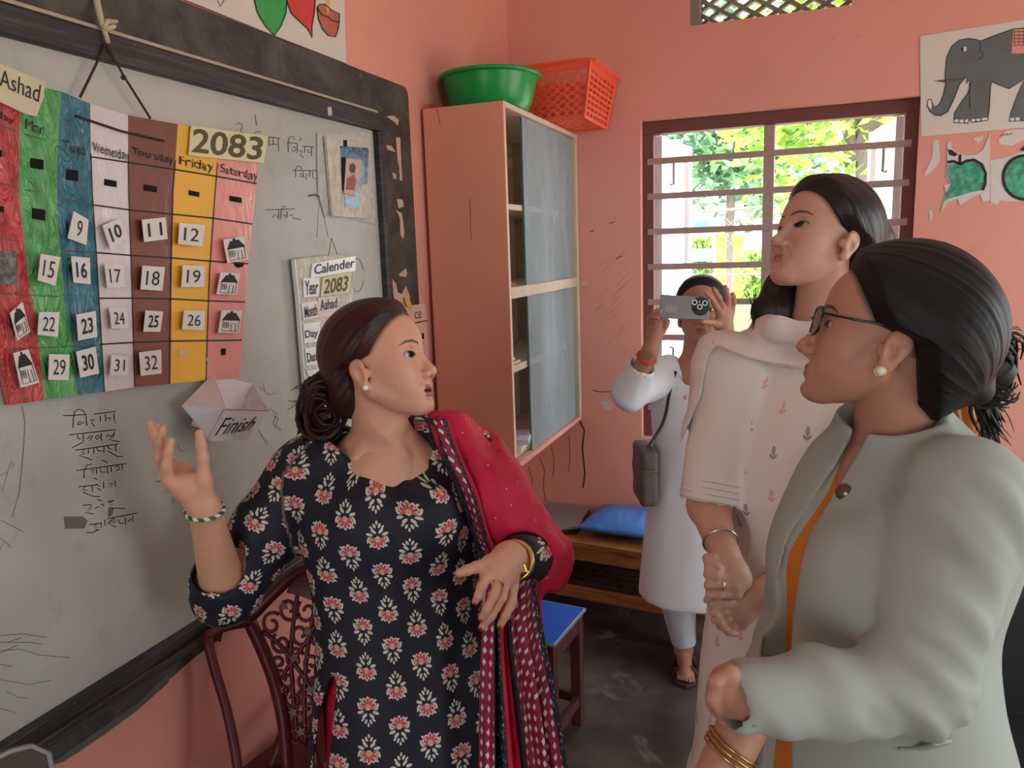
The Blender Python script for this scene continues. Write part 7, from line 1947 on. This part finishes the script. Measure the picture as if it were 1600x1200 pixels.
def p_legs(p):
    d = None
    for g, f_ in ((-1, pfr), (1, pfl)):
        h_ = p_hip + ps2 * 0.07 * g - UPZ * 0.15
        e = chain(p, [h_, f_ + UPZ * 0.03], [0.085, 0.045]); d = e if d is None else smin(d, e, 0.03)
    return smax(d + 0.003 * fbm(p, (20, 20, 6), 2), 0.095 - p[:, 2], 0.003)
lo, hi = bounds([p_hip - UPZ * 0.15, pfr, pfl], 0.12); lo[2] = 0.07; solid('trousers', p_legs, lo, hi, 0.007, PW, ph, 1)
SAN = plain('brown_sandal', rgb(84, 50, 40), 0.5)
for f_ in (pfr, pfl):
    sd_ = np.cross(FP, UPZ); sole = [f_ * (1, 1, 0) + FP * a + sd_ * b for a, b in [(-0.06, 0), (-0.05, 0.028), (0.0, 0.034), (0.08, 0.042), (0.13, 0.036), (0.152, 0.0), (0.13, -0.036), (0.08, -0.042), (0.0, -0.034), (-0.05, -0.028)]]
    MB().prism([q + UPZ * 0.001 for q in sole], UPZ * 0.014).build('sandal_sole', SAN, ph, bevel=0.003)
    for a, h_ in ((0.085, 0.052), (0.02, 0.078)):
        arc = [f_ * (1, 1, 0) + FP * a + sd_ * 0.042 * math.cos(t) + UPZ * (0.012 + (h_ - 0.012) * math.sin(t)) for t in np.linspace(0, math.pi, 12)]
        MB().tube(arc, 0.006, 6).build('sandal_strap', SAN, ph, True)
torus(p_wrr * 0.80 + p_elr * 0.20, unit(p_wrr - p_elr), 0.0285, 0.005, 30, 6).build('red_wristband', plain('red_thread', rgb(190, 70, 56), 0.7), ph, True)
# the phone
pq = [P(1032, 460, 2.245), P(1110, 465.5, 2.255), P(1106.5, 500.5, 2.262), P(1030, 497, 2.252)]
ctr = np.mean(pq, 0); hn = unit(np.cross(pq[1] - pq[0], pq[3] - pq[0])); hn = hn if hn @ (CAM - ctr) > 0 else -hn
fon = empty('smartphone', ctr, 'grey smartphone with a round black camera held up by the window', 'phone')
MB().prism([q - hn * 0.004 for q in pq], hn * 0.008).build('case', plain('grey_phone_back', rgb(120, 118, 122), 0.3, 0.5), fon, bevel=0.003)
MB().prism([q * 0.97 + ctr * 0.03 - hn * 0.0045 for q in pq], hn * 0.001).build('screen', plain('black_screen', rgb(12, 12, 14), 0.1), fon)
cm = P(1092, 478, 2.25) ; ex_ = unit(pq[1] - pq[0]); ey_ = np.cross(hn, ex_)
def on_ph(u, v): 
    d = ray(u, v); return CAM + d * (((ctr - CAM) @ hn) / (d @ hn))
def disc(c, r, h0, h1, mat, name):
    n = 24; b = MB().prism([c + hn * h0 + r * (math.cos(a) * ex_ + math.sin(a) * ey_) for a in np.linspace(0, 2 * math.pi, n, endpoint=False)], hn * (h1 - h0)); return b.build(name, mat, fon, bevel=0.0006)
BLK = plain('gloss_black', rgb(24, 24, 28), 0.15, 0.6, var=0)
disc(on_ph(1094, 478.5), 0.0275, 0.003, 0.0052, BLK, 'camera_plate')
for (u, v) in ((1084.5, 472.5), (1100.5, 473.5), (1092.5, 479.5)):
    disc(on_ph(u, v), 0.0078, 0.005, 0.0066, plain('bright_ring', rgb(230, 230, 232), 0.3, 0.5), 'lens_ring'); disc(on_ph(u, v), 0.0055, 0.0062, 0.0070, BLK, 'lens')
disc(on_ph(1092, 471.5), 0.0022, 0.005, 0.006, plain('flash_lamp', rgb(220, 214, 200), 0.3), 'flash')
MB().prism([on_ph(u, v) + hn * 0.0041 for u, v in ((1039, 476), (1057, 477), (1056, 489), (1038, 488))], hn * 0.0003).build('sticker', plain('grey_sticker', rgb(146, 132, 130), 0.5), fon)
# shoulder bag
BAG = plain('brown_leather', rgb(92, 78, 72), 0.55, var=0.2)
bgo = empty('shoulder_bag', P(1020, 785, 2.52), 'brown shoulder bag hanging at the side of the white kurta', 'bag')
bcn = P(1008, 738, 2.53)
def bagf(p):
    q = (p - bcn.astype(np.float32)) @ np.stack([IRh, IFh, UPZ]).T.astype(np.float32)
    e = np.abs(q) - np.array((0.012, 0.07, 0.075), np.float32) * np.stack([np.ones(len(q)), np.ones(len(q)), np.ones(len(q))], 1)
    return np.linalg.norm(np.maximum(e, 0), axis=1) + np.minimum(e.max(1), 0) - 0.018 + 0.002 * fbm(p, (24, 24, 24), 2)
lo, hi = bounds([bcn], 0.14); solid('bag_body', bagf, lo, hi, 0.005, BAG, bgo, 2)
stp = [bcn + UPZ * 0.085 - IFh * 0.03] + on_surf(p_kurta, [(1036, 660), (1046, 615), (1056, 580)], 2.2, 2.8, 0.004)
MB().tube(spline(stp, 14), 0.005, 6).build('strap', plain('black_strap_leather', rgb(50, 44, 42), 0.5), bgo, True)
MB().tube([bcn + UPZ * 0.03 - IFh * 0.10 - IRh * 0.02, bcn + UPZ * 0.03 - IFh * 0.10 + IRh * 0.02], 0.003, 6).build('zip', GOLD, bgo)
# ------------------------------------------------------------------ chairs
MAR = plain('glossy_maroon_plastic', rgb(96, 26, 34), 0.4, 0.35, var=0.15)
def back_pt(u, v): return P(u, v, 1.74 - (v - 880) * 0.00028)
chr_ = empty('plastic_chair', (P(470, 1000, 1.66)[0], P(470, 1000, 1.66)[1], 0), 'glossy maroon plastic chair with a scrolled lattice back behind the teacher', 'chair')
def tubepx(name, l, r, par, lift=0.0, n=14):
    MB().tube(spline([back_pt(u, v) - IF * lift for u, v in l], n), r, 8).build(name, MAR, par, True)
# outline of the back
tubepx('back_frame', [(450, 1215), (444, 1130), (428, 1060), (404, 1000), (388, 968)], 0.015, chr_)
tubepx('back_frame', [(388, 968), (430, 925), (472, 890), (500, 905), (518, 935)], 0.014, chr_)
tubepx('back_frame', [(518, 935), (510, 980), (502, 1040), (496, 1100), (490, 1150), (500, 1215)], 0.010, chr_)
tubepx('arm_support', [(362, 962), (374, 1010), (392, 1070), (406, 1140), (416, 1230)], 0.010, chr_, 0.14)
MB().tube(spline([back_pt(362, 962) - IF * 0.14, back_pt(374, 960) - IF * 0.09, back_pt(390, 972)], 10), 0.011, 8).build('armrest', MAR, chr_, True)
flat_ = MB().prism([back_pt(*q) for q in ((448, 925), (472, 882), (500, 898), (512, 925), (490, 938), (470, 930))], -IF * 0.008); flat_.build('top_crest', MAR, chr_, bevel=0.003)
r_ = np.random.default_rng(31)
def scroll(c, r0, a0, turns, sg):
    return [(c[0] + r0 * (1 - 0.75 * k / 15) * math.cos(a0 + sg * turns * 6.28 * k / 15), c[1] + 1.15 * r0 * (1 - 0.75 * k / 15) * math.sin(a0 + sg * turns * 6.28 * k / 15)) for k in range(16)]
cs = [((425, 975), 17), ((452, 950), 18), ((480, 955), 17), ((500, 960), 11), ((440, 1005), 16), ((470, 990), 17), ((496, 1000), 13), ((436, 1035), 12), ((460, 1030), 16), ((488, 1035), 13), ((450, 1062), 13), ((476, 1062), 14), ((458, 1092), 14), ((482, 1095), 11), ((466, 1122), 13), ((462, 1148), 12), ((480, 1140), 9)]
for i, (c, r) in enumerate(cs):
    tubepx('lattice_scroll', scroll(c, r, r_.uniform(0, 6), 1.15, 1 if i % 2 else -1), 0.0042, chr_, 0.002 * (i % 2), 20)
for l in ([(470, 895), (462, 950), (455, 1010), (458, 1080), (466, 1160)], [(500, 910), (488, 970), (478, 1040), (476, 1110), (478, 1165)], [(410, 985), (440, 1010), (470, 1050), (492, 1085)], [(512, 940), (480, 1000), (452, 1040), (440, 1060)]):
    tubepx('lattice_stem', l, 0.005, chr_, 0.001, 16)
for c in ((445, 945), (482, 985), (505, 955), (462, 1025), (440, 1075), (486, 1075), (460, 1110), (472, 1140)):
    MB().prism([back_pt(c[0] + 8 * math.cos(a) * (1 if k % 2 else 0.5), c[1] + 9 * math.sin(a) * (1 if k % 2 else 0.5)) - IF * 0.004 for k, a in enumerate(np.linspace(0, 6.28, 10, endpoint=False))], -IF * 0.006).build('lattice_leaf', MAR, chr_)
sb = back_pt(470, 1170); sx = unit((0.99, -0.12, 0)); sy = np.array((-sx[1], sx[0], 0)); sy = sy if sy @ IFh > 0 else -sy
sc_ = np.array((sb[0], sb[1], 0.40)) + sy * 0.17
MB().obox(sc_, sx * 0.19, sy * 0.19, (0, 0, 0.012)).build('seat', MAR, chr_, bevel=0.008)
for a in (-1, 1):
    for b in (-1, 1): MB().tube([sc_ + sx * a * 0.16 + sy * b * 0.16, (sc_ + sx * a * 0.19 + sy * b * 0.19) * (1, 1, 0) + (0, 0, 0.0)], [0.02, 0.015], 8).build('leg', MAR, chr_, True)
for a, q in ((-1, (446, 1200)), (1, (498, 1200))):
    MB().tube([back_pt(*q), sc_ + sx * a * 0.15 - sy * 0.15], 0.012, 8).build('back_post', MAR, chr_, True)
MB().tube(spline([back_pt(416, 1230) - IF * 0.14, sc_ - sx * 0.18 + sy * 0.05 + UPZ * 0.1, sc_ - sx * 0.17 + sy * 0.1], 8), 0.011, 8).build('arm_support', MAR, chr_, True)

# grey-brown chair whose back corner shows at the lower left
GB = plain('dark_taupe_plastic', rgb(74, 62, 58), 0.4, 0.4, var=0.1); GE_ = plain('pale_plastic_edge', rgb(150, 144, 142), 0.3)
g0 = P(10, 1190, 1.12)
gx = unit(P(70, 1170, 1.10) - P(-150, 1160, 1.12)); gx = unit((0.30, 0.95, 0)); gy = np.array((-gx[1], gx[0], 0)); gy = gy if gy[0] > 0 else -gy
top = P(66, 1151, 1.10); cxz = np.array((top[0], top[1], 0)) - gx * 0.20; zt = top[2]
gch = empty('plastic_chair', cxz, 'dark taupe plastic chair with a pale edge standing against the board wall', 'chair')
def gp(a, b, z): return cxz + gx * a + gy * b + np.array((0, 0, z))
bp_ = [gp(-0.20, 0, 0.40), gp(-0.21, 0, zt - 0.05), gp(-0.19, 0, zt - 0.01), gp(-0.15, 0, zt), gp(0.16, 0, zt), gp(0.185, 0, zt - 0.006), gp(0.205, 0, zt - 0.03), gp(0.22, 0, 0.40)]
MB().prism(bp_, -gy * 0.014).build('backrest', GB, gch, bevel=0.004)
MB().tube(bp_, 0.0035, 8).build('edge_bead', GE_, gch, True)
MB().obox(gp(0, 0.19, 0.40), gx * 0.21, gy * 0.20, (0, 0, 0.012)).build('seat', GB, gch, bevel=0.006)
for a in (-1, 1):
    for b in (0.02, 0.36): MB().tube([gp(a * 0.19, b, 0.40), gp(a * 0.205, b + (0.02 if b > 0.1 else -0.02), 0.0)], [0.02, 0.014], 8).build('leg', GB, gch, True)

# black padded chair behind the person in the blazer
BKC = plain('black_upholstery', rgb(20, 19, 22), 0.7, var=0.1); NVY = plain('navy_top_panel', rgb(42, 50, 72), 0.6)
kz = P(1580, 880, 1.75)[2]; kc = P(1660, 1050, 1.75)
kx = IRh; ky = -IFh
bch = empty('padded_chair', kc * (1, 1, 0), 'black padded chair with a navy top panel behind the person in the blazer', 'chair')
def kp(a, b, z): return kc * (1, 1, 0) + kx * a + ky * b + np.array((0, 0, z))
MB().obox(kp(0, 0, (kz - 0.04 + 0.46) / 2), kx * 0.235, ky * 0.035, (0, 0, (kz - 0.04 - 0.46) / 2)).build('backrest', BKC, bch, bevel=0.02, seg=4)
MB().obox(kp(0, 0, kz - 0.03), kx * 0.235, ky * 0.037, (0, 0, 0.03)).build('top_panel', NVY, bch, bevel=0.015, seg=4)
MB().obox(kp(0, 0.22, 0.44), kx * 0.235, ky * 0.23, (0, 0, 0.05)).build('seat', BKC, bch, bevel=0.02, seg=4)
for a in (-1, 1):
    for b in (0.02, 0.42): MB().tube([kp(a * 0.2, b, 0.40), kp(a * 0.21, b, 0)], 0.014, 8).build('leg', STEEL, bch, True)
# ------------------------------------------------------------------ outside the window
GY = -0.15
GRD = plain('pale_paved_yard', rgb(214, 190, 178), 0.8, scale=2)
tag(MB().box((-40, DEP + 0.6, GY - 0.2), (40, 60, GY)).build('ground', GRD), kind='structure')
tag(MB().box((XR + 0.4, -30, GY - 0.2), (40, DEP + 0.6, GY - 0.01)).build('ground', GRD), kind='structure')
tag(MB().box((-TW, -30, GY - 0.2), (XR + 0.4, YF - 0.4, GY - 0.02)).build('ground', GRD), kind='structure')
def leaf_mat(name, c1, c2):
    M = Mat(name, c1, 0.6, 0.3)
    M.link(M.mix(((M.noise(3, 3) - 0.4) * 4).clamp(), c1, c2), 'Base Color')
    M.set('Subsurface Weight', 0.0)
    return M.m
BARK = plain('tree_bark', rgb(120, 110, 104), 0.9)
def tree(name, base, height, crown, n, leaf, mat, label, seed):
    r = np.random.default_rng(seed)
    t = empty(name, base, label, 'tree')
    bx, by, bz = base; cz = bz + height - crown[2]
    MB().tube([(bx, by, bz), (bx + 0.1, by, bz + (cz - bz) * 0.6), (bx - 0.05, by, cz + crown[2] * 0.4)], [0.14, 0.1, 0.04], 8).build('trunk', BARK, t)
    for k in range(5):
        a = r.uniform(0, 6.28); e = np.array((bx, by, cz)) + np.array((math.cos(a) * crown[0] * 0.6, math.sin(a) * crown[1] * 0.5, r.uniform(-0.2, 0.5) * crown[2]))
        MB().tube([(bx, by, bz + (cz - bz) * 0.75), (np.array((bx, by, cz)) + e) / 2 + (0, 0, 0.1), e], [0.07, 0.05, 0.02], 6).build('branch', BARK, t)
    nb = 26
    cl = r.normal(size=(nb, 3)); cl /= np.linalg.norm(cl, axis=1, keepdims=True); cl *= r.uniform(0.35, 0.95, (nb, 1))
    c = cl[r.integers(0, nb, n)] + r.normal(size=(n, 3)) * 0.17
    c = c * np.array(crown) + np.array((bx, by, cz))
    ang = r.uniform(0, 6.28, n); tl = r.uniform(-0.9, 0.9, n); s = leaf * r.uniform(0.6, 1.4, n)
    a = np.stack([np.cos(ang), np.sin(ang), tl], 1); a /= np.linalg.norm(a, axis=1, keepdims=True)
    b = np.cross(a, r.normal(size=(n, 3))); b /= np.linalg.norm(b, axis=1, keepdims=True)
    a = a * s[:, None]; b = b * s[:, None] * 0.38
    V = np.stack([c - a, c + b, c + a, c - b], 1).reshape(-1, 3)
    f = np.arange(4 * n).reshape(n, 4)
    tag(obj('foliage', V, f, mat, t), kind='stuff')
    return t
L1 = leaf_mat('blue_green_leaf', rgb(96, 142, 104), rgb(130, 176, 128))
L2 = leaf_mat('yellow_green_leaf', rgb(128, 172, 70), rgb(176, 206, 96))
tree('broadleaf_tree', (-0.6, 19.5, GY), 7.4, (2.9, 2.2, 2.7), 5200, 0.16, L1, 'distant blue-green round tree seen through the left half of the barred window', 3)
tree('broadleaf_tree', (1.7, 9.5, GY), 4.9, (1.6, 1.3, 1.5), 3600, 0.10, L2, 'bright yellow-green leafy tree close behind the barred window', 4)
tree('broadleaf_tree', (-7.5, 25.0, GY), 6.5, (3.2, 2.2, 2.6), 3000, 0.2, L1, 'far dull green tree standing behind the yellow gate posts', 5)
tree('broadleaf_tree', (7.2, 22.0, GY), 6.5, (2.6, 2.2, 2.5), 3200, 0.18, L2, 'far yellow-green tree standing behind the window shutter', 6)
def P_(u, v, y): return ony(u, v, y)
# a yard wall, hedge and a yellow gateway with a turquoise board
YEL = plain('yellow_paint', rgb(245, 196, 70), 0.6); TUR = plain('turquoise_board', rgb(150, 214, 214), 0.6)
BLU = plain('blue_roof', rgb(90, 140, 200), 0.6); HEDGE = leaf_mat('hedge_leaf', rgb(126, 168, 80), rgb(168, 200, 104))
yw = 13.0
z0 = P_(1100, 474, yw)[2]
tag(MB().box((-9, yw, GY), (12, yw + 0.2, max(z0, GY + 0.25))).build('yard_wall', plain('mossy_plaster', rgb(150, 150, 120), 0.9)), 'low mossy yard wall across the paved yard', 'wall')
yg = 15.0
for (u0, u1, v0) in ((1119, 1133, 372), (1146, 1160, 374)):
    a = P_(u0, v0, yg); b = P_(u1, v0, yg)
    g = empty('gate_post', ((a[0] + b[0]) / 2, yg, GY), 'yellow painted gate post ' + ('beside the turquoise board' if u0 < 1140 else 'farther from the turquoise board'), 'post')
    MB().box((a[0], yg, GY), (b[0], yg + 0.25, a[2])).build('shaft', YEL, g)
    MB().box((a[0] - 0.03, yg - 0.04, a[2]), (b[0] + 0.03, yg + 0.29, a[2] + 0.08)).build('cap', YEL, g)
a = P_(1078, 389, yg); b = P_(1115, 408, yg)
g = empty('name_board', (a[0], yg + 0.1, GY), 'turquoise board beside the yellow gate posts', 'board')
MB().box((a[0], yg + 0.1, b[2]), (b[0], yg + 0.14, a[2])).build('panel', TUR, g)
for x in (a[0] + 0.06, b[0] - 0.06): MB().tube([(x, yg + 0.16, GY), (x, yg + 0.16, a[2])], 0.025, 6).build('post', STEEL, g)
a = P_(1076, 347, 26); b = P_(1122, 358, 26)
g = empty('shed', ((a[0] + b[0]) / 2, 27, GY), 'small pale shed with a blue roof behind the turquoise board', 'shed')
MB().box((a[0] + 0.1, 26.2, GY), (b[0] - 0.1, 28, b[2])).build('wall', plain('shed_wall', rgb(230, 226, 220)), g)
MB().prism([(a[0], 26, b[2]), (b[0], 26, b[2]), (b[0] - 0.3, 26, a[2]), (a[0] + 0.3, 26, a[2])], (0, 2.2, 0)).build('roof', BLU, g)
def hedge(u0, u1, v0, y, name, label):
    a = P_(u0, v0, y); b = P_(u1, v0, y); r = np.random.default_rng(int(u0)); n = 900
    h = empty(name, ((a[0] + b[0]) / 2, y, GY), label, 'shrub')
    MB().tube([((a[0] + b[0]) / 2, y, GY), ((a[0] + b[0]) / 2, y, (a[2] + GY) / 2)], 0.03, 6).build('stem', BARK, h)
    c = np.stack([r.uniform(a[0], b[0], n), r.uniform(y - 0.3, y + 0.3, n), GY + (a[2] - GY) * r.uniform(0, 1, n) ** 0.6], 1)
    d = r.normal(size=(n, 3)); d /= np.linalg.norm(d, axis=1, keepdims=True); e = np.cross(d, r.normal(size=(n, 3))); e /= np.linalg.norm(e, axis=1, keepdims=True)
    V = np.stack([c - d * 0.09, c + e * 0.045, c + d * 0.09, c - e * 0.045], 1).reshape(-1, 3)
    tag(obj('foliage', V, np.arange(4 * n).reshape(n, 4), HEDGE, h), kind='stuff')
hedge(1072, 1114, 437, 12.3, 'shrub', 'light green shrub in front of the mossy yard wall')
hedge(1164, 1192, 395, 14.2, 'shrub', 'tall light green shrub beside the far yellow gate post')
hedge(1078, 1112, 372, 15.6, 'shrub', 'green shrub behind the turquoise board')
# wire mesh screen in a steel frame just beyond the window
ys = DEP + 1.5
FRM = plain('grey_gate_steel', rgb(150, 140, 132), 0.5)
g = empty('wire_screen', (P_(1090, 330, ys)[0], ys, GY), 'grey steel framed screen of diamond wire mesh outside the window', 'screen')
a = P_(1031, 336, ys); b = P_(1215, 322, ys)
MB().tube([a, b], 0.010, 6).build('top_rail', FRM, g)
zb = GY
MB().tube([(P_(1061, 334, ys)[0], ys, zb), (P_(1061, 334, ys)[0], ys, a[2])], 0.012, 6).build('post', FRM, g)
MB().tube([(b[0], ys, zb), (b[0], ys, b[2])], 0.012, 6).build('post', FRM, g)
MB().tube([(a[0], ys, zb), (a[0], ys, a[2])], 0.010, 6).build('post', FRM, g)
zl = P_(1100, 430, ys)[2]
MB().tube([(a[0], ys, zl), (b[0], ys, zl)], 0.008, 6).build('mid_rail', FRM, g)
wm = MB(); hgt = a[2] - zl; W_ = b[0] - a[0]
for sg in (1, -1):
    for k in range(-4, 12):
        x0 = a[0] + k * 0.115
        p = []
        for s in np.linspace(0, 1, 30):
            x = x0 + (s if sg > 0 else 1 - s) * hgt
            if a[0] <= x <= b[0]: p.append((x, ys + 0.002 * sg, zl + s * hgt))
        if len(p) > 3: wm.tube([p[0], p[-1]], 0.0018, 4)
tag(wm.build('wire_mesh', FRM, g), kind='stuff')
